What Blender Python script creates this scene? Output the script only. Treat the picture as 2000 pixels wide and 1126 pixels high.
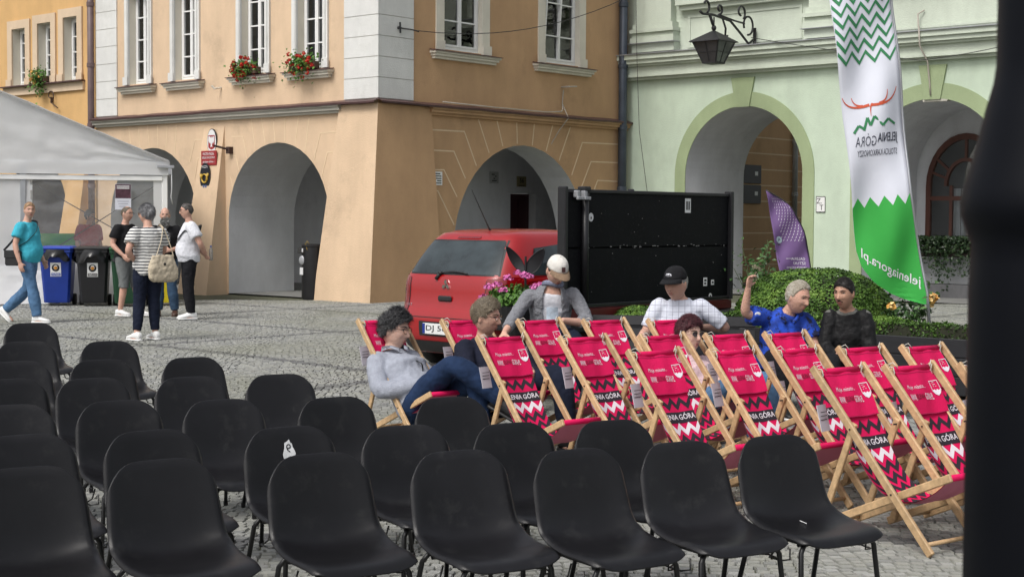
import bpy, bmesh, math, random
import numpy as np
from math import sin, cos, pi, radians as RAD
from mathutils import Vector, Matrix, geometry, noise as mnoise

random.seed(11)
rng = np.random.RandomState(11)
scene = bpy.context.scene
for o in list(bpy.data.objects):
    bpy.data.objects.remove(o)
COL = scene.collection

# ------------------------------------------------------------------ camera
CAM_H = 1.80
PITCH = 0.04573
ROLL = 0.006
Fv = Vector((0, cos(PITCH), -sin(PITCH)))
R0 = Vector((1, 0, 0))
U0 = R0.cross(Fv)
Rv = R0 * cos(ROLL) + U0 * sin(ROLL)
Uv = U0 * cos(ROLL) - R0 * sin(ROLL)
cd = bpy.data.cameras.new('camera')
cam = bpy.data.objects.new('camera', cd)
COL.objects.link(cam)
mw = Matrix((Rv, Uv, -Fv)).transposed().to_4x4()
mw.translation = Vector((0, 0, CAM_H))
cam.matrix_world = mw
cd.sensor_width = 36
cd.lens = 2950 / 2000 * 36
cd.clip_start = 0.05
cd.clip_end = 3000
cd.dof.use_dof = True
cd.dof.focus_distance = 12.0
cd.dof.aperture_fstop = 15.0
scene.camera = cam

# ------------------------------------------------------------------ sky and soft sun (overcast)
w = bpy.data.worlds.new('World')
scene.world = w
w.use_nodes = True
nt = w.node_tree
nt.nodes.clear()
sky = nt.nodes.new('ShaderNodeTexSky')
sky.sky_type = 'NISHITA'
sky.sun_disc = False
SUN_EL, SUN_AZ = RAD(52), math.atan2(-0.58, -0.70)
sky.sun_elevation = SUN_EL
sky.sun_rotation = SUN_AZ
sky.air_density = 1.0
sky.dust_density = 4.0
sky.ozone_density = 1.0
hs = nt.nodes.new('ShaderNodeHueSaturation')
hs.inputs['Saturation'].default_value = 0.30
bg = nt.nodes.new('ShaderNodeBackground')
bg.inputs['Strength'].default_value = 0.105
wo = nt.nodes.new('ShaderNodeOutputWorld')
nt.links.new(sky.outputs[0], hs.inputs['Color'])
nt.links.new(hs.outputs[0], bg.inputs[0])
nt.links.new(bg.outputs[0], wo.inputs[0])
sl = bpy.data.lights.new('sun', 'SUN')
sl.energy = 1.4
sl.angle = RAD(24)
sl.color = (1.0, 0.965, 0.91)
sun = bpy.data.objects.new('sun', sl)
COL.objects.link(sun)
sdir = Vector((sin(SUN_AZ) * cos(SUN_EL), cos(SUN_AZ) * cos(SUN_EL), sin(SUN_EL)))
sun.rotation_euler = sdir.to_track_quat('Z', 'Y').to_euler()
scene.view_settings.view_transform = 'Standard'
scene.view_settings.look = 'None'
scene.view_settings.exposure = 0.55
scene.view_settings.gamma = 1.0
scene.view_settings.use_curve_mapping = False

# ------------------------------------------------------------------ helpers
def V(*a):
    return Vector(a)

class MB:
    """collects shapes into one mesh"""
    def __init__(s):
        s.v = []; s.f = []; s.m = []
    def add(s, vs, fs, mi=0):
        b = len(s.v)
        s.v.extend([tuple(p) for p in vs])
        s.f.extend([tuple(i + b for i in q) for q in fs])
        s.m.extend([mi] * len(fs))
        return s
    def box(s, c, d, M=None, ch=0.0, mi=0):
        c = Vector(c); h = Vector(d) * 0.5
        if isinstance(M, (int, float)): M = Matrix.Rotation(M, 3, 'Z')
        vs = []; fs = []
        if ch <= 0:
            for x in (-1, 1):
                for y in (-1, 1):
                    for z in (-1, 1): vs.append(Vector((x * h.x, y * h.y, z * h.z)))
            fs = [(0, 1, 3, 2), (4, 6, 7, 5), (0, 4, 5, 1), (2, 3, 7, 6), (0, 2, 6, 4), (1, 5, 7, 3)]
        else:
            ch = min(ch, 0.45 * min(d))
            idx = {}
            for x in (-1, 1):
                for y in (-1, 1):
                    for z in (-1, 1):
                        for ax in range(3):
                            p = [x * (h.x - ch), y * (h.y - ch), z * (h.z - ch)]
                            p[ax] = (x, y, z)[ax] * h[ax]
                            idx[(x, y, z, ax)] = len(vs); vs.append(Vector(p))
            for ax in range(3):
                a, b = [i for i in range(3) if i != ax]
                for sg in (-1, 1):
                    q = []
                    for (sa, sb) in ((-1, -1), (1, -1), (1, 1), (-1, 1)):
                        k = [0, 0, 0]; k[ax] = sg; k[a] = sa; k[b] = sb
                        q.append(idx[(k[0], k[1], k[2], ax)])
                    fs.append(tuple(q))
                for sa in (-1, 1):
                    for sb in (-1, 1):
                        k0 = [0, 0, 0]; k1 = [0, 0, 0]
                        k0[ax] = -1; k1[ax] = 1
                        for k in (k0, k1): k[a] = sa; k[b] = sb
                        fs.append((idx[(*k0, a)], idx[(*k1, a)], idx[(*k1, b)], idx[(*k0, b)]))
            for x in (-1, 1):
                for y in (-1, 1):
                    for z in (-1, 1): fs.append((idx[(x, y, z, 0)], idx[(x, y, z, 1)], idx[(x, y, z, 2)]))
        vs = [(M @ p if M is not None else p) + c for p in vs]
        return s.add(vs, fs, mi)
    def bar(s, p0, p1, a, b, up=(0, 0, 1), ch=0.0, mi=0):
        p0 = Vector(p0); p1 = Vector(p1); d = p1 - p0
        x = d.normalized(); u = Vector(up)
        y = u.cross(x)
        if y.length < 1e-5: y = Vector((0, 1, 0)).cross(x)
        y.normalize(); z = x.cross(y)
        return s.box((p0 + p1) / 2, (d.length, a, b), Matrix((x, y, z)).transposed(), ch, mi)
    def loft(s, rings, cap=True, mi=0, closed=True):
        n = len(rings[0]); vs = [p for r in rings for p in r]; fs = []
        for i in range(len(rings) - 1):
            for j in range(n if closed else n - 1):
                k = (j + 1) % n
                fs.append((i * n + j, i * n + k, (i + 1) * n + k, (i + 1) * n + j))
        if cap and closed:
            fs.append(tuple(reversed(range(n))))
            fs.append(tuple((len(rings) - 1) * n + j for j in range(n)))
        return s.add(vs, fs, mi)
    def tube(s, pts, r, n=8, cap=True, mi=0, flat=1.0, up=None):
        pts = [Vector(p) for p in pts]
        rs = r if isinstance(r, (list, tuple)) else [r] * len(pts)
        rings = []; prev = None
        for i, p in enumerate(pts):
            t = (pts[min(i + 1, len(pts) - 1)] - pts[max(i - 1, 0)])
            if t.length < 1e-9: t = Vector((0, 0, 1))
            t.normalize()
            if prev is None:
                a = Vector(up) if up else (Vector((0, 0, 1)) if abs(t.z) < 0.9 else Vector((1, 0, 0)))
                x = t.cross(a).normalized()
            else:
                x = prev - t * prev.dot(t)
                if x.length < 1e-6: x = t.orthogonal()
                x.normalize()
            prev = x; y = t.cross(x)
            rings.append([p + (x * cos(2 * pi * j / n) + y * sin(2 * pi * j / n) * flat) * rs[i] for j in range(n)])
        return s.loft(rings, cap, mi)
    def lathe(s, prof, n=16, c=(0, 0, 0), mi=0, sx=1, sy=1, cap=True):
        c = Vector(c)
        return s.loft([[c + Vector((r * cos(2 * pi * j / n) * sx, r * sin(2 * pi * j / n) * sy, z)) for j in range(n)] for r, z in prof], cap, mi)
    def ball(s, c, r, n=12, m=8, mi=0, M=None):
        c = Vector(c)
        if isinstance(r, (int, float)): r = (r, r, r)
        rings = []
        for i in range(m + 1):
            a = -pi / 2 + pi * i / m
            ring = []
            for j in range(n):
                q = Vector((r[0] * max(cos(a), 0.02) * cos(2 * pi * j / n), r[1] * max(cos(a), 0.02) * sin(2 * pi * j / n), r[2] * sin(a)))
                ring.append(c + (M @ q if M is not None else q))
            rings.append(ring)
        return s.loft(rings, True, mi)
    def grid(s, fn, nu, nv, mi=0):
        vs = [fn(i / nu, j / nv) for j in range(nv + 1) for i in range(nu + 1)]
        fs = [(j * (nu + 1) + i, j * (nu + 1) + i + 1, (j + 1) * (nu + 1) + i + 1, (j + 1) * (nu + 1) + i) for j in range(nv) for i in range(nu)]
        return s.add(vs, fs, mi)
    def plate(s, pts, fn, d0, d1, mi=0):
        """polygon in 2D turned solid between depths d0 and d1; fn(x, z, d)"""
        n = len(pts)
        vs = [fn(p[0], p[1], d0) for p in pts] + [fn(p[0], p[1], d1) for p in pts]
        fs = [tuple(range(n)), tuple(range(2 * n - 1, n - 1, -1))]
        for i in range(n):
            k = (i + 1) % n
            fs.append((i, i + n, k + n, k))
        return s.add(vs, fs, mi)
    def build(s, name, mats, parent=None, smooth=False, fix=True):
        me = bpy.data.meshes.new(name)
        me.from_pydata([tuple(p) for p in s.v], [], s.f)
        if not isinstance(mats, (list, tuple)): mats = [mats]
        for m in mats: me.materials.append(m)
        if len(mats) > 1: me.polygons.foreach_set('material_index', s.m)
        if fix:
            bm = bmesh.new(); bm.from_mesh(me)
            bmesh.ops.recalc_face_normals(bm, faces=bm.faces)
            bm.to_mesh(me); bm.free()
        if smooth: me.polygons.foreach_set('use_smooth', [True] * len(me.polygons))
        me.update()
        o = bpy.data.objects.new(name, me)
        COL.objects.link(o)
        o.parent = parent
        return o

def autosmooth(o, ang=40):
    me = o.data
    me.polygons.foreach_set('use_smooth', [True] * len(me.polygons))
    bm = bmesh.new(); bm.from_mesh(me)
    for e in bm.edges:
        if len(e.link_faces) == 2 and e.calc_face_angle(0) > RAD(ang): e.smooth = False
    bm.to_mesh(me); bm.free()
    return o

def tag(o, label=None, cat=None, group=None, kind=None):
    if label: o['label'] = label
    if cat: o['category'] = cat
    if group: o['group'] = group
    if kind: o['kind'] = kind
    return o

def thing(name, label, cat, loc=(0, 0, 0), rz=0.0, group=None):
    o = bpy.data.objects.new(name, None)
    o.empty_display_size = 0.2
    COL.objects.link(o)
    o.location = loc; o.rotation_euler = (0, 0, rz)
    return tag(o, label, cat, group)

def copy_tree(o, parent=None):
    c = o.copy(); COL.objects.link(c); c.parent = parent
    for ch in list(o.children): copy_tree(ch, c)
    return c

def gz(y):
    t = min(max((y - 10.0) / 8.0, 0), 1)
    return 0.24 * t * t * (3 - 2 * t)

# ------------------------------------------------------------------ materials
MATS = {}
def hexc(h):
    c = [int(h[i:i + 2], 16) / 255 for i in (0, 2, 4)]
    return tuple(((x + 0.055) / 1.055) ** 2.4 if x > 0.04045 else x / 12.92 for x in c)

def mat(name, col, rough=0.6, var=0.12, vs=3.0, bump=0.0, bs=40.0, metal=0.0, spec=0.5, fine=0.0, stretch=None, coat=0.0, sss=0.0, dirt=None, sheen=0.0, streak=0.0, rnd=0.0):
    """procedural surface: base colour with two noise scales of variation, optional relief and dirt blotches"""
    if name in MATS: return MATS[name]
    if isinstance(col, str): col = hexc(col)
    m = bpy.data.materials.new(name); m.use_nodes = True
    n = m.node_tree.nodes; l = m.node_tree.links
    p = n['Principled BSDF']
    p.inputs['Roughness'].default_value = rough
    p.inputs['Metallic'].default_value = metal
    p.inputs['Specular IOR Level'].default_value = spec
    p.inputs['Coat Weight'].default_value = coat
    p.inputs['Coat Roughness'].default_value = 0.06
    if sheen: p.inputs['Sheen Weight'].default_value = sheen
    if sss:
        p.inputs['Subsurface Weight'].default_value = sss
        p.inputs['Subsurface Radius'].default_value = (0.012, 0.005, 0.003)
        p.inputs['Subsurface Scale'].default_value = 1.0
    tc = n.new('ShaderNodeTexCoord')
    src = tc.outputs['Object']
    if stretch:
        mp = n.new('ShaderNodeMapping'); mp.inputs['Scale'].default_value = stretch
        l.new(src, mp.inputs[0]); src = mp.outputs[0]
    if rnd:      # every copy gets its own wear and a slightly different tone
        oi = n.new('ShaderNodeObjectInfo'); vm = n.new('ShaderNodeVectorMath'); vm.operation = 'SCALE'; cb = n.new('ShaderNodeCombineXYZ')
        for q_ in range(3): l.new(oi.outputs['Random'], cb.inputs[q_])
        l.new(cb.outputs[0], vm.inputs[0]); vm.inputs['Scale'].default_value = 37.0
        va = n.new('ShaderNodeVectorMath'); l.new(src, va.inputs[0]); l.new(vm.outputs[0], va.inputs[1]); src = va.outputs[0]
    n1 = n.new('ShaderNodeTexNoise'); n1.inputs['Scale'].default_value = vs; n1.inputs['Detail'].default_value = 7; n1.inputs['Roughness'].default_value = 0.62
    l.new(src, n1.inputs['Vector'])
    cr = n.new('ShaderNodeValToRGB')
    cr.color_ramp.elements[0].position = 0.28; cr.color_ramp.elements[1].position = 0.72
    cr.color_ramp.elements[0].color = (*[c * (1 - var) for c in col], 1)
    cr.color_ramp.elements[1].color = (*[min(1, c * (1 + var)) for c in col], 1)
    l.new(n1.outputs[0], cr.inputs[0])
    out = cr.outputs[0]
    if dirt:
        dc, ds, da = dirt
        if isinstance(dc, str): dc = hexc(dc)
        n3 = n.new('ShaderNodeTexNoise'); n3.inputs['Scale'].default_value = ds; n3.inputs['Detail'].default_value = 9; n3.inputs['Roughness'].default_value = 0.7
        l.new(src, n3.inputs['Vector'])
        r3 = n.new('ShaderNodeValToRGB'); r3.color_ramp.elements[0].position = 0.55; r3.color_ramp.elements[1].position = 0.72
        r3.color_ramp.elements[0].color = (0, 0, 0, 1); r3.color_ramp.elements[1].color = (da, da, da, 1)
        l.new(n3.outputs[0], r3.inputs[0])
        mx = n.new('ShaderNodeMixRGB'); mx.inputs[2].default_value = (*dc, 1)
        l.new(r3.outputs[0], mx.inputs[0]); l.new(out, mx.inputs[1]); out = mx.outputs[0]
    if streak:
        ms = n.new('ShaderNodeMapping'); ms.inputs['Scale'].default_value = (0.9, 0.9, 0.28); l.new(tc.outputs['Object'], ms.inputs[0])
        n4 = n.new('ShaderNodeTexNoise'); n4.inputs['Scale'].default_value = 2.0; n4.inputs['Detail'].default_value = 8; n4.inputs['Roughness'].default_value = 0.65; l.new(ms.outputs[0], n4.inputs['Vector'])
        r4 = n.new('ShaderNodeMapRange'); r4.inputs[1].default_value = 0.35; r4.inputs[2].default_value = 0.75; r4.inputs[3].default_value = 1 + streak * .5; r4.inputs[4].default_value = 1 - streak; l.new(n4.outputs[0], r4.inputs[0])
        m4 = n.new('ShaderNodeMixRGB'); m4.blend_type = 'MULTIPLY'; m4.inputs[0].default_value = 1; l.new(out, m4.inputs[1]); l.new(r4.outputs[0], m4.inputs[2]); out = m4.outputs[0]
    if fine:
        n2 = n.new('ShaderNodeTexNoise'); n2.inputs['Scale'].default_value = bs * 2.5; n2.inputs['Detail'].default_value = 3
        l.new(src, n2.inputs['Vector'])
        r2 = n.new('ShaderNodeMapRange'); r2.inputs[3].default_value = 1 - fine; r2.inputs[4].default_value = 1 + fine
        l.new(n2.outputs[0], r2.inputs[0])
        mu = n.new('ShaderNodeMixRGB'); mu.blend_type = 'MULTIPLY'; mu.inputs[0].default_value = 1
        l.new(out, mu.inputs[1]); l.new(r2.outputs[0], mu.inputs[2]); out = mu.outputs[0]
    if rnd:
        rr = n.new('ShaderNodeMapRange'); rr.inputs[3].default_value = 1 - rnd; rr.inputs[4].default_value = 1 + rnd; l.new(oi.outputs['Random'], rr.inputs[0])
        rm_ = n.new('ShaderNodeMixRGB'); rm_.blend_type = 'MULTIPLY'; rm_.inputs[0].default_value = 1; l.new(out, rm_.inputs[1]); l.new(rr.outputs[0], rm_.inputs[2]); out = rm_.outputs[0]
    l.new(out, p.inputs['Base Color'])
    if bump:
        nb = n.new('ShaderNodeTexNoise'); nb.inputs['Scale'].default_value = bs; nb.inputs['Detail'].default_value = 6
        l.new(src, nb.inputs['Vector'])
        b = n.new('ShaderNodeBump'); b.inputs['Strength'].default_value = bump; b.inputs['Distance'].default_value = 0.02
        l.new(nb.outputs[0], b.inputs['Height']); l.new(b.outputs[0], p.inputs['Normal'])
    MATS[name] = m
    return m

def glass_mat(name, tint, amount, rough=0.02, milky=0.0, grey=0.6, bumps=0.0):
    """clear sheet: transparent mixed with a glossy skin (and a milky diffuse share)"""
    m = bpy.data.materials.new(name); m.use_nodes = True
    n = m.node_tree.nodes; l = m.node_tree.links; n.clear()
    o = n.new('ShaderNodeOutputMaterial'); t = n.new('ShaderNodeBsdfTransparent'); g = n.new('ShaderNodeBsdfGlossy')
    t.inputs[0].default_value = (*tint, 1); g.inputs['Roughness'].default_value = rough
    lw = n.new('ShaderNodeFresnel'); lw.inputs[0].default_value = 1.5
    mr = n.new('ShaderNodeMapRange'); mr.inputs[3].default_value = amount; mr.inputs[4].default_value = 1.0
    l.new(lw.outputs[0], mr.inputs[0])
    mx = n.new('ShaderNodeMixShader'); l.new(mr.outputs[0], mx.inputs[0]); l.new(t.outputs[0], mx.inputs[1]); l.new(g.outputs[0], mx.inputs[2])
    last = mx
    if bumps:
        tc = n.new('ShaderNodeTexCoord'); nz = n.new('ShaderNodeTexNoise'); nz.inputs['Scale'].default_value = 2.2; nz.inputs['Detail'].default_value = 4
        l.new(tc.outputs['Object'], nz.inputs['Vector'])
        b = n.new('ShaderNodeBump'); b.inputs['Strength'].default_value = bumps; b.inputs['Distance'].default_value = 0.1
        l.new(nz.outputs[0], b.inputs['Height']); l.new(b.outputs[0], g.inputs['Normal'])
    if milky:
        d = n.new('ShaderNodeBsdfDiffuse'); d.inputs[0].default_value = (grey, grey, grey, 1)
        m2 = n.new('ShaderNodeMixShader'); m2.inputs[0].default_value = milky
        l.new(last.outputs[0], m2.inputs[1]); l.new(d.outputs[0], m2.inputs[2]); last = m2
    l.new(last.outputs[0], o.inputs[0])
    MATS[name] = m
    return m

# ------------------------------------------------------------------ lettering (flat print turned into mesh)
_txt = {}
def text_geo(s, size=1.0, sx=1.0, bold=0.0, shear=0.0, align='CENTER', space=1.0, line=1.0):
    key = (s, size, sx, bold, shear, align, space, line)
    if key in _txt: return _txt[key]
    cu = bpy.data.curves.new('letters', 'FONT')
    cu.body = s; cu.size = size; cu.offset = bold * size; cu.shear = shear; cu.align_x = align; cu.align_y = 'CENTER'
    cu.space_character = space; cu.resolution_u = 2; cu.space_line = line
    ob = bpy.data.objects.new('letters', cu); COL.objects.link(ob)
    dg = bpy.context.evaluated_depsgraph_get(); dg.update()
    me = ob.evaluated_get(dg).to_mesh()
    vs = [(v.co.x * sx, v.co.y) for v in me.vertices]
    fs = [tuple(p.vertices) for p in me.polygons]
    ob.evaluated_get(dg).to_mesh_clear()
    bpy.data.objects.remove(ob); bpy.data.curves.remove(cu)
    _txt[key] = (vs, fs)
    return vs, fs

def lettering(s, fn, m, parent, size, name='lettering', **kw):
    vs, fs = text_geo(s, size, **kw)
    mb = MB(); mb.add([fn(x, y) for x, y in vs], fs)
    return mb.build(name, m, parent, fix=False)

def fit_text(s, x0, x1, yc, h, fn, m, parent, name='lettering', **kw):
    """one line of print stretched to x0..x1 across and height h about yc (down is positive)"""
    vs, fs = text_geo(s, 1.0, align='LEFT', **kw)
    lo = min(v[0] for v in vs); hi = max(v[0] for v in vs); bo = min(v[1] for v in vs); to = max(v[1] for v in vs)
    mb = MB(); mb.add([fn(x0 + (x - lo) / (hi - lo) * (x1 - x0), yc + h / 2 - (y - bo) / (to - bo) * h) for x, y in vs], fs)
    return mb.build(name, m, parent, fix=False)
# ================================================================== setting: ground and paving
stucco = lambda n, c, **k: mat(n, c, rough=0.92, var=k.pop('var', 0.07), vs=1.3, bump=0.35, bs=45, fine=0.07, spec=0.2, streak=0.11, **k)
M_cream = stucco('stucco_cream', (0.64, 0.475, 0.325), dirt=((0.36, 0.27, 0.19), 0.9, 0.5))
M_ochre = stucco('stucco_ochre', (0.51, 0.325, 0.185), dirt=((0.28, 0.18, 0.10), 0.8, 0.5))
M_yellow = stucco('stucco_yellow', (0.62, 0.39, 0.175), dirt=((0.46, 0.28, 0.12), 0.7, 0.3))
M_mint = stucco('stucco_mint', (0.53, 0.625, 0.50), dirt=((0.38, 0.45, 0.35), 0.8, 0.35))
M_mintl = stucco('stucco_mint_light', (0.55, 0.605, 0.51))
M_green = stucco('stucco_sage', (0.33, 0.40, 0.235))
M_quoin = stucco('stucco_white', (0.66, 0.66, 0.64), dirt=((0.40, 0.40, 0.36), 1.2, 0.35))
M_trim = stucco('stucco_ivory', (0.68, 0.64, 0.55))
M_greytrim = stucco('stucco_stone_grey', (0.50, 0.48, 0.42))
M_vault = stucco('limewash_grey', (0.66, 0.67, 0.69), dirt=((0.30, 0.30, 0.31), 0.7, 0.3))
M_joint = mat('joint_paint', (0.70, 0.545, 0.37), 0.9, 0.08)
M_flash = mat('brown_flashing', (0.085, 0.042, 0.042), 0.5, 0.3, vs=6, bump=0.1)
M_zinc = mat('zinc_flashing', (0.36, 0.37, 0.39), 0.45, 0.15, vs=5, metal=0.3)
M_pipe = mat('pipe_blue_grey', (0.055, 0.068, 0.09), 0.45, 0.25, vs=4, metal=0.2)
M_pipebr = mat('pipe_brown', (0.13, 0.085, 0.085), 0.5, 0.25, vs=4)
M_wframe = mat('window_white', (0.78, 0.78, 0.77), 0.4, 0.03)
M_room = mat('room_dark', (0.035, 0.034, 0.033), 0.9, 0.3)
M_lace = mat('lace', (0.42, 0.42, 0.42), 0.9, 0.45, vs=14)
M_pane = glass_mat('window_glass', (0.86, 0.88, 0.88), 0.06)
M_black = mat('black_paint', (0.012, 0.012, 0.014), 0.42, 0.3, vs=8, bump=0.05)
M_iron = mat('wrought_iron', (0.014, 0.014, 0.016), 0.5, 0.3, vs=9, bump=0.1)
M_white = mat('white_paint', (0.78, 0.78, 0.77), 0.5, 0.04)
M_roof = mat('roof_tiles', (0.30, 0.11, 0.07), 0.85, 0.25, vs=5, bump=0.3, bs=12)
M_redsign = mat('sign_red', (0.30, 0.020, 0.024), 0.45, 0.1)
M_cable = mat('cable_grey', (0.42, 0.38, 0.33), 0.7, 0.15)
M_wire = mat('wire_dark', (0.03, 0.03, 0.03), 0.6, 0.1)

def tint_mat(name, cols, rough, moss):
    """stone whose colour is picked by a per-piece random value"""
    m = bpy.data.materials.new(name); m.use_nodes = True
    n = m.node_tree.nodes; l = m.node_tree.links; p = n['Principled BSDF']
    p.inputs['Roughness'].default_value = rough
    at = n.new('ShaderNodeAttribute'); at.attribute_name = 'tint'
    cr = n.new('ShaderNodeValToRGB'); cr.color_ramp.interpolation = 'LINEAR'
    els = cr.color_ramp.elements
    els[0].position = 0; els[0].color = (*cols[0], 1); els[1].position = 1; els[1].color = (*cols[-1], 1)
    for i, c in enumerate(cols[1:-1]):
        e = els.new((i + 1) / (len(cols) - 1)); e.color = (*c, 1)
    l.new(at.outputs['Fac'], cr.inputs[0])
    tc = n.new('ShaderNodeTexCoord')
    n1 = n.new('ShaderNodeTexNoise'); n1.inputs['Scale'].default_value = 0.55; n1.inputs['Detail'].default_value = 6
    l.new(tc.outputs['Object'], n1.inputs['Vector'])
    r1 = n.new('ShaderNodeValToRGB'); r1.color_ramp.elements[0].position = 0.45; r1.color_ramp.elements[1].position = 0.75
    r1.color_ramp.elements[0].color = (0, 0, 0, 1); r1.color_ramp.elements[1].color = (moss, moss, moss, 1)
    l.new(n1.outputs[0], r1.inputs[0])
    mx = n.new('ShaderNodeMixRGB'); mx.inputs[2].default_value = (0.15, 0.155, 0.07, 1)
    l.new(r1.outputs[0], mx.inputs[0]); l.new(cr.outputs[0], mx.inputs[1])
    n2 = n.new('ShaderNodeTexNoise'); n2.inputs['Scale'].default_value = 60; n2.inputs['Detail'].default_value = 5
    l.new(tc.outputs['Object'], n2.inputs['Vector'])
    mr = n.new('ShaderNodeMapRange'); mr.inputs[3].default_value = 0.72; mr.inputs[4].default_value = 1.28
    l.new(n2.outputs[0], mr.inputs[0])
    mu = n.new('ShaderNodeMixRGB'); mu.blend_type = 'MULTIPLY'; mu.inputs[0].default_value = 1
    l.new(mx.outputs[0], mu.inputs[1]); l.new(mr.outputs[0], mu.inputs[2])
    l.new(mu.outputs[0], p.inputs['Base Color'])
    b = n.new('ShaderNodeBump'); b.inputs['Strength'].default_value = 0.5; b.inputs['Distance'].default_value = 0.01
    l.new(n2.outputs[0], b.inputs['Height']); l.new(b.outputs[0], p.inputs['Normal'])
    MATS[name] = m
    return m

M_sett = tint_mat('granite_setts', [(0.10, 0.10, 0.105), (0.212, 0.216, 0.212), (0.262, 0.266, 0.252), (0.298, 0.30, 0.272), (0.355, 0.358, 0.345)], 0.72, 0.38)
M_jointearth = mat('mossy_joint_earth', (0.085, 0.088, 0.055), 0.95, 0.4, vs=1.2, bump=0.4, bs=30, dirt=((0.06, 0.085, 0.025), 0.8, 0.8))

ORI = Vector((-2.50, 28.12, 0.24))          # corner of the post office block
TH = math.atan2(-0.65535, 0.75532)           # street grid direction
TX = Vector((cos(TH), sin(TH), 0)); TY = Vector((-sin(TH), cos(TH), 0))

g = MB()
ys = [-40, -10, 0] + [10 + i * 0.8 for i in range(11)] + [24, 30, 40, 70, 150, 600]
xs = [-600, -60, -20, -8, 0, 8, 20, 60, 600]
vs = [(x, y, gz(y) - 0.020) for y in ys for x in xs]
n_ = len(xs)
g.add(vs, [(j * n_ + i, j * n_ + i + 1, (j + 1) * n_ + i + 1, (j + 1) * n_ + i) for j in range(len(ys) - 1) for i in range(n_ - 1)])
ground = g.build('ground', M_jointearth)
tag(ground, kind='structure')

# setts laid in scalloped courses; every stone is its own little block
def lay_setts():
    P = 0.074
    cx = []; cyy = []; sx = []; sy = []; tint = []; rot = []
    y = 4.2; row = 0
    while y < 28.5:
        x0 = -(0.37 * y + 2.6); x1 = 0.37 * y + 2.6
        x = x0 + rng.rand() * P
        while x < x1:
            wd = P * rng.uniform(0.86, 1.2)
            ph = ((x / 1.5) % 1.0) - 0.5
            yy = y + 0.30 * (0.25 - ph * ph) * 2 + rng.uniform(-.006, .006)
            cx.append(x + wd / 2); cyy.append(yy); sx.append(wd * rng.uniform(.84, .92)); sy.append(P * rng.uniform(.82, .92))
            rot.append(-1.2 * ph * 0.4 + rng.uniform(-.06, .06))
            q = Vector((x, yy, 0)) - ORI
            a = q.dot(TX); b = q.dot(TY)
            dark = min(abs((a + 1.7) % 4.4 - 2.2), abs((b + 0.9) % 3.1 - 1.55)) < 0.085
            tint.append(rng.uniform(0.02, 0.2) if dark else rng.uniform(0.3, 0.95))
            x += wd
        y += P; row += 1
    return map(np.array, (cx, cyy, sx, sy, tint, rot))
cxs, cys, sxs, sys_, tints, rots = lay_setts()
# the 300 stones that show largest lie in the open strip at the lower right of the seating
px = 1000 + 2950 * cxs / cys; py = 428 + 2950 * 1.8 / cys
score = np.where((px > 1560) & (px < 1893) & (py < 1135) & (py > 940), 1e3 - cys, 0)
near = np.argsort(-score)[:300]
mask = np.ones(len(cxs), bool); mask[near] = False
def sett_block(X, Y, SX, SY, RO, T, TI, obj_name):
    n = len(X); zz = np.array([gz(v) for v in Y])
    top = 0.002 + rng.uniform(-.0025, .0025, n)
    k = [(-1, -1), (1, -1), (1, 1), (-1, 1)]
    vs = np.zeros((n, 8, 3))
    for lev, (fac, hz) in enumerate(((1.06, -0.024), (0.90, 0.0))):
        for i, (a, b) in enumerate(k):
            jx = rng.uniform(-.06, .06, n) * SX if lev else 0; jy = rng.uniform(-.06, .06, n) * SY if lev else 0
            dx = a * SX / 2 * fac + jx; dy = b * SY / 2 * fac + jy
            vs[:, lev * 4 + i, 0] = X + dx * np.cos(RO) - dy * np.sin(RO)
            vs[:, lev * 4 + i, 1] = Y + dx * np.sin(RO) + dy * np.cos(RO)
            vs[:, lev * 4 + i, 2] = zz + top + hz
    fq = [(4, 5, 6, 7)] + [(i, (i + 1) % 4, 4 + (i + 1) % 4, 4 + i) for i in range(4)]
    base = (np.arange(n) * 8)[:, None, None]
    faces = (np.array(fq)[None] + base).reshape(-1, 4)
    me = bpy.data.meshes.new(obj_name)
    me.from_pydata(vs.reshape(-1, 3).tolist(), [], faces.tolist())
    at = me.attributes.new('tint', 'FLOAT', 'POINT')
    at.data.foreach_set('value', np.repeat(TI, 8).astype(np.float32))
    me.materials.append(M_sett)
    o = bpy.data.objects.new(obj_name, me); COL.objects.link(o)
    return o
o = sett_block(cxs[mask], cys[mask], sxs[mask], sys_[mask], rots[mask], None, tints[mask], 'setts')
o.parent = ground; tag(o, kind='stuff')
protos = []
for i in range(12):
    z = np.zeros(1)
    so = sett_block(z, z, np.array([.07]), np.array([.07]), z, None, np.array([0.25 + 0.75 * i / 11 if i > 1 else 0.05]), 'sett')
    protos.append(so.data); bpy.data.objects.remove(so)
for i in near:
    t = tints[i]; k = 0 if t < .2 else int(2 + min(9, (t - .25) / .75 * 10))
    so = bpy.data.objects.new('sett', protos[k]); COL.objects.link(so); so.parent = ground
    so.location = (cxs[i], cys[i], gz(cys[i])); so.rotation_euler = (0, 0, rots[i]); so.scale = (sxs[i] / .07, sys_[i] / .07, 1)

# ================================================================== the town block
def bldg(name, label, cat='building'):
    return thing(name, label, cat, ORI, TH)
mapL = lambda s, z, d: Vector((s, d, z))              # front facing the square, d goes into the house
mapR = lambda s, z, d: Vector((-d, s, z))             # side facing right
def mapG(y0): return lambda s, z, d: Vector((s, y0 + d, z))

def arch_pts(x0, x1, zs, n=20, z0=0.0):
    c = (x0 + x1) / 2; r = (x1 - x0) / 2
    return [(x1, z0)] + [(c + r * cos(pi * i / n), zs + r * sin(pi * i / n)) for i in range(n + 1)] + [(x0, z0)]

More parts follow.
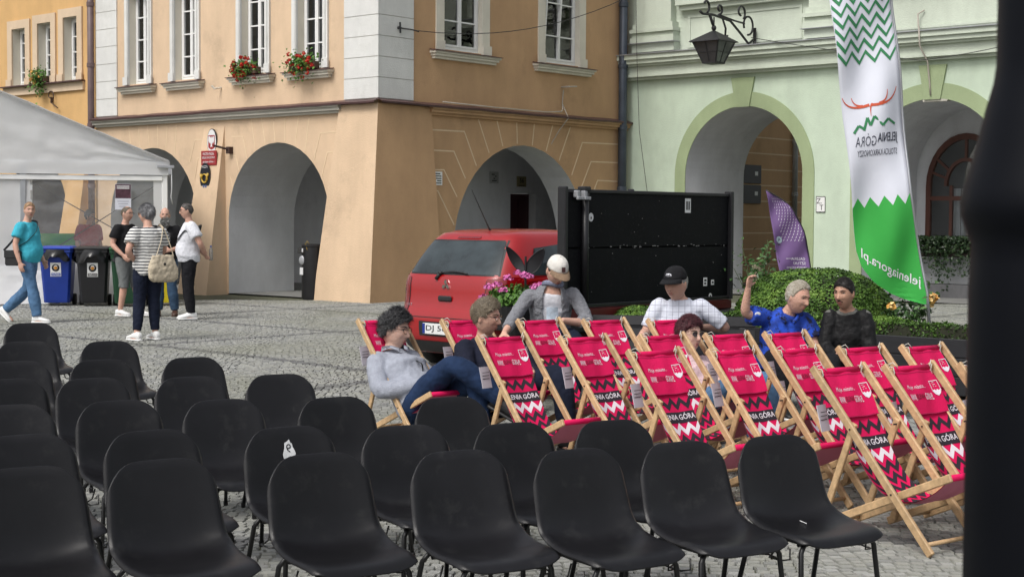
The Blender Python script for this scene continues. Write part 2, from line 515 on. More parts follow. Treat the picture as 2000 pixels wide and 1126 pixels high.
def wall_face(mb, outer, holes, fn, mi=0, d=0.0):
    polys = [[Vector((p[0], p[1], 0)) for p in poly] for poly in [outer] + holes]
    tris = geometry.tessellate_polygon(polys)
    flat = [p for poly in polys for p in poly]
    mb.add([fn(p.x, p.y, d) for p in flat], [tuple(t) for t in tris], mi)

def reveal(mb, pts, fn, d0, d1, closed=True, mi=0):
    n = len(pts)
    vs = [fn(p[0], p[1], d0) for p in pts] + [fn(p[0], p[1], d1) for p in pts]
    mb.add(vs, [(i, (i + 1) % n, (i + 1) % n + n, i + n) for i in range(n if closed else n - 1)], mi)

def rect(x0, x1, z0, z1): return [(x0, z0), (x1, z0), (x1, z1), (x0, z1)]

def fbox(mb, fn, x0, x1, z0, z1, d0, d1, mi=0):
    mb.plate(rect(x0, x1, z0, z1), fn, d0, d1, mi)

def in_arch(fn, x, z):
    for (x0, x1, zs) in (archesL if fn is mapL else [aR]):
        c = (x0 + x1) / 2; r = (x1 - x0) / 2 + .03
        if abs(x - c) < r and (z < zs or math.hypot(x - c, z - zs) < r): return True
    return False
def strip(parent, fn, pts, wd=0.026, name='joint_line', m=None, d0=-0.004, d1=0.002):
    mb = MB(); pts = list(pts)
    if in_arch(fn, *pts[-1]):            # joints stop at the arch edge
        a, b = Vector(pts[-2]), Vector(pts[-1]); lo, hi = 0.0, 1.0
        for _ in range(20):
            md = (lo + hi) / 2; q = a.lerp(b, md)
            if in_arch(fn, q.x, q.y): hi = md
            else: lo = md
        pts[-1] = tuple(a.lerp(b, lo))
    for a, b in zip(pts, pts[1:]):
        d = Vector((b[0] - a[0], b[1] - a[1])); t = d.normalized(); nn = Vector((-t.y, t.x)) * wd / 2
        e = t * wd * 0.5
        q = [(a[0] - nn.x, a[1] - nn.y), (b[0] - nn.x + e.x, b[1] - nn.y + e.y), (b[0] + nn.x + e.x, b[1] + nn.y + e.y), (a[0] + nn.x, a[1] + nn.y)]
        mb.plate(q, fn, d0, d1)
        d0 -= 0.0015
    return mb.build(name, m or M_joint, parent)

def window(parent, fn, x0, x1, z0, z1, rows, depth=0.2, trim=None, tw=0.14, sill=None, lace=False, cols=2, fw=0.055, sillm=None, proud=0.045, stepped=True, open_leaf=False):
    """a window: x0..x1, z0..z1 is the hole in the wall; frame, panes, sill and surround hang under it"""
    f = MB()
    mid = (x0 + x1) / 2
    e = 0.004
    fbox(f, fn, x0 + e, x0 + fw, z0 + e, z1 - e, depth - .03, depth + .03); fbox(f, fn, x1 - fw, x1 - e, z0 + e, z1 - e, depth - .03, depth + .03)
    fbox(f, fn, x0 + fw, x1 - fw, z0 + e, z0 + fw + .02, depth - .028, depth + .028); fbox(f, fn, x0 + fw, x1 - fw, z1 - fw, z1 - e, depth - .028, depth + .028)
    fr = f.build('window', M_wframe, parent)
    inner = x1 - x0 - 2 * fw
    edges = [x0 + fw + inner * i / cols for i in range(cols + 1)]
    zb = z0 + fw + .02; zt = z1 - fw
    for c in range(cols):
        a, b = edges[c], edges[c + 1]
        s = MB(); sw = 0.042
        fbox(s, fn, a + .002, a + sw, zb + .002, zt - .002, depth - .045, depth + .02); fbox(s, fn, b - sw, b - .002, zb + .002, zt - .002, depth - .045, depth + .02)
        fbox(s, fn, a + sw, b - sw, zb + .002, zb + sw, depth - .043, depth + .018); fbox(s, fn, a + sw, b - sw, zt - sw, zt - .002, depth - .043, depth + .018)
        for r in rows[:-1]:
            fbox(s, fn, a + sw, b - sw, r - .013, r + .013, depth - .035, depth + .012)
        sash = s.build('sash', M_wframe, fr)
        if open_leaf and c == 0:
            hinge = fn(a, zb, depth)
            sash.location = hinge - Matrix.Rotation(RAD(4), 3, fn(1, 0, 0) - fn(0, 0, 0)) @ hinge
            sash.rotation_euler = Matrix.Rotation(RAD(4), 3, fn(1, 0, 0) - fn(0, 0, 0)).to_euler()
        lo = zb + sw
        for r in rows:
            hi = min(r, zt - sw)
            p = MB(); fbox(p, fn, a + sw - .004, b - sw + .004, lo, hi, depth - .008, depth - .003)
            p.build('pane', M_pane, fr); lo = r
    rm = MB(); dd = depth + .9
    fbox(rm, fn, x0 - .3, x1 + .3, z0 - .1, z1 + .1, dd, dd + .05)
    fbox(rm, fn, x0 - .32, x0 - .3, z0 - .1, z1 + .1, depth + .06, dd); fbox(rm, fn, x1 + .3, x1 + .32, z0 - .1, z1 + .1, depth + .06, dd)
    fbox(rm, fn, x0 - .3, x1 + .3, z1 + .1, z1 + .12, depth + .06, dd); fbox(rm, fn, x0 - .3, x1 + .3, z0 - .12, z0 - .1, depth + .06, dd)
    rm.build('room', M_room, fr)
    if lace:
        c = MB()
        for a, b in ((x0 + .05, mid - .03), (mid + .03, x1 - .05)):
            zt2 = zb + (zt - zb) * 0.52
            n = 26
            for i in range(n):
                for j in range(9):
                    if (i * 7 + j * 3) % 5 < 3:
                        u0 = a + (b - a) * i / n; u1 = a + (b - a) * (i + .8) / n
                        v0 = zb + (zt2 - zb) * j / 9; v1 = v0 + (zt2 - zb) / 9 * .8
                        c.add([fn(u0, v0, depth + .09 + .01 * sin(i)), fn(u1, v0, depth + .09 + .01 * sin(i)), fn(u1, v1, depth + .09), fn(u0, v1, depth + .09)], [(0, 1, 2, 3)])
        c.build('lace_curtain', M_lace, fr, fix=False)
    if trim:
        t = MB()
        for k, (o1, pr) in enumerate(((tw, proud), (tw * .62, proud + .018)) if stepped else ((tw, proud),)):
            i1 = 0.0 if k == 0 else tw * .12
            fbox(t, fn, x0 - o1, x0 - i1, z0 - .02, z1 + o1, -pr, -.001 if k == 0 else -proud + .002)
            fbox(t, fn, x1 + i1, x1 + o1, z0 - .02, z1 + o1, -pr, -.001 if k == 0 else -proud + .002)
            fbox(t, fn, x0 - i1, x1 + i1, z1 + i1, z1 + o1 - .001, -pr + .001, -.001 if k == 0 else -proud + .002)
        fbox(t, fn, x0 - tw - .03, x0 - .002, z0 - .02, z0 + .16, -proud - .03, -proud - .001); fbox(t, fn, x1 + .002, x1 + tw + .03, z0 - .02, z0 + .16, -proud - .03, -proud - .001)
        t.build('surround', trim, fr)
    if sill:
        s0, s1, sz = sill
        t = MB()
        for k, (dz, pr) in enumerate(((0.0, .17), (-.05, .135), (-.10, .085))):
            fbox(t, fn, s0 + .03 * k + .02, s1 - .03 * k - .02, sz - .05 + dz - .012, sz - .012 + dz - (.003 if k else 0), -pr, -.003)
        t.build('sill', sillm or M_trim, fr)
        t = MB()
        t.add([fn(s0, sz - .012, -.20), fn(s1, sz - .012, -.20), fn(s1, sz + .02, -.02), fn(s0, sz + .02, -.02), fn(s0, sz - .028, -.20), fn(s1, sz - .028, -.20), fn(s1, sz - .002, -.02), fn(s0, sz - .002, -.02)],
              [(0, 1, 2, 3), (4, 7, 6, 5), (0, 4, 5, 1), (1, 5, 6, 2), (3, 2, 6, 7), (0, 3, 7, 4)])
        t.build('sill_flashing', M_flash, fr)
    return fr

# ---------------- post office (cream front, ochre side)
PO = bldg('post_office_building', 'two-storey corner house, cream front and ochre side over white-quoined arcade')
TOP = 8.2
archesL = [(-4.39, -1.34, 1.525), (-8.55, -5.45, 1.50)]
winL = [(-7.80, -7.10), (-6.16, -5.44), (-3.96, -3.20), (-2.25, -1.49)]
mb = MB()
outer = [(-9.05, 0)]
for x0, x1, zs in sorted(archesL): outer += list(reversed(arch_pts(x0, x1, zs)))
outer += [(0, 0), (0, 3.68), (-9.05, 3.68)]
wall_face(mb, outer, [], mapL)
mb.build('front_wall', M_cream, PO)
mb = MB()
wall_face(mb, rect(-9.05, 0, 3.68, TOP), [rect(a, b, 4.45, 6.42) for a, b in winL], mapL)
for a, b in winL: reveal(mb, rect(a, b, 4.45, 6.42), mapL, 0, .34, mi=1)
mb.build('front_wall_upper', [M_cream, M_trim], PO)
mb = MB()
for x0, x1, zs in archesL:
    reveal(mb, arch_pts(x0, x1, zs), mapL, 0, 1.75, closed=False)
mb.build('arch_vault', M_vault, PO, smooth=False)
aR = (2.06, 6.26, 0.98)
mb = MB()
wall_face(mb, [(0, 0)] + list(reversed(arch_pts(*aR))) + [(7.67, 0), (7.67, 3.68), (0, 3.68)], [], mapR)
mb.build('side_wall', M_ochre, PO)
winR = [(1.74, 2.84), (4.80, 5.94)]
mb = MB()
wall_face(mb, rect(0, 19, 3.68, TOP), [rect(a, b, 4.84, 6.75) for a, b in winR], mapR)
for a, b in winR: reveal(mb, rect(a, b, 4.84, 6.75), mapR, 0, .34, mi=1)
mb.build('side_wall_upper', [M_ochre, M_trim], PO)
mb = MB(); wall_face(mb, rect(7.67, 19, 0, 3.68), [], mapR); mb.build('side_wall_rear', M_ochre, PO)
mb = MB(); reveal(mb, arch_pts(*aR), mapR, 0, 0.8, closed=False); mb.build('arch_vault', M_vault, PO)
# arcade walk: inner piers, back walls, ceiling and floor
mb = MB()
outer = [(-9.05, 0)]
for x0, x1, zs in sorted(archesL): outer += list(reversed(arch_pts(x0, x1, zs)))
wall_face(mb, outer + [(-1.0, 0), (-1.0, 3.5), (-9.05, 3.5)], [], mapL, d=1.75)
wall_face(mb, [(1.2, 0)] + list(reversed(arch_pts(*aR))) + [(9.3, 0), (9.3, 3.5), (1.2, 3.5)], [], mapR, d=0.8)
mb.add([mapL(-9.05, 0, 4.4), mapL(-2.5, 0, 4.4), mapL(-2.5, 3.5, 4.4), mapL(-9.05, 3.5, 4.4)], [(0, 1, 2, 3)])
mb.add([mapL(-9.05, 0, 1.75), mapL(-9.05, 0, 4.4), mapL(-9.05, 3.5, 4.4), mapL(-9.05, 3.5, 1.75)], [(0, 1, 2, 3)])
door = rect(6.62, 7.52, 0.02, 2.16)
wall_face(mb, [(4.4, 0), (6.62, 0), (6.62, 2.16), (7.52, 2.16), (7.52, 0), (9.3, 0), (9.3, 3.5), (4.4, 3.5)], [], mapR, d=2.5)
reveal(mb, [(6.62, 0), (6.62, 2.16), (7.52, 2.16), (7.52, 0)], mapR, 2.5, 2.75, closed=False)
mb.add([mapR(9.3, 0, .8), mapR(9.3, 0, 2.5), mapR(9.3, 3.5, 2.5), mapR(9.3, 3.5, .8)], [(0, 1, 2, 3)])
mb.add([(-9.05, 1.75, 3.5), (-.8, 1.75, 3.5), (-.8, 4.4, 3.5), (-9.05, 4.4, 3.5)], [(0, 1, 2, 3)])
mb.add([(-2.5, 4.4, 3.5), (-.8, 4.4, 3.5), (-.8, 9.3, 3.5), (-2.5, 9.3, 3.5)], [(0, 1, 2, 3)])
mb.build('arcade_wall', M_vault, PO)
mb = MB(); mb.add([(-9.05, .0, .012), (-1.2, .0, .012), (-1.2, 4.4, .012), (-9.05, 4.4, .012)], [(0, 1, 2, 3)]); mb.add([(-2.5, 4.4, .012), (0, 4.4, .012), (0, 9.3, .012), (-2.5, 9.3, .012)], [(0, 1, 2, 3)]); mb.add([(-1.2, 1.6, .016), (0, 1.6, .016), (0, 4.4, .016), (-1.2, 4.4, .016)], [(0, 1, 2, 3)])
mb.build('arcade_floor', mat('arcade_slabs', (0.20, 0.20, 0.19), 0.8, 0.2, vs=2), PO)
d = MB(); fbox(d, mapR, 6.63, 7.51, .02, 2.15, 2.70, 2.745)
for (a, b, c, e) in ((6.72, 7.03, .2, .95), (7.11, 7.42, .2, .95), (6.72, 7.03, 1.1, 2.0), (7.11, 7.42, 1.1, 2.0)): fbox(d, mapR, a, b, c, e, 2.675, 2.701)
do = d.build('door', mat('door_oxblood', (0.045, 0.012, 0.016), 0.4, 0.25, stretch=(8, 8, 1)), PO)
k = MB(); k.tube([mapR(7.38, 1.03, 2.66), mapR(7.38, 1.03, 2.62), mapR(7.27, 1.03, 2.62)], .011, 6); k.build('handle', M_zinc, do)
# cornices between the storeys
for fn, s0, s1, m in ((mapL, -9.05, -0.93, M_greytrim), (mapR, 1.30, 7.66, M_ochre)):
    mb = MB()
    for (za, zb_, pr) in ((3.66, 3.72, .17), (3.60, 3.66, .13), (3.55, 3.60, .07)): fbox(mb, fn, s0, s1, za + .002, zb_, -pr, -.001)
    mb.build('cornice', m, PO)
mb = MB()
for fn, s0, s1 in ((mapL, -9.05, 0.10), (mapR, -0.10, 7.66)):
    n = 40
    for i in range(n):
        a = s0 + (s1 - s0) * i / n; b = s0 + (s1 - s0) * (i + 1) / n
        w1 = .012 * mnoise.noise(Vector((a * 1.7, s1, 0))); w2 = .012 * mnoise.noise(Vector((b * 1.7, s1, 0)))
        za = 3.725
        mb.add([fn(a, za + w1, -.21), fn(b, za + w2, -.21), fn(b, za + .06 + w2, -.002), fn(a, za + .06 + w1, -.002), fn(a, za - .035 + w1, -.20), fn(b, za - .035 + w2, -.20)], [(0, 1, 2, 3), (4, 5, 1, 0)])
mb.build('cornice_flashing', M_flash, PO)
# corner quoins: each block its own piece with a dark joint
qz = 3.79; qh = 0.385
while qz < TOP - .1:
    for fn, s0, s1 in ((mapL, -0.90, 0.030), (mapR, 0.002, 0.90)):
        mb = MB(); fbox(mb, fn, s0, s1, qz + .006, qz + qh - .006, -.03 if fn is mapL else -.0295, -.001); mb.build('quoin_block', M_quoin, PO)
    mb = MB(); fbox(mb, mapL, -9.04, -8.25, qz + .006, qz + qh - .006, -.03, -.001); mb.build('quoin_block', M_quoin, PO)
    qz += qh
for fn, s0, s1 in ((mapL, -.89, .0), (mapR, .0, .89), (mapL, -9.03, -8.26)): mb = MB(); fbox(mb, fn, s0, s1, 3.78, TOP, -.012, -.001); mb.build('quoin_joint', M_greytrim, PO)
# battered corner pier and buttress
def frustum(mb, b0, b1, t0, t1, zb_, zt):
    vs = [(b0[0], b0[1], zb_), (b1[0], b0[1], zb_), (b1[0], b1[1], zb_), (b0[0], b1[1], zb_), (t0[0], t0[1], zt), (t1[0], t0[1], zt), (t1[0], t1[1], zt), (t0[0], t1[1], zt)]
    mb.add(vs, [(0, 3, 2, 1), (4, 5, 6, 7), (0, 1, 5, 4), (1, 2, 6, 5), (2, 3, 7, 6), (3, 0, 4, 7)])
mb = MB(); frustum(mb, (-1.42, -.36), (.16, 1.62), (-.98, -.07), (.07, 1.34), -.05, 3.69)
for f_ in range(6):
    pass
o = mb.build('corner_pier', [M_cream, M_ochre], PO)
for p in o.data.polygons:
    if p.normal.x > 0.7 or p.normal.y > 0.7: p.material_index = 1
mb = MB()
mb.add([(-5.40, -.55, -.05), (-4.44, -.55, -.05), (-4.44, .02, -.05), (-5.40, .02, -.05), (-5.18, -.004, 3.42), (-4.52, -.004, 3.42), (-4.52, .02, 3.42), (-5.18, .02, 3.42)], [(0, 3, 2, 1), (4, 5, 6, 7), (0, 1, 5, 4), (1, 2, 6, 5), (2, 3, 7, 6), (3, 0, 4, 7)])
mb.build('buttress', M_cream, PO)
# incised joint lines
for l in [[(1.37, 3.27), (2.35, 3.28), (2.7, 2.63)], [(1.39, 2.88), (2.05, 2.88), (2.38, 2.37)], [(1.40, 2.5), (1.77, 2.51), (2.14, 2.0)], [(1.44, 2.1), (1.6, 2.1), (2.06, 1.45)],
          [(2.76, 3.54), (3.08, 2.90)], [(3.32, 3.54), (3.5, 3.05)], [(3.93, 3.54), (3.95, 3.12)], [(4.49, 3.54), (4.43, 3.1)], [(5.09, 3.54), (4.88, 3.0)], [(5.69, 3.54), (5.32, 2.82)],
          [(7.64, 3.24), (6.1, 3.22), (5.75, 2.52)], [(7.63, 2.83), (6.41, 2.82), (6.06, 2.22)], [(7.62, 2.41), (6.65, 2.42), (6.26, 1.7)], [(7.62, 2.02), (6.75, 2.02)], [(7.62, 1.62), (6.75, 1.62)]]: strip(PO, mapR, l)
for l in [[(-3.66, 3.54), (-3.53, 2.87)], [(-3.34, 3.54), (-3.23, 3.02)], [(-2.98, 3.54), (-2.93, 3.06)], [(-2.62, 3.54), (-2.64, 3.07)], [(-2.23, 3.54), (-2.32, 3.01)], [(-1.92, 3.49), (-2.03, 2.87)],
          [(-4.29, 3.21), (-3.93, 3.2), (-3.77, 2.66)], [(-4.30, 2.82), (-4.16, 2.82), (-4.0, 2.38)], [(-4.34, 2.4), (-4.19, 2.0)], [(-1.07, 3.21), (-1.6, 3.19), (-1.77, 2.70)], [(-1.14, 2.83), (-1.39, 2.82), (-1.55, 2.38)], [(-1.22, 2.42), (-1.36, 2.0)],
          [(-7.85, 3.53), (-7.75, 2.95)], [(-7.5, 3.53), (-7.43, 3.05)], [(-7.15, 3.54), (-7.1, 3.1)], [(-6.8, 3.54), (-6.79, 3.08)], [(-6.45, 3.54), (-6.5, 3.05)], [(-6.13, 3.52), (-6.2, 2.9)], [(-5.25, 3.18), (-5.5, 3.18), (-5.68, 2.72)], [(-5.25, 2.8), (-5.4, 2.8), (-5.5, 2.4)]]: strip(PO, mapL, l, 0.022)
for yy in range(9): strip(PO, mapR, [(11.0, .45 + .40 * yy), (18.4, .45 + .40 * yy)], .03)
for a, b in winL:
    window(PO, mapL, a, b, 4.45, 6.42, [4.95, 5.42, 5.9, 6.4], depth=.19, trim=M_quoin, sill=(a - .30, b + .30, 4.40))
for i, (a, b) in enumerate(winR):
    window(PO, mapR, a, b, 4.84, 6.75, [5.42, 6.1, 6.7], depth=.12, trim=M_trim, tw=.22, sill=(a - .40, b + .44, 4.80), lace=True, open_leaf=(i == 1), proud=.03, stepped=False)
# roof
mb = MB()
mb.add([(-9.05, -.5, TOP), (.5, -.5, TOP), (.5, 19, TOP), (-9.05, 19, TOP), (-9.05, 4.5, TOP + 3.6), (-4.3, 4.5, TOP + 3.6), (-4.3, 19, TOP + 3.6)], [(0, 1, 5, 4), (1, 2, 6, 5), (0, 3, 2, 1), (0, 4, 3), (4, 5, 6, 3), (3, 6, 2)])
mb.build('roof', M_roof, PO)
mb = MB(); mb.tube([mapL(-3.15, 0, 0), mapL(-3.15, 0, 0)], .001, 3)
# hooks in the wall
for (s, z) in ((-4.62, 4.22),):
    mb = MB(); mb.tube([mapL(s, z, 0), mapL(s - .02, z - .03, -.16), mapL(s - .06, z + .03, -.2)], .022, 6); mb.build('wall_hook', M_trim, PO)
mb = MB(); mb.tube([mapR(5.38, 4.36, 0), mapR(5.38, 4.36, -.22)], .02, 6); mb.tube([mapR(5.38, 4.36, -.2), mapR(5.62, 4.38, -.22)], .016, 6); mb.build('wall_hook', M_cable, PO)
mb = MB()
mb.tube([mapR(5.38, 4.3, -.05), mapR(5.37, 4.0, -.03), mapR(5.3, 3.88, -.1), mapR(5.1, 3.82, -.23), mapR(4.6, 3.78, -.23), mapR(3.0, 3.78, -.235), mapR(1.5, 3.80, -.22)], .012, 5)
mb.tube([mapR(5.38, 4.0, -.03), mapR(5.37, 3.7, -.2), mapR(5.2, 3.45, -.1), mapR(5.08, 3.2, -.01), mapR(4.98, 2.98, .05)], .010, 5)
mb.build('facade_cable', M_cable, PO, smooth=True)
mb = MB(); fbox(mb, mapL, -4.35, -4.24, 2.86, 3.0, -.1, -.002); mb.tube([mapL(-4.3, 2.95, -.1), mapL(-4.45, 3.02, -.34)], .022, 8)
wl = mb.build('wall_lamp', mat('rusty_iron', (0.05, 0.022, 0.018), 0.7, 0.3), None)
wl.location = ORI; wl.rotation_euler = (0, 0, TH)
tag(wl, 'small rust-brown iron wall fitting beside the red plaque pier', 'wall fitting')

# ---------------- yellow house at the left
YH = bldg('yellow_house', 'orange-yellow house with three narrow windows behind the white tent')
mb = MB()
aY = (-12.9, -10.4, 1.7)
wall_face(mb, [(-17, 0)] + list(reversed(arch_pts(*aY))) + [(-9.06, 0), (-9.06, 8.6), (-17, 8.6)], [rect(-12.63, -12.05, 4.67, 6.02), rect(-11.52, -10.96, 4.67, 6.07), rect(-10.44, -9.88, 4.67, 6.12)], mapL, d=.06)
for q in (rect(-12.63, -12.05, 4.67, 6.02), rect(-11.52, -10.96, 4.67, 6.07), rect(-10.44, -9.88, 4.67, 6.12)): reveal(mb, q, mapL, .06, .45, mi=1)
mb.build('wall', [M_yellow, M_trim], YH)
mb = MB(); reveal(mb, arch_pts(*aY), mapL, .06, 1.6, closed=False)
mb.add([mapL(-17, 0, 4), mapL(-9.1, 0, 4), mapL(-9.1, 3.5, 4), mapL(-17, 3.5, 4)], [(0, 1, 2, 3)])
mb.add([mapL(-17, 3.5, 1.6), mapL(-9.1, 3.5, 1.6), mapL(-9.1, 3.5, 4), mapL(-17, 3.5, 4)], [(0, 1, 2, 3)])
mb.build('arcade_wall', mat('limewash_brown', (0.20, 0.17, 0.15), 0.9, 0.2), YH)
def mapY(s, z, d): return Vector((s, .06 + d, z))
M_beige = stucco('stucco_beige', (0.64, 0.50, 0.36))
for (a, b, z1) in ((-12.63, -12.05, 6.02), (-11.52, -10.96, 6.07), (-10.44, -9.88, 6.12)):
    window(YH, mapY, a, b, 4.67, z1, [5.0, 5.35, 5.7, 6.1], depth=.22, trim=M_beige, tw=.20, cols=1, proud=.04, stepped=False)
mb = MB(); fbox(mb, mapY, -13.0, -9.62, 4.44, 4.63, -.06, -.001); mb.build('sill_band', M_beige, YH)
mb = MB(); fbox(mb, mapY, -13.02, -9.60, 4.632, 4.66, -.16, -.001); mb.build('sill_flashing', M_flash, YH)
mb = MB(); frustum(mb, (-10.2, -.5), (-9.4, .1), (-10.1, .02), (-9.5, .1), -.05, 3.0); mb.build('buttress', M_yellow, YH)
mb = MB(); mb.add([(-17, -.4, 8.6), (-9.06, -.4, 8.6), (-9.06, 5, 12), (-17, 5, 12), (-17, -.4, 8.5), (-9.06, -.4, 8.5)], [(0, 1, 2, 3), (4, 0, 1, 5)]); mb.build('roof', M_roof, YH)
def downpipe(name, label, m, base, h, r=.06):
    t = thing(name, label, 'downpipe', base)
    mb = MB(); mb.tube([(0, 0, 0), (0, 0, h)], r, 12); mb.build('pipe', m, t, smooth=True)
    for z in np.arange(.9, h, 1.35):
        mb = MB(); mb.lathe([(r + .001, z - .05), (r + .014, z - .045), (r + .014, z + .045), (r + .001, z + .05)], 12, cap=False); mb.build('pipe_clamp', m, t)
    return t
W = lambda x, y, z=0: ORI + TX * x + TY * y + Vector((0, 0, z))
downpipe('downpipe', 'brown rain downpipe between the yellow house and white quoins', M_pipebr, W(-9.14, -.10), 8.3, .075)
downpipe('downpipe', 'dark blue-grey rain downpipe where ochre and mint facades meet', M_pipe, W(.13, 7.37), 8.2, .095)

# ---------------- mint-green house
GH = bldg('mint_green_house', 'mint-green house with sage-edged arches and moulded ledge on the right')
YG = 7.67; mapg = mapG(YG)
ag = [(1.62, 4.51, 2.52), (5.87, 8.77, 2.47), (10.1, 13.0, 2.45)]
mb = MB()
outer = [(.002, 0)]
for a in ag: outer += list(reversed(arch_pts(*a, n=28)))
wall_face(mb, outer + [(16, 0), (16, 4.66), (.002, 4.66)], [], mapg)
mb.build('wall', M_mint, GH)
mb = MB()
wall_face(mb, rect(.002, 16, 4.66, 9), [], mapg, d=.05)
mb.add([mapg(.002, 4.66, 0), mapg(16, 4.66, 0), mapg(16, 4.66, .05), mapg(.002, 4.66, .05)], [(0, 1, 2, 3)])
mb.build('wall_upper', M_mintl, GH)
for a in ag:
    mb = MB(); reveal(mb, arch_pts(*a, n=28), mapg, 0, 2.33, closed=False); o = mb.build('arch_vault', M_vault, GH)
    # sage ring standing 12 mm proud, in two halves either side of the keystone
    c = (a[0] + a[1]) / 2; r0 = (a[1] - a[0]) / 2; r1 = r0 + .27; zs = a[2]
    for sg in (-1, 1):
        mb = MB(); pin = [(c + sg * r0, 0)]; pout = [(c + sg * r1, 0)]
        for i in range(25):
            t = (pi / 2 - .115) * i / 24
            pin.append((c + sg * r0 * cos(t), zs + r0 * sin(t))); pout.append((c + sg * r1 * cos(t), zs + (r1 + .03) * sin(t)))
        n = len(pin)
        vs = [mapg(*p, -.022) for p in pin] + [mapg(*p, -.022) for p in pout] + [mapg(*p, -.001) for p in pin] + [mapg(*p, -.001) for p in pout]
        fs = []
        for i in range(n - 1):
            fs += [(i, i + 1, n + i + 1, n + i), (i, 2 * n + i, 2 * n + i + 1, i + 1), (n + i, n + i + 1, 3 * n + i + 1, 3 * n + i)]
        mb.add(vs, fs); mb.build('arch_ring', M_green, GH)
    mb = MB(); mb.plate([(c - .165, zs + r0 - .02), (c + .165, zs + r0 - .02), (c + .285, 4.56), (c - .285, 4.56)], mapg, -.05, -.001); mb.build('keystone', M_green, GH)
# inside of the passage and arcade
mb = MB()
mb.add([mapg(4.51, 0, 2.33), mapg(5.87, 0, 2.33), mapg(5.87, 4.4, 2.33), mapg(4.51, 4.4, 2.33)], [(0, 1, 2, 3)])
wall_face(mb, [(5.2, 0), (13.3, 0), (13.3, 4.4), (5.2, 4.4)], [rect(6.1, 7.82, 1.0, 2.2)[0:2] + [(7.82, 2.3)] + [(6.96 + .86 * cos(pi * i / 14), 2.3 + 1.08 * sin(pi * i / 14)) for i in range(1, 14)] + [(6.1, 2.3)]], mapg, d=2.36)
mb.build('arcade_wall', M_vault, GH)
mb = MB()
wall_face(mb, [(.002, 0)] + list(reversed(arch_pts(*ag[0], n=28))) + [(5.2, 0), (5.2, 9), (.002, 9)], [], mapg, d=2.335)
mb.build('rear_wall', M_mint, GH)
mb = MB(); mb.add([(5.2, YG + 2.4, 0), (5.2, YG + 9, 0), (5.2, YG + 9, 9), (5.2, YG + 2.4, 9)], [(0, 1, 2, 3)]); mb.build('yard_wall', M_mint, GH)
mb = MB(); mb.add([(0, YG - .35, 9), (16, YG - .35, 9), (16, YG + 2.35, 10.6), (0, YG + 2.35, 10.6), (0, YG - .35, 8.9), (16, YG - .35, 8.9)], [(0, 1, 2, 3), (4, 0, 1, 5)]); mb.build('roof', M_roof, GH)
mb = MB(); mb.add([mapg(0, .01, 0), mapg(13.2, .01, 0), mapg(13.2, .01, 2.36), mapg(0, .01, 2.36)], [(0, 1, 2, 3)]); mb.build('arcade_floor', MATS['arcade_slabs'], GH)
# arched window in the second bay
fw = MB(); cxw, zsw = 6.96, 2.3
def arcw(r, k=1.08 / .86): return [(cxw + r * cos(pi * i / 16), zsw + r * k * sin(pi * i / 16)) for i in range(17)]
for (r0, r1) in ((.86, .76), (.46, .40)):
    A = arcw(r0); B = arcw(r1)
    for i in range(16): fw.plate([A[i], A[i + 1], B[i + 1], B[i]], mapg, 2.30, 2.40)
for x in (6.1, 7.72): fbox(fw, mapg, x, x + .1, 1.0, 2.31, 2.30, 2.40)
for x in (6.62, 7.22): fbox(fw, mapg, x, x + .06, 1.0, 2.31, 2.31, 2.39)
for z in (1.0, 2.0): fbox(fw, mapg, 6.2, 7.72, z, z + .09, 2.312, 2.388)
for t in (.30, .62, pi - .62, pi - .30, pi / 2):
    p0 = (cxw + .43 * cos(t), zsw + .54 * sin(t)); p1 = (cxw + .80 * cos(t), zsw + 1.0 * sin(t))
    dd = Vector((p1[0] - p0[0], p1[1] - p0[1])).normalized(); nn = (-dd.y * .025, dd.x * .025)
    fw.plate([(p0[0] - nn[0], p0[1] - nn[1]), (p1[0] - nn[0], p1[1] - nn[1]), (p1[0] + nn[0], p1[1] + nn[1]), (p0[0] + nn[0], p0[1] + nn[1])], mapg, 2.313, 2.387)
fro = fw.build('window', mat('window_brown', (0.10, 0.035, 0.022), 0.45, 0.25, stretch=(6, 6, 1)), GH)
mb = MB(); mb.plate(rect(6.12, 7.8, 1.02, 2.3)[:2] + arcw(.83), mapg, 2.345, 2.352); mb.build('pane', M_pane, fro)
mb = MB(); fbox(mb, mapg, 5.6, 8.4, .5, 3.8, 3.6, 3.65); mb.build('room', M_room, fro)
mb = MB()
for i in range(4): mb.grid(lambda u, v, i=i: mapg(6.62 + .3 * i * .6 + .16 * u, 1.0 + 1.25 * v, 2.5 + .03 * sin(u * 9)), 8, 2)
mb.build('curtain', mat('net_curtain', (0.55, 0.56, 0.58), 0.9, 0.2), fro, smooth=True)
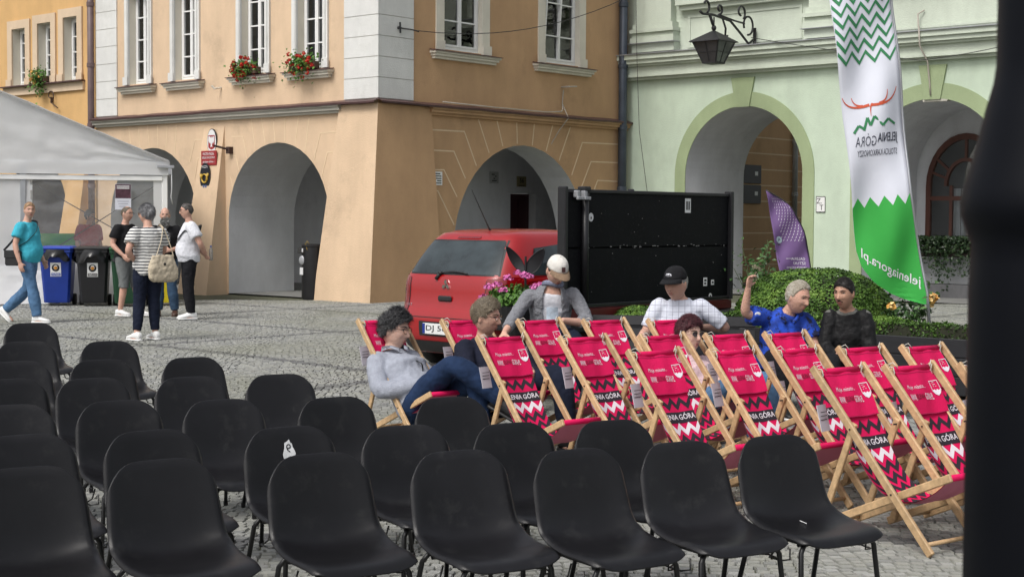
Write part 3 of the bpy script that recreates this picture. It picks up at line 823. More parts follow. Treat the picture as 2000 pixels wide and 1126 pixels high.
# the big moulded ledge
mb = MB()
for (za, zb_, pr) in ((5.07, 5.19, .36), (4.98, 5.07, .31), (4.93, 4.98, .24), (4.76, 4.93, .17), (4.70, 4.76, .20), (4.64, 4.70, .11)): fbox(mb, mapg, .001, 16, za + .002, zb_, -pr, -.0005 if pr != .36 else .05)
mb.build('ledge', M_mintl, GH)
mb = MB(); mb.add([mapg(-.0, 5.192, -.40), mapg(16, 5.192, -.40), mapg(16, 5.24, .05), mapg(0, 5.24, .05), mapg(0, 5.175, -.40), mapg(16, 5.175, -.40)], [(0, 1, 2, 3), (4, 5, 1, 0)]); mb.build('ledge_flashing', M_zinc, GH)
for (p0, p1) in ((.30, 1.36), (4.62, 5.34), (8.9, 9.7)):
    mb = MB(); fbox(mb, mapg, p0 + .06, p1 - .06, 5.86, 9, -.16, .049)
    for (za, zb_, pr, ex) in ((5.44, 5.56, .22, .05), (5.56, 5.66, .18, .02), (5.66, 5.74, .24, .05), (5.74, 5.86, .19, .0)): fbox(mb, mapg, p0 - ex, p1 + ex, za, zb_ - .002, -pr, .049)
    fbox(mb, mapg, p0 - .03, p1 + .03, 5.24, 5.44, -.17, .049)
    mb.build('pilaster', M_mintl, GH)
    mb = MB(); fbox(mb, mapg, p0 - .08, p1 + .08, 5.425, 5.437, -.27, -.001); mb.build('pilaster_flashing', M_zinc, GH)
for (s0, s1) in ((1.62, 4.42), (5.6, 8.7)):
    mb = MB(); w_ = .06
    fbox(mb, mapg, s0, s1, 5.92, 5.98, .028, .0495); fbox(mb, mapg, s0, s1, 5.28, 5.33, .028, .0495); fbox(mb, mapg, s0, s0 + w_, 5.33, 5.92, .029, .0495); fbox(mb, mapg, s1 - w_, s1, 5.33, 5.92, .029, .0495)
    mb.build('panel_moulding', M_mintl, GH)
    mb = MB(); fbox(mb, mapg, s0 - .2, s1 + .2, 6.18, 6.36, -.18, .0495); fbox(mb, mapg, s0 - .15, s1 + .15, 6.08, 6.178, -.1, .0495); mb.build('upper_sill', M_mintl, GH)
    mb = MB(); fbox(mb, mapg, s0 - .23, s1 + .23, 6.362, 6.385, -.22, .0495); mb.build('upper_sill_flashing', M_zinc, GH)
# pigeon spikes along the ledge
mb = MB(); x = .05
while x < 9.6:
    a = rng.uniform(-.05, .05); 
    for k_ in (-1, 1):
        p = mapg(x, 5.235, -.05); q = mapg(x + .05 * k_ + a, 5.34, -.10)
        mb.add([p + Vector((-.0022, 0, 0)), p + Vector((.0022, 0, 0)), q], [(0, 1, 2)])
    x += .055
o = mb.build('pigeon_spikes', mat('spike_wire', (0.55, 0.54, 0.50), 0.5, 0.1), GH, fix=False)
# cable and box over the second arch
mb = MB(); mb.tube([mapg(7.1, 5.62, .02), mapg(7.0, 5.55, -.05), mapg(7.02, 5.3, -.06), mapg(7.2, 5.26, -.41), mapg(7.2, 4.9, -.36), mapg(7.26, 4.62, -.14), mapg(7.28, 4.2, -.07), mapg(7.3, 3.98, -.07)], .016, 6); mb.build('ledge_cable', M_cable, GH, smooth=True)
mb = MB(); fbox(mb, mapg, 7.12, 7.62, 3.86, 3.95, -.02, .12); mb.build('arch_lamp_box', M_greytrim, GH)
# overhead wires
def wire(name, label, pts, r=.008, m=None):
    mb = MB(); mb.tube(pts, r, 5); o = mb.build(name, m or M_wire, None, smooth=True); tag(o, label, 'wire'); return o
def sag(a, b, s, n=14): return [a.lerp(b, i / n) - Vector((0, 0, s * 4 * (i / n) * (1 - i / n))) for i in range(n + 1)]
wire('overhead_wire', 'thin dark wire strung from white corner quoins past the ochre windows', sag(W(.03, .48, 5.12), W(.62, 7.3, 6.55), .42))
wire('overhead_wire', 'thin dark wire sagging from the iron lantern along the mint ledge', sag(W(3.5, 7.25, 5.32), W(7.24, 7.25, 4.62), .03) + sag(W(7.24, 7.25, 4.62), W(9.6, 7.25, 4.9), .05)[1:])
wire('facade_wire', 'thin wire hanging straight down the mint wall beside blue-grey downpipe', [W(.55, 7.2, 8), W(.62, 7.2, 5.3), W(.70, 7.22, 3.5), W(.80, 7.63, 1.2)], .006)
t = MB(); t.tube([Vector((0, 0, 0)), Vector((.0, -.06, .0))], .03, 6); t.tube([(0, -.05, .10), (0, -.06, -.10)], .018, 6); t.tube([(0, -.05, 0), (.12, -.25, -.04), (.25, -.3, -.07)], .012, 5)
o = t.build('wire_anchor', M_iron, None); o.location = W(.035, .48, 5.12); o.rotation_euler = (0, 0, TH + pi / 2); tag(o, 'white-stained iron wire anchor bolted to the corner quoins', 'wire anchor')
# ================================================================== black shell chairs
M_plastic = mat('chair_plastic', (0.008, 0.0078, 0.0092), 0.33, 0.25, vs=5, bump=0.12, bs=420, spec=0.36, dirt=((0.05, 0.05, 0.048), 9.0, 0.3), rnd=.25)
M_steel = mat('chair_steel', (0.010, 0.010, 0.011), 0.35, 0.2, vs=9)
M_sticker = mat('sticker_white', (0.72, 0.73, 0.74), 0.55, 0.12, vs=20)

PROF = [(0.235, 0.820), (0.222, 0.760), (0.205, 0.690), (0.188, 0.620), (0.170, 0.555), (0.148, 0.505), (0.115, 0.470), (0.065, 0.450), (0.0, 0.443), (-.070, 0.443), (-.140, 0.447), (-.215, 0.447), (-.262, 0.436), (-.285, 0.412)]
def prof(t):
    x = t * (len(PROF) - 1); i = min(int(x), len(PROF) - 2); f = x - i
    p = [PROF[min(max(i + k, 0), len(PROF) - 1)] for k in (-1, 0, 1, 2)]
    def cr(a, b, c, d): return .5 * ((2 * b) + (-a + c) * f + (2 * a - 5 * b + 4 * c - d) * f * f + (-a + 3 * b - 3 * c + d) * f ** 3)
    return cr(*[q[0] for q in p]), cr(*[q[1] for q in p])
def shell(u, v):
    a = abs(u)
    def corner(c, dep): 
        if a <= c: return 0
        k = min((a - c) / (1 - c), 1); return dep * (1 - math.sqrt(max(0, 1 - k * k)))
    v0 = corner(.34, .165) + .008 * a * a; v1 = corner(.40, .11)
    vv = v0 + (1 - v0 - v1) * v
    hw = np.interp(vv, [0, .08, .2, .38, .5, .62, .8, .93, 1], [.218, .226, .236, .246, .250, .248, .240, .224, .208])
    y, z = prof(vv)
    e = 1e-3; y2, z2 = prof(min(vv + e, 1)); y1, z1 = prof(max(vv - e, 0))
    ty, tz = y2 - y1, z2 - z1; L = math.hypot(ty, tz); ny, nz = tz / L, -ty / L      # normal towards sitter
    if nz < 0 and vv > .5: ny, nz = -ny, -nz
    if ny > 0 and vv <= .5: ny, nz = -ny, -nz
    curl = np.interp(vv, [0, .25, .5, .7, 1], [.026, .042, .052, .024, .004]) * a ** 2.2
    lip = -.020 * max(0, (a - .90) / .10) ** 2
    if vv < .04: lip -= .012 * (1 - vv / .04) ** 2
    return Vector((u * hw, y + ny * (curl + lip), z + nz * (curl + lip)))
US = [-1, -.985, -.96, -.93, -.86, -.76, -.64, -.5, -.35, -.18, 0, .18, .35, .5, .64, .76, .86, .93, .96, .985, 1]
def make_chair():
    root = thing('stacking_chair', '', 'chair')
    mb = MB(); nv = 40; n = len(US)
    vs = [shell(u, (j / nv) ** 1.0) for j in range(nv + 1) for u in US]
    mb.add(vs, [(j * n + i, j * n + i + 1, (j + 1) * n + i + 1, (j + 1) * n + i) for j in range(nv) for i in range(n - 1)])
    sh = mb.build('seat_shell', M_plastic, root, smooth=True)
    so = sh.modifiers.new('thick', 'SOLIDIFY'); so.thickness = .010; so.offset = 0
    bv = sh.modifiers.new('round', 'BEVEL'); bv.width = .003; bv.segments = 2; bv.limit_method = 'ANGLE'; bv.angle_limit = RAD(50)
    for sx in (-1, 1):
        for (y0, y1) in ((-.215, -.262), (.115, .225)):
            mb = MB(); mb.tube([(sx * .165, y0, .425), (sx * .185, y0, .42), (sx * .205, y0 + (y1 - y0) * .12, .39), (sx * .232, y1, .012)], .0115, 8)
            lg = mb.build('leg', M_steel, root, smooth=True)
            mb = MB(); mb.lathe([(.014, 0), (.015, .03), (.0118, .034)], 8, c=(sx * .233, y1, 0)); mb.build('foot_cap', M_plastic, lg)
        mb = MB(); mb.tube([(sx * .175, -.20, .424), (sx * .178, 0, .424), (sx * .175, .12, .424)], .010, 8); mb.build('seat_rail', M_steel, root, smooth=True)
        mb = MB(); mb.tube([(sx * .215, -.16, .40), (sx * .215, -.16, .352), (sx * .255, -.15, .35), (sx * .262, -.08, .352), (sx * .235, -.06, .352), (sx * .215, -.05, .36), (sx * .20, -.05, .41)], .0042, 6); mb.build('link_hook', M_steel, root, smooth=True)
    mb = MB(); mb.tube([(-.18, -.17, .412), (.18, -.17, .412)], .009, 6); mb.tube([(-.18, .09, .412), (.18, .09, .412)], .009, 6); mb.build('cross_tube', M_steel, root)
    return root
CHAIRS = [[(-1.91, 5.87), (-1.43, 6.08), (-0.82, 6.26), (-0.24, 6.36), (0.26, 6.42), (0.74, 6.66), (1.19, 6.87)],
          [(-2.2, 6.76), (-1.67, 6.91), (-1.06, 7.06), (-0.52, 7.14), (-0.01, 7.25), (0.48, 7.37)],
          [(-2.62, 7.83), (-2.11, 8.03), (-1.57, 8.11), (-0.98, 8.25), (-0.35, 8.29)],
          [(-3.04, 9.07), (-2.56, 9.15), (-1.99, 9.28), (-1.47, 9.46)],
          [(-3.36, 10.2), (-2.83, 10.35), (-2.25, 10.54)],
          [(-3.75, 11.6), (-3.13, 11.65)], [(-4.15, 12.96)]]
ORD = ['frontmost', 'second', 'third', 'fourth', 'fifth', 'sixth', 'rearmost']
POS = ['leftmost', 'second from left', 'third from left', 'fourth from left', 'fifth from left', 'sixth from left', 'rightmost']
proto = make_chair(); first = True
for r, row in enumerate(CHAIRS):
    for c, (x, y) in enumerate(row):
        o = proto if first else copy_tree(proto); first = False
        psi = RAD(32 + random.uniform(-3, 3)); fwd = Vector((sin(psi), -cos(psi), 0))
        p = Vector((x, y, 0)) + fwd * .235
        o.location = (p.x, p.y, gz(p.y)); o.rotation_euler = (0, 0, psi)
        where = 'rightmost' if c == len(row) - 1 and len(row) > 1 else POS[c]
        if len(row) == 1: lab = 'black plastic shell chair standing alone behind all the other rows'
        else: lab = 'black plastic shell chair, %s in the %s row' % (where, ORD[r])
        if (r, c) == (1, 2): lab = 'black plastic shell chair with a torn white sticker on its backrest'
        tag(o, lab, 'chair', 'black shell chairs set out in rows')
        o.rotation_euler[0] = random.uniform(-.008, .008)
        if (r, c) == (1, 2):
            mb = MB()
            pts = [(-.035, .02), (-.02, -.005), (-.028, .045), (.0, .055), (.01, .04), (.03, .03), (.047, -.01), (.05, -.06), (.02, -.075), (-.02, -.07), (-.042, -.04), (-.03, -.02)]
            pts = [(.036 * (1 + .25 * sin(k * 5.3)) * cos(2 * pi * k / 18) * .8, .048 * (1 + .2 * sin(k * 3.7)) * sin(2 * pi * k / 18)) for k in range(18)]
            def onback(a, b, d=.009):
                q = shell(a / .22, 0.13 - b / .95); return q + Vector((0, -d, 0))
            mb.add([onback(*q) for q in pts] + [onback(0, 0)], [(i, (i + 1) % 18, 18) for i in range(18)]); mb.build('sticker', M_sticker, o, fix=False)
            lettering('9', lambda a, b: onback(-a, b + .01, .0105), M_steel, o, .058)
        if (r, c) == (0, 6):
            mb = MB(); mb.tube([shell(.1, .60) + Vector((0, 0, .009)), shell(.09, .54) + Vector((0, -.006, .008))], .0016, 4); mb.build('scratch', M_sticker, o)

# ================================================================== deckchairs
M_wood = mat('beech_wood', (0.50, 0.335, 0.18), 0.55, 0.26, rnd=.12, vs=4, stretch=(6, 6, 6), dirt=((.25, .14, .06), 3.0, .4), fine=0.12, bs=30, bump=0.06)
M_pink = mat('canvas_pink', (0.63, 0.006, 0.092), 0.8, 0.12, rnd=.06, vs=3, bump=0.25, bs=160, fine=0.05, sheen=0.0, spec=0.25)
M_pinkb = mat('canvas_pink_reverse', (0.52, 0.16, 0.24), 0.85, 0.08, vs=3, bump=0.2, bs=160)
M_pblack = mat('print_black', (0.016, 0.012, 0.022), 0.8, 0.1)
M_pmaroon = mat('print_maroon', (0.10, 0.006, 0.018), 0.8, 0.1)
M_pwhite = mat('print_white', (0.72, 0.70, 0.76), 0.8, 0.06)
M_rope = mat('rope_white', (0.62, 0.60, 0.55), 0.9, 0.15, vs=40)
M_tag = mat('paper_tag', (0.60, 0.58, 0.64), 0.6, 0.08)
DW = 0.215                                   # half width of the frame
A_TOP = Vector((0, .44, .955)); A_FOOT = Vector((0, -.42, .012)); B_REAR = Vector((0, .43, .03)); B_FRONT = Vector((0, -.50, .440))
SL = [(.43, .925), (.35, .80), (.26, .655), (.165, .505), (.072, .375), (-.03, .290), (-.15, .250), (-.28, .275), (-.40, .340), (-.49, .425)]
SLEN = [0]
for a, b in zip(SL, SL[1:]): SLEN.append(SLEN[-1] + math.hypot(a[0] - b[0], a[1] - b[1]))
TOTAL = SLEN[-1]
def sling_at(s):
    d = s * TOTAL
    y = float(np.interp(d, SLEN, [p[0] for p in SL])); z = float(np.interp(d, SLEN, [p[1] for p in SL]))
    i = min(max(int(np.searchsorted(SLEN, d)), 1), len(SL) - 1)
    ty = SL[i][0] - SL[i - 1][0]; tz = SL[i][1] - SL[i - 1][1]; L = math.hypot(ty, tz)
    return y, z, tz / L, -ty / L                                      # point and normal
def sling(v, s, off=0.0):
    """v across (-1..1), s along (0 top .. 1 front bar)"""
    h = .04
    y0, z0, ny, nz = sling_at(s); y1, z1, a1, b1 = sling_at(max(s - h, 0)); y2, z2, a2, b2 = sling_at(min(s + h, 1))
    if h < s < 1 - h: y0 = (y0 * 2 + y1 + y2) / 4; z0 = (z0 * 2 + z1 + z2) / 4
    ny = (ny * 2 + a1 + a2) / 4; nz = (nz * 2 + b1 + b2) / 4
    if ny > 0 and s < .5: ny, nz = -ny, -nz
    if nz < 0 and s >= .5: ny, nz = -ny, -nz
    hw = .158 + .004 * cos(s * pi * 2)
    belly = -.018 * (1 - v * v) * math.sin(pi * min(max(s, 0), 1)) + .003 * sin(v * 7 + s * 9) 
    o = belly + off
    return Vector((v * hw, y0 + ny * o, z0 + nz * o))
def on_sling(x, d, off=.003):                                         # metres across, metres down from the top bar
    return sling(x / .158, d / TOTAL, off)
def zigzag(mb, d, amp, th, teeth, off, half=.1565):
    n = teeth * 2 * 4
    top = []; bot = []
    for i in range(n + 1):
        x = -half + 2 * half * i / n
        ph = (i / 4) % 2; tri = ph if ph <= 1 else 2 - ph
        yy = d + amp * (tri - .5)
        top.append(on_sling(x, yy - th / 2, off)); bot.append(on_sling(x, yy + th / 2, off))
    mb.add(top + bot, [(i, i + 1, n + 2 + i, n + 1 + i) for i in range(n)])
def make_deck():
    root = thing('deckchair', '', 'deckchair')
    for sx in (-1, 1):
        X = Vector((sx * DW, 0, 0)); Xi = Vector((sx * (DW - .052), 0, 0)); Xo = Vector((sx * (DW - .026), 0, 0))
        mb = MB(); mb.bar(A_TOP + X, A_FOOT + X, .024, .048, up=(0, 1, 0), ch=.005); r = mb.build('back_rail', M_wood, root)
        mb = MB(); mb.bar(B_REAR + Xi, B_FRONT + Xi, .022, .046, up=(0, 0, 1), ch=.005); mb.build('seat_rail', M_wood, root)
        hin = A_TOP.lerp(A_FOOT, .345)
        mb = MB(); mb.bar(hin + Xo + Vector((0, 0, .03)), Vector((sx * (DW - .026), .375, .05)), .022, .042, up=(0, 1, 0), ch=.004); mb.build('prop_leg', M_wood, root)
        for q in (hin, A_TOP.lerp(A_FOOT, .69)):
            mb = MB(); mb.tube([q + Vector((sx * (DW - .06), 0, 0)), q + Vector((sx * (DW + .018), 0, 0))], .005, 8); mb.build('bolt', M_iron, r)
        k = MB()
        p = A_TOP + X + Vector((-sx * .02, -.028, -.028))
        k.tube([p + Vector((0, .02, .02)), p + Vector((-sx * .018, -.01, .018)), p + Vector((-sx * .03, -.012, -.015)), p + Vector((-sx * .015, -.014, -.045)), p + Vector((-sx * .035, -.016, -.085))], .0035, 5)
        k.tube([p + Vector((0, .015, .03)), p + Vector((-sx * .02, -.005, .045)), p + Vector((-sx * .05, -.02, .01))], .003, 5)
        k.build('tie_string', M_rope, root, smooth=True)
    for q, hw, nm in ((A_TOP + Vector((0, -.022, -.028)), DW + .005, 'top_bar'), (B_FRONT + Vector((0, .012, -.006)), DW - .05, 'front_bar'), (A_FOOT + Vector((0, .045, .05)), DW, 'foot_bar'), (B_REAR + Vector((0, -.04, .025)), DW - .05, 'rear_bar'), (Vector((0, .375, .085)), DW - .02, 'prop_bar')):
        mb = MB(); mb.tube([q + Vector((-hw, 0, 0)), q + Vector((hw, 0, 0))], .0125, 8); mb.build(nm, M_wood, root, smooth=True)
    # canvas with a paler reverse
    mb = MB(); ns, nu = 44, 12
    f = [sling(-1 + 2 * i / nu, j / ns, 0) for j in range(ns + 1) for i in range(nu + 1)]
    b = [sling(-1 + 2 * i / nu, j / ns, -.004) for j in range(ns + 1) for i in range(nu + 1)]
    q = [(j * (nu + 1) + i, j * (nu + 1) + i + 1, (j + 1) * (nu + 1) + i + 1, (j + 1) * (nu + 1) + i) for j in range(ns) for i in range(nu)]
    mb.add(f, q, 0); mb.add(b, [tuple(reversed(t)) for t in q], 1)
    N = len(f)
    sl_ = mb.build('sling', [M_pink, M_pinkb], root, smooth=True, fix=False)
    for (q0, d0) in ((A_TOP + Vector((0, -.022, -.028)), 0), (B_FRONT + Vector((0, .012, -.006)), 1)):
        mb = MB(); mb.tube([q0 + Vector((-.158, 0, 0)), q0 + Vector((0, 0, 0)), q0 + Vector((.158, 0, 0))], .019, 12); mb.build('sling_hem', M_pink, root, smooth=True)
    for d in (.362, .618, .694, .770, .846, .922): z = MB(); zigzag(z, d, .050, .042, 4, .0025); z.build('black_zigzag', M_pblack, sl_, smooth=True, fix=False)
    z = MB(); zigzag(z, .542, .050, .044, 4, .0027); z.build('white_zigzag', M_pwhite, sl_, smooth=True, fix=False)
    z = MB(); z.grid(lambda u, v: on_sling(-.1565 + .313 * u, .420 + .078 * v, .0024), 12, 4); z.build('black_band', M_pblack, sl_, smooth=True, fix=False)
    fit_text('JELENIA GÓRA', -.150, .150, .457, .058, lambda x, d: on_sling(x, d, .0042), M_pwhite, sl_, bold=.012)
    # head panel hung from the top bar
    def hp(x, d, off=0.0):
        return on_sling(x, d, .016 + .012 * math.sin(min(d / .30, 1) * pi) + .003 * sin(x * 30 + d * 12) + off)
    mb = MB(); mb.grid(lambda u, v: hp(-.155 + .310 * u, -.004 + .305 * v), 10, 14); mb.grid(lambda u, v: hp(-.155 + .310 * u, -.004 + .305 * v, -.006), 10, 14)
    hd = mb.build('head_panel', M_pink, root, smooth=True, fix=False)
    for d_, w_ in ((.034, .004), (.296, .006)): mb = MB(); mb.grid(lambda u, v: hp(-.155 + .310 * u, d_ + w_ * v, .0035), 10, 1); mb.build('seam', mat('canvas_pink_seam', (0.40, 0.003, 0.07), 0.85), hd, fix=False)
    fit_text('Moje miasto...', -.125, .030, .135, .034, lambda x, d: hp(x, d, .004), M_pwhite, hd, shear=.25, bold=-.004)
    fit_text('WWW.', -.128, -.072, .197, .040, lambda x, d: hp(x, d, .004), M_pwhite, hd, bold=.008)
    fit_text('JELENIA', -.070, -.004, .197, .040, lambda x, d: hp(x, d, .004), M_pmaroon, hd, bold=.008)
    fit_text('GORA.PL', -.001, .078, .197, .040, lambda x, d: hp(x, d, .004), M_pwhite, hd, bold=.008)
    sh = [(-.032, .10), (.032, .10), (.032, .165), (.018, .188), (0, .20), (-.018, .188), (-.032, .165)]
    mb = MB(); n = len(sh)
    inn = [(x * .88, .147 + (y - .147) * .90) for x, y in sh]
    mb.add([hp(x + .120, y, .004) for x, y in sh + inn], [(i, (i + 1) % n, n + (i + 1) % n, n + i) for i in range(n)])
    wv = [(-.028, .162), (-.014, .158), (-.005, .166), (.005, .158), (.014, .166), (.028, .160), (.017, .186), (0, .197), (-.017, .186)]
    mb.add([hp(x + .120, y, .0042) for x, y in wv] + [hp(.120, .176, .0042)], [(i, (i + 1) % 9, 9) for i in range(9)])
    for (a, b_, c_, d_) in ((-.016, .112, .02, .002), (-.012, .125, .018, .003), (-.014, .138, .006, .003), (.004, .138, .006, .003)): mb.add([hp(.120 + a, b_, .004), hp(.120 + a + c_, b_, .004), hp(.120 + a + c_, b_ + d_, .004), hp(.120 + a, b_ + d_, .004)], [(0, 1, 2, 3)])
    mb.build('crest', M_pwhite, hd, fix=False)
    # laminated paper tag hanging behind the left rail
    mb = MB(); mb.box((-.175, .385, .665), (.10, .003, .155), Matrix.Rotation(RAD(12), 3, 'Z') @ Matrix.Rotation(RAD(-14), 3, 'X')); tg = mb.build('paper_tag', M_tag, root)
    mb = MB()
    for k_ in range(4): mb.box((-.175, .382 - .004 * k_ * .3, .70 - .022 * k_), (.07, .0012, .004), Matrix.Rotation(RAD(12), 3, 'Z') @ Matrix.Rotation(RAD(-14), 3, 'X'))
    mb.build('print_line', M_steel, tg)
    return root
DECK = [('G', [(-1.24, 12.10, 40), (-.57, 12.12, 37), (.04, 12.16, 37), (.57, 12.20, 37), (1.10, 12.26, 37)]),
        ('F', [(-.25, 10.80, 37), (.34, 10.82, 37), (.93, 11.0, 37), (1.42, 11.12, 37), (1.88, 11.26, 37)]),
        ('E', [(.75, 9.76, 37), (1.28, 9.84, 37), (1.73, 9.98, 37), (2.19, 10.13, 37), (2.65, 10.27, 37)]),
        ('D', [(1.74, 8.71, 37), (2.19, 8.86, 37), (2.67, 9.0, 37)])]
DROW = {'G': 'rearmost', 'F': 'third', 'E': 'second', 'D': 'nearest'}
pd = make_deck(); first = True; DECKPOS = {}
for key, row in DECK:
    for c, (x, y, ang) in enumerate(row):
        o = pd if first else copy_tree(pd); first = False
        psi = RAD(ang + random.uniform(-1.2, 1.2)); fwd = Vector((sin(psi), -cos(psi), 0)); lat = Vector((cos(psi), sin(psi), 0))
        p = Vector((x, y, 0)) + lat * DW + fwd * .44
        o.location = (p.x, p.y, gz(p.y)); o.rotation_euler = (0, 0, psi)
        DECKPOS[key + str(c)] = (p, psi)
        where = 'rightmost' if c == len(row) - 1 else POS[c]
        lab = 'empty pink zigzag deckchair, %s in the %s row of deckchairs' % (where, DROW[key])
        if (key, c) == ('G', 0): lab = 'pink deckchair holding the woman in a light grey fleece'
        if (key, c) == ('G', 1): lab = 'pink deckchair holding the man in a navy top'
        if (key, c) == ('G', 4): lab = 'pink deckchair holding the red-haired woman in sunglasses'
        tag(o, lab, 'deckchair', 'pink deckchairs')
# ================================================================== foliage helper
def leaf_mat(name, cols, rough=0.55):
    m = bpy.data.materials.new(name); m.use_nodes = True
    n = m.node_tree.nodes; l = m.node_tree.links; p = n['Principled BSDF']
    at = n.new('ShaderNodeAttribute'); at.attribute_name = 'tint'
    cr = n.new('ShaderNodeValToRGB'); els = cr.color_ramp.elements
    els[0].color = (*cols[0], 1); els[1].color = (*cols[-1], 1)
    for i, c in enumerate(cols[1:-1]):
        e = els.new((i + 1) / (len(cols) - 1)); e.color = (*c, 1)
    l.new(at.outputs['Fac'], cr.inputs[0]); l.new(cr.outputs[0], p.inputs['Base Color'])
    p.inputs['Roughness'].default_value = rough
    p.inputs['Specular IOR Level'].default_value = 0.35
    p.inputs['Transmission Weight'].default_value = 0.0
    MATS[name] = m
    return m
M_box = leaf_mat('box_leaves', [(0.03, 0.065, 0.010), (0.06, 0.13, 0.018), (0.10, 0.20, 0.028), (0.17, 0.28, 0.05)])
M_boxl = leaf_mat('box_leaves_fresh', [(0.04, 0.085, 0.012), (0.09, 0.18, 0.022), (0.16, 0.28, 0.04)])
M_rose = leaf_mat('rose_leaves', [(0.02, 0.055, 0.012), (0.05, 0.12, 0.03), (0.11, 0.21, 0.06)], 0.4)
M_ivy = leaf_mat('ivy_leaves', [(0.008, 0.018, 0.008), (0.02, 0.045, 0.016), (0.05, 0.085, 0.03)], 0.4)
M_ger = leaf_mat('geranium_leaves', [(0.03, 0.08, 0.012), (0.07, 0.17, 0.025), (0.13, 0.27, 0.045)])
M_petr = leaf_mat('petals_red', [(0.32, 0.010, 0.008), (0.55, 0.022, 0.014), (0.70, 0.05, 0.03)], 0.6)
M_petp = leaf_mat('petals_pink', [(0.42, 0.06, 0.24), (0.62, 0.14, 0.40), (0.76, 0.32, 0.56)], 0.6)
M_pety = leaf_mat('petals_yellow', [(0.72, 0.33, 0.06), (0.80, 0.50, 0.14), (0.85, 0.66, 0.34)], 0.6)
M_twig = mat('twigs_dark', (0.022, 0.024, 0.012), 0.9, 0.4, vs=14)
def leaves(name, parent, m, P, N, size, spread=0.9, aspect=1.7, tint=None):
    """leaf blades (a folded diamond each) at points P facing roughly N"""
    P = np.asarray(P, float); N = np.asarray(N, float); n = len(P)
    d = N + rng.normal(0, spread, (n, 3)); d /= np.linalg.norm(d, axis=1)[:, None]
    r = rng.normal(0, 1, (n, 3)); a = np.cross(d, r); a /= np.linalg.norm(a, axis=1)[:, None]; b = np.cross(d, a)
    s = size * rng.uniform(.6, 1.25, n)[:, None]
    fold = d * s * .18
    vs = np.stack([P - a * s * aspect / 2, P + b * s * .5 + fold, P + a * s * aspect / 2, P - b * s * .5 + fold], 1).reshape(-1, 3)
    i = np.arange(n) * 4
    fs = np.concatenate([np.stack([i, i + 1, i + 2], 1), np.stack([i, i + 2, i + 3], 1)])
    me = bpy.data.meshes.new(name); me.from_pydata(vs.tolist(), [], fs.tolist())
    at = me.attributes.new('tint', 'FLOAT', 'POINT'); t = rng.beta(2, 2, n) if tint is None else tint
    at.data.foreach_set('value', np.repeat(t, 4).astype(np.float32))
    me.materials.append(m)
    o = bpy.data.objects.new(name, me); COL.objects.link(o); o.parent = parent
    return o
def dirs(n, up=False):
    v = rng.normal(0, 1, (n, 3)); v /= np.linalg.norm(v, axis=1)[:, None]
    if up: v[:, 2] = np.abs(v[:, 2])
    return v

def clipped_mound(name, label, loc, r, n, leaf=.022):
    t = thing(name, label, 'shrub', loc)
    v = dirs(n, True)
    lump = np.array([1 + .025 * mnoise.noise(Vector(q) * 3) + .012 * mnoise.noise(Vector(q) * 11) for q in v])
    e = np.sign(v) * np.abs(v) ** .82
    P = e * np.array(r) * lump[:, None] * rng.uniform(.96, 1.012, n)[:, None]
    tint = np.clip(.45 + .9 * np.array([mnoise.noise(Vector(q) * 6) for q in v]) + rng.normal(0, .2, n), 0, 1)
    leaves('foliage', t, M_box, P, v, leaf, .5, 1.5, tint)
    mb = MB(); mb.ball((0, 0, 0), (r[0] * .9, r[1] * .9, r[2] * .9), 20, 12); mb.build('inner_twigs', M_twig, t, smooth=True)
    return t
def hedge_strip(name, label, a, b, wd, h, n, m=None, leaf=.02):
    a = Vector(a); b = Vector(b); d = (b - a); L = d.length; d.normalize(); nn = Vector((-d.y, d.x, 0))
    t = thing(name, label, 'hedge', a, math.atan2(d.y, d.x))
    u = rng.rand(n) * L; f = rng.rand(n)
    P = np.zeros((n, 3)); N = np.zeros((n, 3)); P[:, 0] = u
    topm = f < .5
    P[topm, 1] = rng.uniform(-wd / 2, wd / 2, topm.sum()); P[topm, 2] = h; N[topm, 2] = 1
    side = ~topm; sg = np.where(rng.rand(side.sum()) < .65, -1, 1)
    P[side, 1] = sg * wd / 2; P[side, 2] = rng.uniform(0, h, side.sum()); N[side, 1] = sg
    w = np.array([mnoise.noise(Vector(q) * 3.0) for q in P]); P += N * (w * .05)[:, None] + rng.normal(0, .008, (n, 3))
    leaves('foliage', t, m or M_box, P, N, leaf, .8, 1.5, np.clip(.5 + w + rng.normal(0, .2, n), 0, 1))
    mb = MB(); mb.box((L / 2, 0, h * .45), (L - .04, wd * .86, h * .9), ch=.02); mb.build('inner_twigs', M_twig, t)
    return t

# ================================================================== raised bed with shrubs
TBX = Vector((0.75532, -0.65535, 0)); TBY = Vector((0.65535, 0.75532, 0))
BA = Vector((2.1, 15.9, 0)); BLEN, BDEP, BH = 4.4, 1.75, .53
bz = gz(15.2)
M_bed = mat('bed_black_boards', (0.018, 0.018, 0.021), 0.5, 0.25, vs=5, bump=0.1, stretch=(1, 1, 6))
bed = thing('raised_bed', 'black-sided raised flower bed in front of the mint-green house', 'planter', (BA.x, BA.y, bz), math.atan2(TBX.y, TBX.x))
for k in range(3):
    mb = MB(); mb.box((BLEN / 2, 0, .09 + .178 * k), (BLEN, .045, .172), ch=.006); mb.build('board', M_bed, bed)
    mb = MB(); mb.box((0, BDEP / 2, .09 + .178 * k), (.045, BDEP - .05, .172), ch=.006); mb.build('board', M_bed, bed)
    mb = MB(); mb.box((BLEN, BDEP / 2, .09 + .178 * k), (.045, BDEP - .05, .172), ch=.006); mb.build('board', M_bed, bed)
    mb = MB(); mb.box((BLEN / 2, BDEP, .09 + .178 * k), (BLEN, .045, .172), ch=.006); mb.build('board', M_bed, bed)
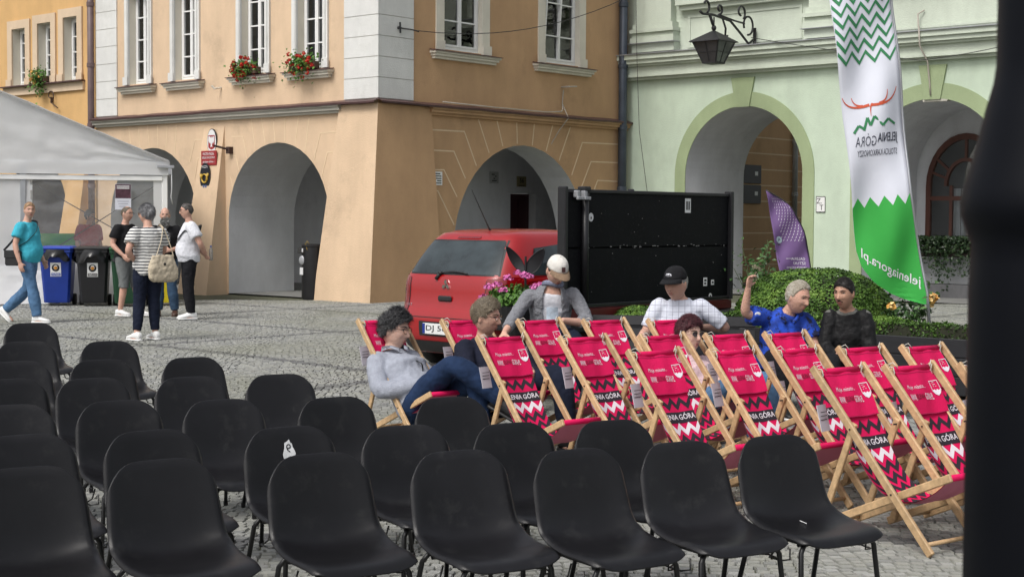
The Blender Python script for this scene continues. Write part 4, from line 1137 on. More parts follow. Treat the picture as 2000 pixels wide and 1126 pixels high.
mb = MB(); mb.box((BLEN / 2, BDEP / 2, .235), (BLEN - .06, BDEP - .06, .46)); mb.build('soil', mat('soil', (0.03, 0.022, 0.014), 0.95, 0.4, vs=12, bump=0.6), bed)
BP = lambda u, v, z=0.46: BA + TBX * u + TBY * v + Vector((0, 0, bz + z))
clipped_mound('clipped_box_mound', 'large domed box shrub behind the two seated men on the right', Vector((3.22, 16.0, bz + .46)), (.84, .74, .66), 26000, .021)
hedge_strip('low_box_hedge', 'low clipped box hedge along the front of the raised bed', BP(.06, .20), BP(4.3, .20), .26, .20, 9000, None, .021)
hedge_strip('low_box_hedge', 'low clipped box hedge along the left end of the raised bed', BP(.2, .4), BP(.2, 1.6), .26, .24, 3000, None, .021)
hedge_strip('low_box_hedge', 'low clipped box hedge right of the green flag pole', BP(2.75, .62), BP(4.3, .62), .34, .30, 4500, M_boxl, .022)
def rose_bush(label, loc, h, spread, n, blooms, name='rose_bush'):
    t = thing(name, label, 'rose bush', loc)
    P = []; N = []
    for k in range(9):
        a = rng.uniform(0, 2 * pi); ln = h * rng.uniform(.6, 1.0)
        tip = Vector((cos(a) * spread * rng.uniform(.3, 1), sin(a) * spread * rng.uniform(.3, 1), ln))
        pts = [Vector((cos(a) * .03, sin(a) * .03, 0)), tip * .5 + Vector((0, 0, ln * .12)), tip]
        mb = MB(); mb.tube(pts, [.006, .005, .003], 5); mb.build('stem', mat('rose_stem', (0.05, 0.09, 0.025), .6), t, smooth=True)
        for i in range(n // 9):
            f = rng.uniform(.2, 1.02); q = pts[0].lerp(pts[1], min(f * 2, 1)) if f < .5 else pts[1].lerp(pts[2], (f - .5) * 2)
            q = q + Vector(rng.normal(0, .055, 3)); P.append(q); N.append((rng.normal(0, .4), -.3, 1))
    leaves('foliage', t, M_rose, P, N, .042, .5, 1.5)
    for (bx, by, bzz, r) in blooms:
        Pn = dirs(46); b = thing('x', '', ''); COL.objects.unlink(b); bpy.data.objects.remove(b)
        PP = Pn * rng.uniform(.35, 1, 46)[:, None] * r + np.array((bx, by, bzz)); 
        leaves('bloom', t, M_pety, PP, Pn, r * .9, .35, 1.1)
    return t
rose_bush('yellow rose bush with four blooms left of green flag pole', BP(1.95, .62), .5, .34, 420, [(-.22, -.18, .33, .045), (.16, -.2, .40, .062), (-.14, -.22, .14, .026), (.22, -.25, .06, .028), (.30, -.1, .50, .0)][:4])
rose_bush('tall young rose bush against the black trailer panel', BP(.12, .72), .98, .34, 330, [])

# ================================================================== benches and small planter
M_bench = mat('bench_black', (0.013, 0.013, 0.015), 0.45, 0.25, vs=5, bump=.05)
def bench(label, loc, rz, L, seat=.42, back=.78, backed=True):
    t = thing('park_bench', label, 'bench', loc, rz)
    for k in range(4):
        mb = MB(); mb.box((0, -.20 + .115 * k, seat), (L, .10, .035), ch=.006); mb.build('seat_slat', M_bench, t)
    for k in range(3 if backed else 0):
        mb = MB(); mb.box((0, .235 + .025 * k, seat + .12 + .115 * k), (L, .03, .095), Matrix.Rotation(RAD(-12), 3, 'X'), ch=.006); mb.build('back_slat', M_bench, t)
    for sx in (-1, 1):
        x = sx * (L / 2 - .12)
        mb = MB(); mb.bar((x, -.2, seat - .02), (x, -.24, .0), .05, .03); mb.build('leg', M_bench, t)
        mb = MB(); (mb.bar((x, .30, back), (x, .2, seat - .02), .05, .03) if backed else None); mb.bar((x, .2, seat - .02), (x, .24, 0), .05, .03); mb.build('leg', M_bench, t)
        mb = MB(); mb.bar((x, -.24, seat - .03), (x, .22, seat - .03), .03, .05); mb.build('seat_support', M_bench, t)
    return t
bench('black slatted bench carrying the man in a checked shirt', (1.45, 13.62, gz(13.6)), RAD(-8), 1.5)
bench('black slatted bench carrying the two men right of box mound', (2.78, 13.55, gz(13.5)), RAD(-22), 1.7, .38, .62, False)
bench('black slatted bench carrying the man in white and tan cap', (.42, 13.95, gz(13.9)), RAD(3), 1.3, .50, .72, False)
sp = thing('planter_box', 'low black planter box with small box shrub in front of trailer', 'planter', (1.27, 14.95, gz(14.9)), RAD(-5))
for s_ in range(4):
    mb = MB(); a = s_ * pi / 2; w_ = (.56, .30, .56, .30)[s_]
    mb.box(((.27 if s_ % 2 else 0) * (1 if s_ == 1 else -1) * 1.0, (0 if s_ % 2 else .30) * (1 if s_ == 0 else -1), .33), ((.03, .565, .66) if s_ % 2 else (.57, .03, .66)), ch=.006); mb.build('side_board', M_bed, sp)
mb = MB(); mb.box((0, 0, .30), (.50, .56, .58)); mb.build('soil', MATS['soil'], sp)
clipped_mound('small_box_mound', 'small fresh-green box mound in the planter below the black panel', (1.27, 14.95, gz(14.9) + .60), (.27, .26, .19), 3200, .022)

# ================================================================== pink geranium pot with leaf ornament
gp = thing('flower_pot_stand', 'black pot of pink geraniums with black leaf ornament beside red car', 'flower pot', (.06, 14.55, gz(14.5)))
mb = MB(); mb.lathe([(.16, 0), (.16, .02), (.03, .03), (.025, .52)], 12); mb.build('stand', M_black, gp, smooth=False)
mb = MB(); mb.lathe([(.10, .52), (.13, .56), (.22, .80), (.225, .83), (.20, .83), (.19, .80), (.02, .79)], 18); mb.build('pot', M_black, gp, smooth=False)
v = dirs(900, True); P = v * rng.uniform(.4, 1, 900)[:, None] * np.array((.30, .24, .20)) + np.array((-.02, 0, .84)); leaves('foliage', gp, M_ger, P, v, .045, .6, 1.2)
for (a, b, c) in ((-.28, -.1, 1.0), (-.20, -.12, 1.02), (-.15, -.15, .97), (-.10, -.05, 1.08), (.06, -.1, 1.11), (.10, -.1, 1.10), (.20, -.15, 1.02), (.16, -.12, 1.0), (-.33, -.12, .90), (.0, 0, 1.13)):
    v = dirs(60, True); leaves('bloom', gp, M_petp, v * np.array((.055, .05, .045)) * rng.uniform(.5, 1, 60)[:, None] + np.array((a, b, c)), v, .026, .4, 1.1)
mb = MB(); mb.tube([(.07, .05, .80), (.07, .05, 1.30)], .011, 8); st = mb.build('stake', M_black, gp)
def leaf_plate(bx, bzz, tipx, tipz, wd):
    b = Vector((bx, .05, bzz)); t_ = Vector((tipx, .03, tipz)); d = t_ - b; n_ = Vector((-d.z, 0, d.x)).normalized()
    L = []; Rr = []
    for i in range(13):
        f = i / 12; w_ = wd * sin(pi * f ** .8) ** .8
        c = b + d * f
        L.append(c + n_ * w_ + Vector((0, .03 * sin(pi * f), 0))); Rr.append(c - n_ * w_ + Vector((0, .03 * sin(pi * f), 0)))
    mb = MB(); th = Vector((0, .012, 0))
    mb.loft([[L[i], Rr[i], Rr[i] + th, L[i] + th] for i in range(13)]); o = mb.build('metal_leaf', M_black, gp)
    mb = MB(); mb.tube(L, .006, 6); mb.tube(Rr, .006, 6); mb.build('leaf_rim', M_iron, o, smooth=True)
leaf_plate(.06, 1.14, -.12, 1.40, .045); leaf_plate(.08, 1.12, .25, 1.38, .062)

# ================================================================== trailer with black panel
pa = Vector((.464, 14.4, 0)); pdv = Vector((.66, .75, 0)).normalized()
tr = thing('display_trailer', 'black sheet panel on a trailer, dotted with white stickers, hiding the red car', 'trailer', (pa.x, pa.y, gz(15)), math.atan2(pdv.y, pdv.x))
PL = 2.86; z0 = 2.075 - gz(15); zb0 = .80
M_panel = mat('panel_black', (0.004, 0.0044, 0.006), 0.6, 0.35, vs=3, bump=.06, bs=6, dirt=((0.05, 0.05, 0.05), 30.0, 0.3), spec=.15)
mb = MB(); mb.box((PL / 2, 0, (zb0 + 1.36) / 2), (PL, .05, 1.36 - zb0 - .01)); mb.build('panel_sheet', M_panel, tr)
mb = MB(); mb.box((PL / 2, 0, (1.37 + z0) / 2), (PL, .05, z0 - 1.37 - .005)); mb.build('panel_sheet', M_panel, tr)
mb = MB(); mb.box((PL / 2, .028, (zb0 + z0) / 2), (PL - .06, .004, z0 - zb0 - .06)); mb.build('backing_sheet', M_panel, tr)
for x in (.0, PL): 
    mb = MB(); mb.box((x, -.02, (zb0 + z0) / 2 + .01), (.05, .10, z0 - zb0 + .06), ch=.008); mb.build('frame_post', M_black, tr)
for z in (zb0, z0): 
    mb = MB(); mb.box((PL / 2, -.002, z), (PL - .052, .08, .035), ch=.006); mb.build('frame_rail', M_black, tr)
mb = MB(); mb.tube([(.30, -.055, zb0 + .05), (.30, -.055, z0 - .02)], .035, 12); mb.build('lift_tube', M_black, tr, smooth=True)
for x in (.16, .27): 
    mb = MB(); mb.box((x, -.06, z0 - .03), (.05, .06, .07), ch=.008); mb.box((x + .02, -.085, z0 - .07), (.09, .03, .03), ch=.005); mb.build('bracket', M_zinc, tr)
mb = MB(); mb.box((.3, -.04, z0 + .02), (.10, .10, .05), ch=.01); mb.build('cap', M_black, tr)
mb = MB(); mb.box((1.5, .3, z0 + .02), (.06, .06, .05), ch=.01); mb.build('cap', M_black, tr)
mb = MB(); mb.box((PL / 2, .02, zb0 - .075), (PL + .1, .12, .10), ch=.01); mb.build('red_rail', mat('trailer_red', (0.10, 0.008, 0.008), 0.5, .3), tr)
mb = MB(); mb.box((PL / 2, .45, zb0 - .19), (PL + .3, 1.2, .12), ch=.02); mb.build('chassis', M_black, tr)
for y in (-.05, .95):
    mb = MB()
    R_ = Matrix.Rotation(pi / 2, 3, 'X')
    mb.lathe([(.14, -.07), (.25, -.08), (.275, -.05), (.275, .05), (.25, .08), (.14, .07)], 22); mb.v = [tuple(R_ @ Vector(p) + Vector((1.5, y, .27))) for p in mb.v]; mb.build('wheel', mat('rubber', (0.016, 0.016, 0.016), .85, .2), tr, smooth=True)
def sticker(x, z, w_, h, shape='rect', marks=()):
    mb = MB(); y = -.0285
    if shape == 'round': mb.plate([(x + w_ / 2 * cos(2 * pi * k / 20), z + h / 2 * sin(2 * pi * k / 20)) for k in range(20)], lambda a, b, d: Vector((a, d, b)), y - .002, y)
    else: mb.plate(rect(x - w_ / 2, x + w_ / 2, z - h / 2, z + h / 2), lambda a, b, d: Vector((a, d, b)), y - .002, y)
    s = mb.build('sticker', M_sticker, tr)
    if marks:
        mb = MB()
        for (a, b, c, d) in marks: mb.plate(rect(x + a * w_, x + c * w_, z + b * h, z + d * h), lambda p, q, dd: Vector((p, dd, q)), y - .003, y - .002)
        mb.build('print', M_steel, s)
gm = ((-.3, -.3, -.05, .3), (.08, -.3, .3, .3))
sticker(.42, 1.66, .075, .085, 'round', ((-.1, -.2, .15, .05),)); sticker(.37, 1.44, .035, .055, marks=((-.2, -.3, .2, .1),))
sticker(2.06, 1.79, .105, .15, marks=gm); sticker(2.40, .98, .07, .09, marks=((-.3, .05, .3, .3), (-.3, -.3, .2, -.1))); sticker(2.54, .97, .055, .055, marks=((-.3, -.2, .3, .2),)); sticker(2.5, .82, .06, .07, 'round', ((-.2, -.2, .2, .2),))
mb = MB()
for k in range(46):
    x = rng.uniform(.35, 2.75); z = rng.choice([rng.uniform(.9, 1.9), 1.372 + rng.normal(0, .008)], p=[.45, .55]); s_ = rng.uniform(.003, .010)
    mb.box((x, -.028, z), (s_ * rng.uniform(1, 4) if abs(z - 1.372) < .03 else s_ * .7, .004, s_ * .7))
o = mb.build('scuffs', mat('scuff_grey', (.34, .34, .34), .8), tr); tag(o, kind='stuff')

# ================================================================== red hatchback
car = thing('red_hatchback', 'red hatchback car seen from behind, partly hidden by the black panel', 'car', (-.70, 15.62, gz(15.9)), RAD(-44)); car.scale = (1, 1, .97)
Z_ = [.20, .26, .36, .50, .60, .66, .70, .80, .95, 1.02, 1.06, 1.20, 1.34, 1.44, 1.49, 1.525, 1.545]
YR = [.10, .02, -.03, -.045, -.04, -.02, .0, .018, .03, .045, .07, .165, .27, .355, .42, .56, .85]
YF = [3.6, 3.72, 3.84, 3.88, 3.86, 3.84, 3.80, 3.62, 3.15, 2.95, 2.85, 2.50, 2.10, 1.80, 1.62, 1.45, 1.25]
HW = [.76, .80, .835, .845, .845, .845, .845, .845, .835, .815, .795, .74, .68, .625, .575, .48, .25]
def car_dim(z): return tuple(float(np.interp(z, Z_, q)) for q in (YR, YF, HW))
NS = 7.0
def car_pt(z, a, off=0.0):
    """a = angle round the outline, -90 deg is the middle of the rear, 0 the right flank"""
    yr, yf, hw = car_dim(z); yc = (yr + yf) / 2; L = (yf - yr) / 2
    def P(a_): return Vector((hw * math.copysign(abs(cos(a_)) ** (2 / NS), cos(a_)), yc + L * math.copysign(abs(sin(a_)) ** (2 / NS), sin(a_)), z))
    p = P(a)
    if off:
        t = P(a + .01) - P(a - .01); yr2, yf2, hw2 = car_dim(min(z + .02, 1.54)); 
        n_ = Vector((t.y, -t.x, 0)).normalized()
        sl_ = (hw - hw2) / .02 if abs(n_.x) > abs(n_.y) else ((yr2 - yr) / .02 if n_.y < 0 else (yf - yf2) / .02)
        n_ = (n_ + Vector((0, 0, sl_))).normalized(); p = p + n_ * off
    return p
def ang_of_x(x, z):           # rear side angle for a given x
    hw = car_dim(z)[2]; c = min(abs(x) / hw, 1) ** (NS / 2); a = math.acos(min(c, 1)); a = -a
    return a if x >= 0 else -pi - a
def rearp(x, z, off=0.0): return car_pt(z, ang_of_x(x, z), off)
def ang_of_y(y, z):
    yr, yf, hw = car_dim(z); yc = (yr + yf) / 2; L = (yf - yr) / 2; s = max(-1, min(1, (y - yc) / L)); return math.asin(math.copysign(abs(s) ** (NS / 2), s))
def flank(y, z, off=0.0): return car_pt(z, ang_of_y(y, z), off)
M_red = mat('car_paint_red', (0.32, 0.004, 0.006), 0.33, 0.06, vs=1.5, coat=0.8, spec=.5)
M_cglass = mat('car_glass', (0.030, 0.040, 0.044), 0.04, 0.6, vs=2.5, spec=.55, coat=.25)
M_crub = mat('car_trim', (0.014, 0.014, 0.015), 0.55, .2)
M_taill = mat('tail_light', (0.20, 0.003, 0.005), 0.10, .15, vs=12, coat=.8)
M_chrome = mat('chrome', (0.70, 0.70, 0.72), 0.15, .05, metal=1.0)
mb = MB(); NA = 96
zz = []
for a, b in zip(Z_, Z_[1:]): zz += [a, (a + b) / 2]
zz.append(Z_[-1])
angs = [2 * pi * k / NA for k in range(NA)]
angs = []
for q in range(4):
    for k in range(24):
        f = k / 24; angs.append(q * pi / 2 + pi / 2 * f)
mb.loft([[car_pt(z, a) for a in angs] for z in zz]); body = mb.build('body', M_red, car); autosmooth(body, 38)
def patch(fn, u0, u1, v0, v1, name, m, off, parent=car, nu=18, nv=8, shape=None):
    mb = MB()
    def g_(i, j):
        u = u0 + (u1 - u0) * i; z = v0 + (v1 - v0) * j
        if shape: u, z = shape(i, j)
        return fn(u, z, off)
    mb.grid(g_, nu, nv)
    o = mb.build(name, m, parent, smooth=True, fix=False); return o
# rear window, pillars inset
patch(rearp, 0, 0, 0, 0, 'rear_window', M_cglass, .004, shape=lambda i, j: ((2 * i - 1) * (.66 - .12 * j), 1.065 + .345 * j))
patch(rearp, 0, 0, 0, 0, 'window_surround', M_crub, .0025, shape=lambda i, j: ((2 * i - 1) * (.675 - .115 * j), 1.052 + .372 * j))
for sg in (-1, 1):
    tl = patch(rearp, 0, 0, 0, 0, 'tail_light', M_taill, .006, shape=lambda i, j: (sg * (.565 + .245 * i - .0 * j), .60 + .42 * j + .03 * i))
    for (zc, zh) in ((.86, .07), (.665, .06)):
        patch(rearp, 0, 0, 0, 0, 'lamp_lens', M_chrome, .010, tl, 8, 6, shape=lambda i, j: (sg * (.66 + .075 * i), zc + zh * (j - .5)))
lines = MB()
def seam(fn, pts, r=.004): lines.tube([fn(*p, .0015) for p in pts], r, 5)
seam(rearp, [(-.56, .62 + .01 * k) if False else (-.56 - .0 * k, .60 + .045 * k) for k in range(10)]); seam(rearp, [(.56, .60 + .045 * k) for k in range(10)])
seam(rearp, [(-.80 + .1 * k, .595) for k in range(17)])
seam(flank, [(.55, .95 - .05 * k) for k in range(12)]); seam(flank, [(1.05, .30 + .06 * k) for k in range(12)]); 
o = lines.build('panel_gap', M_crub, body, smooth=True)
bp = MB(); bp.grid(lambda i, j: rearp((2 * i - 1) * .80, .215 + .13 * j, .006), 24, 3); bp.build('bumper_skirt', M_crub, car, smooth=True, fix=False)
bp = MB(); bp.grid(lambda i, j: rearp((2 * i - 1) * .34, .395 + .155 * j, .004), 12, 3); bp.build('plate_recess', M_crub, car, smooth=True, fix=False)
lp = MB(); yq = rearp(0, .47, .02).y; lp.box((0, yq, .475), (.52, .012, .115), ch=.003); lpo = lp.build('licence_plate', mat('plate_white', (.72, .73, .72), .4, .03), car)
fit_text('DJ 5664', -.205, .235, -.475, .075, lambda x, d: Vector((x, yq - .0085, -d)), M_steel, lpo, bold=.005)
mb = MB(); mb.box((-.24, yq - .0065, .475), (.038, .002, .108)); mb.build('plate_band', mat('plate_blue', (.01, .03, .22), .4), lpo)
mb = MB(); yh = rearp(0, .80, .0).y; mb.box((0, yh - .012, .80), (.20, .03, .06), ch=.02); mb.build('handle', M_crub, car)
# three-diamond badge
mb = MB(); yb = rearp(0, .955, .012).y
def dia(c, ang, L=.062, w_=.021):
    d = Vector((cos(ang), sin(ang))); n_ = Vector((-d.y, d.x)); c = Vector(c)
    q = [c, c + d * L * .5 + n_ * w_, c + d * L, c + d * L * .5 - n_ * w_]
    mb.plate([(p.x, p.y) for p in q], lambda a, b, dd: Vector((a, yb + dd, b)), -.008, .012)
for a_ in (90, 210, 330): dia((0, .945), RAD(a_))
mb.build('badge', M_chrome, car)
fit_text('COLT', -.62, -.50, -.72, .025, lambda x, d: rearp(x, -d, .006), M_chrome, car)
mb = MB(); pts = [rearp(-.12 + .40 * k / 8, 1.06 + .018 * sin(k / 8 * pi), .02) for k in range(9)]; mb.tube(pts, .008, 6); mb.ball(pts[0], (.03, .025, .02)); mb.tube([pts[0], rearp(-.16, 1.0, .015)], .018, 8); mb.build('wiper', M_crub, car, smooth=True)
patch(rearp, 0, 0, 0, 0, 'high_brake_light', M_taill, .006, shape=lambda i, j: ((2 * i - 1) * .17, 1.437 + .022 * j), nu=8, nv=2)
mb = MB(); q = Vector((.05, .62, 1.525)); mb.tube([q, q + Vector((0, -.03, .04)), q + Vector((-.02, -.26, .44))], [.014, .007, .003], 6); mb.build('antenna', M_crub, car)
# side glass on both flanks
def flankl(y, z, off=0.0):
    p = flank(y, z, off); return Vector((-p.x, p.y, p.z))
for fn in (flank, flankl):
    patch(fn, 0, 0, 0, 0, 'quarter_window', M_cglass, .005, shape=lambda i, j: (.46 + .56 * i + .16 * j * (1 - i), 1.06 + .32 * j * (.88 + .12 * i)))
    patch(fn, 0, 0, 0, 0, 'side_window', M_cglass, .005, shape=lambda i, j: (1.10 + .85 * i, 1.03 + .39 * j))
    patch(fn, 0, 0, 0, 0, 'side_window', M_cglass, .005, shape=lambda i, j: (2.0 + .62 * i - (.45 * j * i), 1.03 + .37 * j))
patch(lambda x, z, off: Vector((-rearp(x, z, 0).x, car_dim(z)[1] - (rearp(x, z, 0).y - car_dim(z)[0]) + off, z)), 0, 0, 0, 0, 'windscreen', M_cglass, .006, shape=lambda i, j: ((2 * i - 1) * (.68 - .13 * j), 1.07 + .36 * j))
for sx in (-1, 1):
    for y in (.68, 3.05):
        R_ = Matrix.Rotation(pi / 2, 3, 'Y'); mb = MB(); mb.lathe([(.17, -.09), (.28, -.095), (.305, -.06), (.305, .06), (.28, .095), (.17, .09)], 26); mb.v = [tuple(R_ @ Vector(p) + Vector((sx * .75, y, .305))) for p in mb.v]; wh = mb.build('wheel', MATS['rubber'], car, smooth=True)
        mb = MB(); mb.lathe([(.0, .06), (.05, .08), (.16, .07), (.175, .085)], 18); mb.v = [tuple(R_ @ Vector(p) * 1.0 + Vector((0, 0, 0))) for p in mb.v]; mb.v = [(p[0] * sx + sx * .76, p[1] + y, p[2] + .305) for p in mb.v]; mb.build('rim', M_zinc, wh, smooth=True)
        mb = MB(); mb.grid(lambda i, j: flank(y - .36 + .72 * i, .22 + (.42) * j * math.sqrt(max(0, 1 - (2 * i - 1) ** 2)), .004) if sx > 0 else flankl(y - .36 + .72 * i, .22 + .42 * j * math.sqrt(max(0, 1 - (2 * i - 1) ** 2)), .004), 20, 4); mb.build('wheel_arch', M_crub, car, smooth=True, fix=False)

# ================================================================== feather flags
M_fwhite = mat('flag_white', (0.66, 0.68, 0.76), 0.8, .04, vs=2, bump=.08, bs=12)
M_fgreen = mat('flag_green', (0.035, 0.36, 0.055), 0.8, .08, vs=2, bump=.08, bs=12)
M_fgz = mat('flag_zig_green', (0.035, 0.21, 0.085), 0.8, .06)
M_forange = mat('flag_orange', (0.55, 0.085, 0.035), .8, .06)
M_fnavy = mat('flag_navy', (0.03, 0.035, 0.06), .8, .06)
M_pole = mat('alu_pole', (.42, .43, .45), .35, .08, metal=.7)
fl = thing('feather_flag', 'tall white and green feather flag with red antlers and mirrored lettering', 'flag', (4.14, 14.9, bz + .46))
FZ = [.98, 1.15, 1.51, 2.06, 3.21, 3.96, 4.5, 5.0, 5.35, 5.5]; FR = [4.09, 4.06, 4.0, 3.90, 3.82, 3.73, 3.65, 3.55, 3.40, 3.2]; FLx = [4.05, 3.72, 3.41, 3.35, 3.19, 3.10, 3.04, 3.02, 3.03, 3.1]
FLz = [.98, 1.06, 1.2, 1.35, 1.51, 2.06, 3.21, 3.96, 4.5, 5.0, 5.35, 5.5]; FLv = [4.08, 3.80, 3.58, 3.46, 3.41, 3.35, 3.19, 3.10, 3.04, 3.02, 3.03, 3.18]
zoff = bz + .46
def flagp(x, z, off=0.0):
    """flag surface in world x, z (leaning plane with billow)"""
    y = .06 * sin(x * 5 + z * 2.2) + .035 * sin(z * 4.1 - x * 9) + .10 * (z - 1) / 4 + .02 * sin(x * 16 + z)
    return Vector((x - 4.14, y + off, z - zoff))
def flr(z): return float(np.interp(z, FZ, FR))
def fll(z): return float(np.interp(z, FLz, FLv))
def flag_patch(z0_, z1_, name, m, off, parent, nv, zlow=None):
    mb = MB()
    def g_(i, j):
        z = z0_ + (z1_ - z0_) * j; x = fll(z) + (flr(z) - fll(z)) * i
        return flagp(x, z, off)
    mb.grid(g_, 16, nv); return mb.build(name, m, parent, smooth=True, fix=False)
cl = flag_patch(.985, 5.48, 'flag_cloth', M_fwhite, 0, fl, 90)
so_ = cl.modifiers.new('cloth', 'SOLIDIFY'); so_.thickness = .003
mb = MB(); n = 36
tops = [1.95 + .10 * (1 - abs(((k / 36 * 4.5) % 1) * 2 - 1)) + .06 * (k / 36 - .5) for k in range(n + 1)]
for k in range(n):
    for j in range(20):
        q = []
        for (kk, jj) in ((k, j), (k + 1, j), (k + 1, j + 1), (k, j + 1)):
            z = .99 + (tops[kk] - .99) * jj / 20; q.append(flagp(fll(z) + (flr(z) - fll(z)) * kk / n, z, -.004))
        mb.add(q, [(0, 1, 2, 3)])
gr = mb.build('green_field', M_fgreen, cl, smooth=False, fix=False)
mb = MB()
def zz_band(zc, amp, th, teeth):
    n = teeth * 8; T = []; B = []
    for i in range(n + 1):
        f = i / n; ph = (f * teeth) % 1; tri = abs(ph * 2 - 1); z = zc + amp * (tri - .5) + .10 * (f - .5)
        x = fll(z) + (flr(z) - fll(z)) * (.01 + .98 * f); T.append(flagp(x, z + th / 2, -.004)); B.append(flagp(x, z - th / 2, -.004))
    mb.add(T + B, [(i, i + 1, n + 2 + i, n + 1 + i) for i in range(n)])
for k in range(16): zz_band(3.42 + .118 * k, .105, .042 + .004 * (k % 2), 4)
mb.build('green_zigzag', M_fgz, cl, fix=False)
def curve_strip(m, pts, wds, name='emblem'):
    mb = MB(); L = []; R_ = []
    P = [Vector(p) for p in pts]; 
    for i, p in enumerate(P):
        t = (P[min(i + 1, len(P) - 1)] - P[max(i - 1, 0)]).normalized(); n_ = Vector((-t.y, t.x)) * wds[i]
        L.append(flagp(p.x + n_.x, p.y + n_.y, -.005)); R_.append(flagp(p.x - n_.x, p.y - n_.y, -.005))
    k = len(P); mb.add(L + R_, [(i, i + 1, k + i + 1, k + i) for i in range(k - 1)]); return mb.build(name, m, cl, fix=False)
def pxz(x, y): return (3.5 + (x - 1695) * .00505, 2.87 - (y - 220) * .00505)
def bez(p0, p1, p2, n=9): return [Vector(p0) * (1 - t) ** 2 + Vector(p1) * 2 * t * (1 - t) + Vector(p2) * t * t for t in [i / (n - 1) for i in range(n)]]
wl_ = lambda a, b, n=9: [a + (b - a) * i / (n - 1) for i in range(n)]
curve_strip(M_forange, bez(pxz(1697, 228), pxz(1694, 205), pxz(1700, 204)), wl_(.002, .011)); curve_strip(M_forange, bez(pxz(1698, 206), pxz(1742, 205), pxz(1750, 168)), wl_(.014, .003)); curve_strip(M_forange, bez(pxz(1712, 202), pxz(1730, 198), pxz(1729, 175)), wl_(.010, .003))
curve_strip(M_forange, bez(pxz(1694, 206), pxz(1652, 222), pxz(1642, 193)), wl_(.014, .003)); curve_strip(M_forange, bez(pxz(1682, 208), pxz(1664, 210), pxz(1660, 193)), wl_(.010, .003))
for a, b in (((1665, 262), (1674, 247)), ((1674, 247), (1684, 253)), ((1684, 256), (1690, 231)), ((1690, 231), (1696, 246)), ((1696, 246), (1703, 228)), ((1703, 228), (1720, 245)), ((1720, 245), (1731, 232)), ((1731, 232), (1747, 241))): curve_strip(M_fgz, [pxz(*a), pxz(*b)], [.012, .012])
FT = lambda x, d: flagp(-x, -d + (-x - 3.55) * .10, -.005)
fit_text('JELENIA', -3.795, -3.575, -2.605, .115, FT, M_fnavy, cl, bold=.012)
fit_text('GÓRA', -3.565, -3.365, -2.605, .125, FT, M_fnavy, cl, bold=-.008)
fit_text('STOLICA KARKONOSZY', -3.785, -3.385, -2.475, .060, FT, M_fnavy, cl)
FT2 = lambda x, d: flagp(-x, -d + (-x - 3.7) * -.52 + .35 * (-x - 3.7) ** 2, -.009)
fit_text('jeleniagora.pl', -4.03, -3.46, -1.33, .125, FT2, M_pwhite, cl, bold=.006)
mb = MB(); mb.tube([Vector((.02, .02, -.45)), Vector((.0, .0, 0)), flagp(4.09, .98)] + [flagp(flr(z) + .012, z) for z in np.linspace(1.1, 5.3, 22)] + [flagp(3.15, 5.52)], [.02, .02, .016] + [.012] * 23, 8); mb.build('pole', M_pole, fl, smooth=True)
# purple flag
pf = thing('purple_feather_flag', 'purple feather flag with small white print behind box mound', 'flag', (4.70, 24.0, .24), 0)
M_purple = mat('flag_purple', (0.135, 0.075, 0.20), 0.8, .12, vs=2, bump=.1, bs=8)
PZ = [.90, 1.3, 1.6, 1.81, 2.0, 2.15, 2.28]; PR = [4.74, 4.70, 4.63, 4.54, 4.42, 4.27, 4.03]; PLx = [4.26, 4.19, 4.14, 4.11, 4.08, 4.05, 4.02]
def pflag(f, z, off=0): 
    a = float(np.interp(z, PZ, PLx)); b = float(np.interp(z, PZ, PR)); x = a + (b - a) * f
    return Vector((x - 4.70, .05 * sin(x * 11 + z * 3) + .03 * sin(z * 8 - x * 14) + off, z - .24))
mb = MB(); mb.grid(lambda i, j: pflag(i, .90 + 1.38 * j), 14, 40); pc = mb.build('flag_cloth', M_purple, pf, smooth=True, fix=False)
m_ = pc.modifiers.new('cloth', 'SOLIDIFY'); m_.thickness = .003
mb = MB()
for k in range(15):
    for i in range(9):
        f = (i + .5 * (k % 2)) / 9.5; z = 2.14 - .047 * k; 
        if f < .25: continue
        mb.add([pflag(f, z, -.004), pflag(f + .012, z, -.004), pflag(f + .05, z + .028, -.004), pflag(f + .038, z + .028, -.004)], [(0, 1, 2, 3)])
mb.build('dash_print', M_pwhite, pc, fix=False)
mb = MB(); mb.add([pflag(.18 + .1 * cos(2 * pi * k / 18), 1.50 + .055 * sin(2 * pi * k / 18), -.004) for k in range(18)] + [pflag(.18, 1.5, -.004)], [(k, (k + 1) % 18, 18) for k in range(18)]); mb.build('roundel', mat('roundel', (.40, .52, .55), .8), pc, fix=False)
lettering('A', lambda x, y: pflag(.18 - x * 2.0, 1.5 + y, -.006), M_fnavy, pc, .08)
for k, (s, wd) in enumerate((('GALERIA', .42), ('SZTUKI', .36), ('WSPÓŁCZESNEJ', .60))): fit_text(s, -.88, -.88 + wd, -(1.20 - .07 * k), .042, lambda x, d: pflag(-x, -d, -.004), M_pwhite, pc)
mb = MB(); mb.add([pflag(.30, 1.2, -.004), pflag(.5, 1.2, -.004), pflag(.5, 1.206, -.004), pflag(.30, 1.206, -.004)], [(0, 1, 2, 3)]); mb.build('rule_line', M_pwhite, pc, fix=False)
mb = MB(); mb.tube([(.06, 0, -.0)] + [pflag(1.01, z) for z in np.linspace(.9, 2.25, 12)] + [pflag(0, 2.29)], .010, 8); mb.build('pole', M_black, pf, smooth=True)
mb = MB(); mb.lathe([(.25, 0), (.25, .04), (.04, .06)], 16, c=(.06, 0, 0)); mb.build('base', M_black, pf)
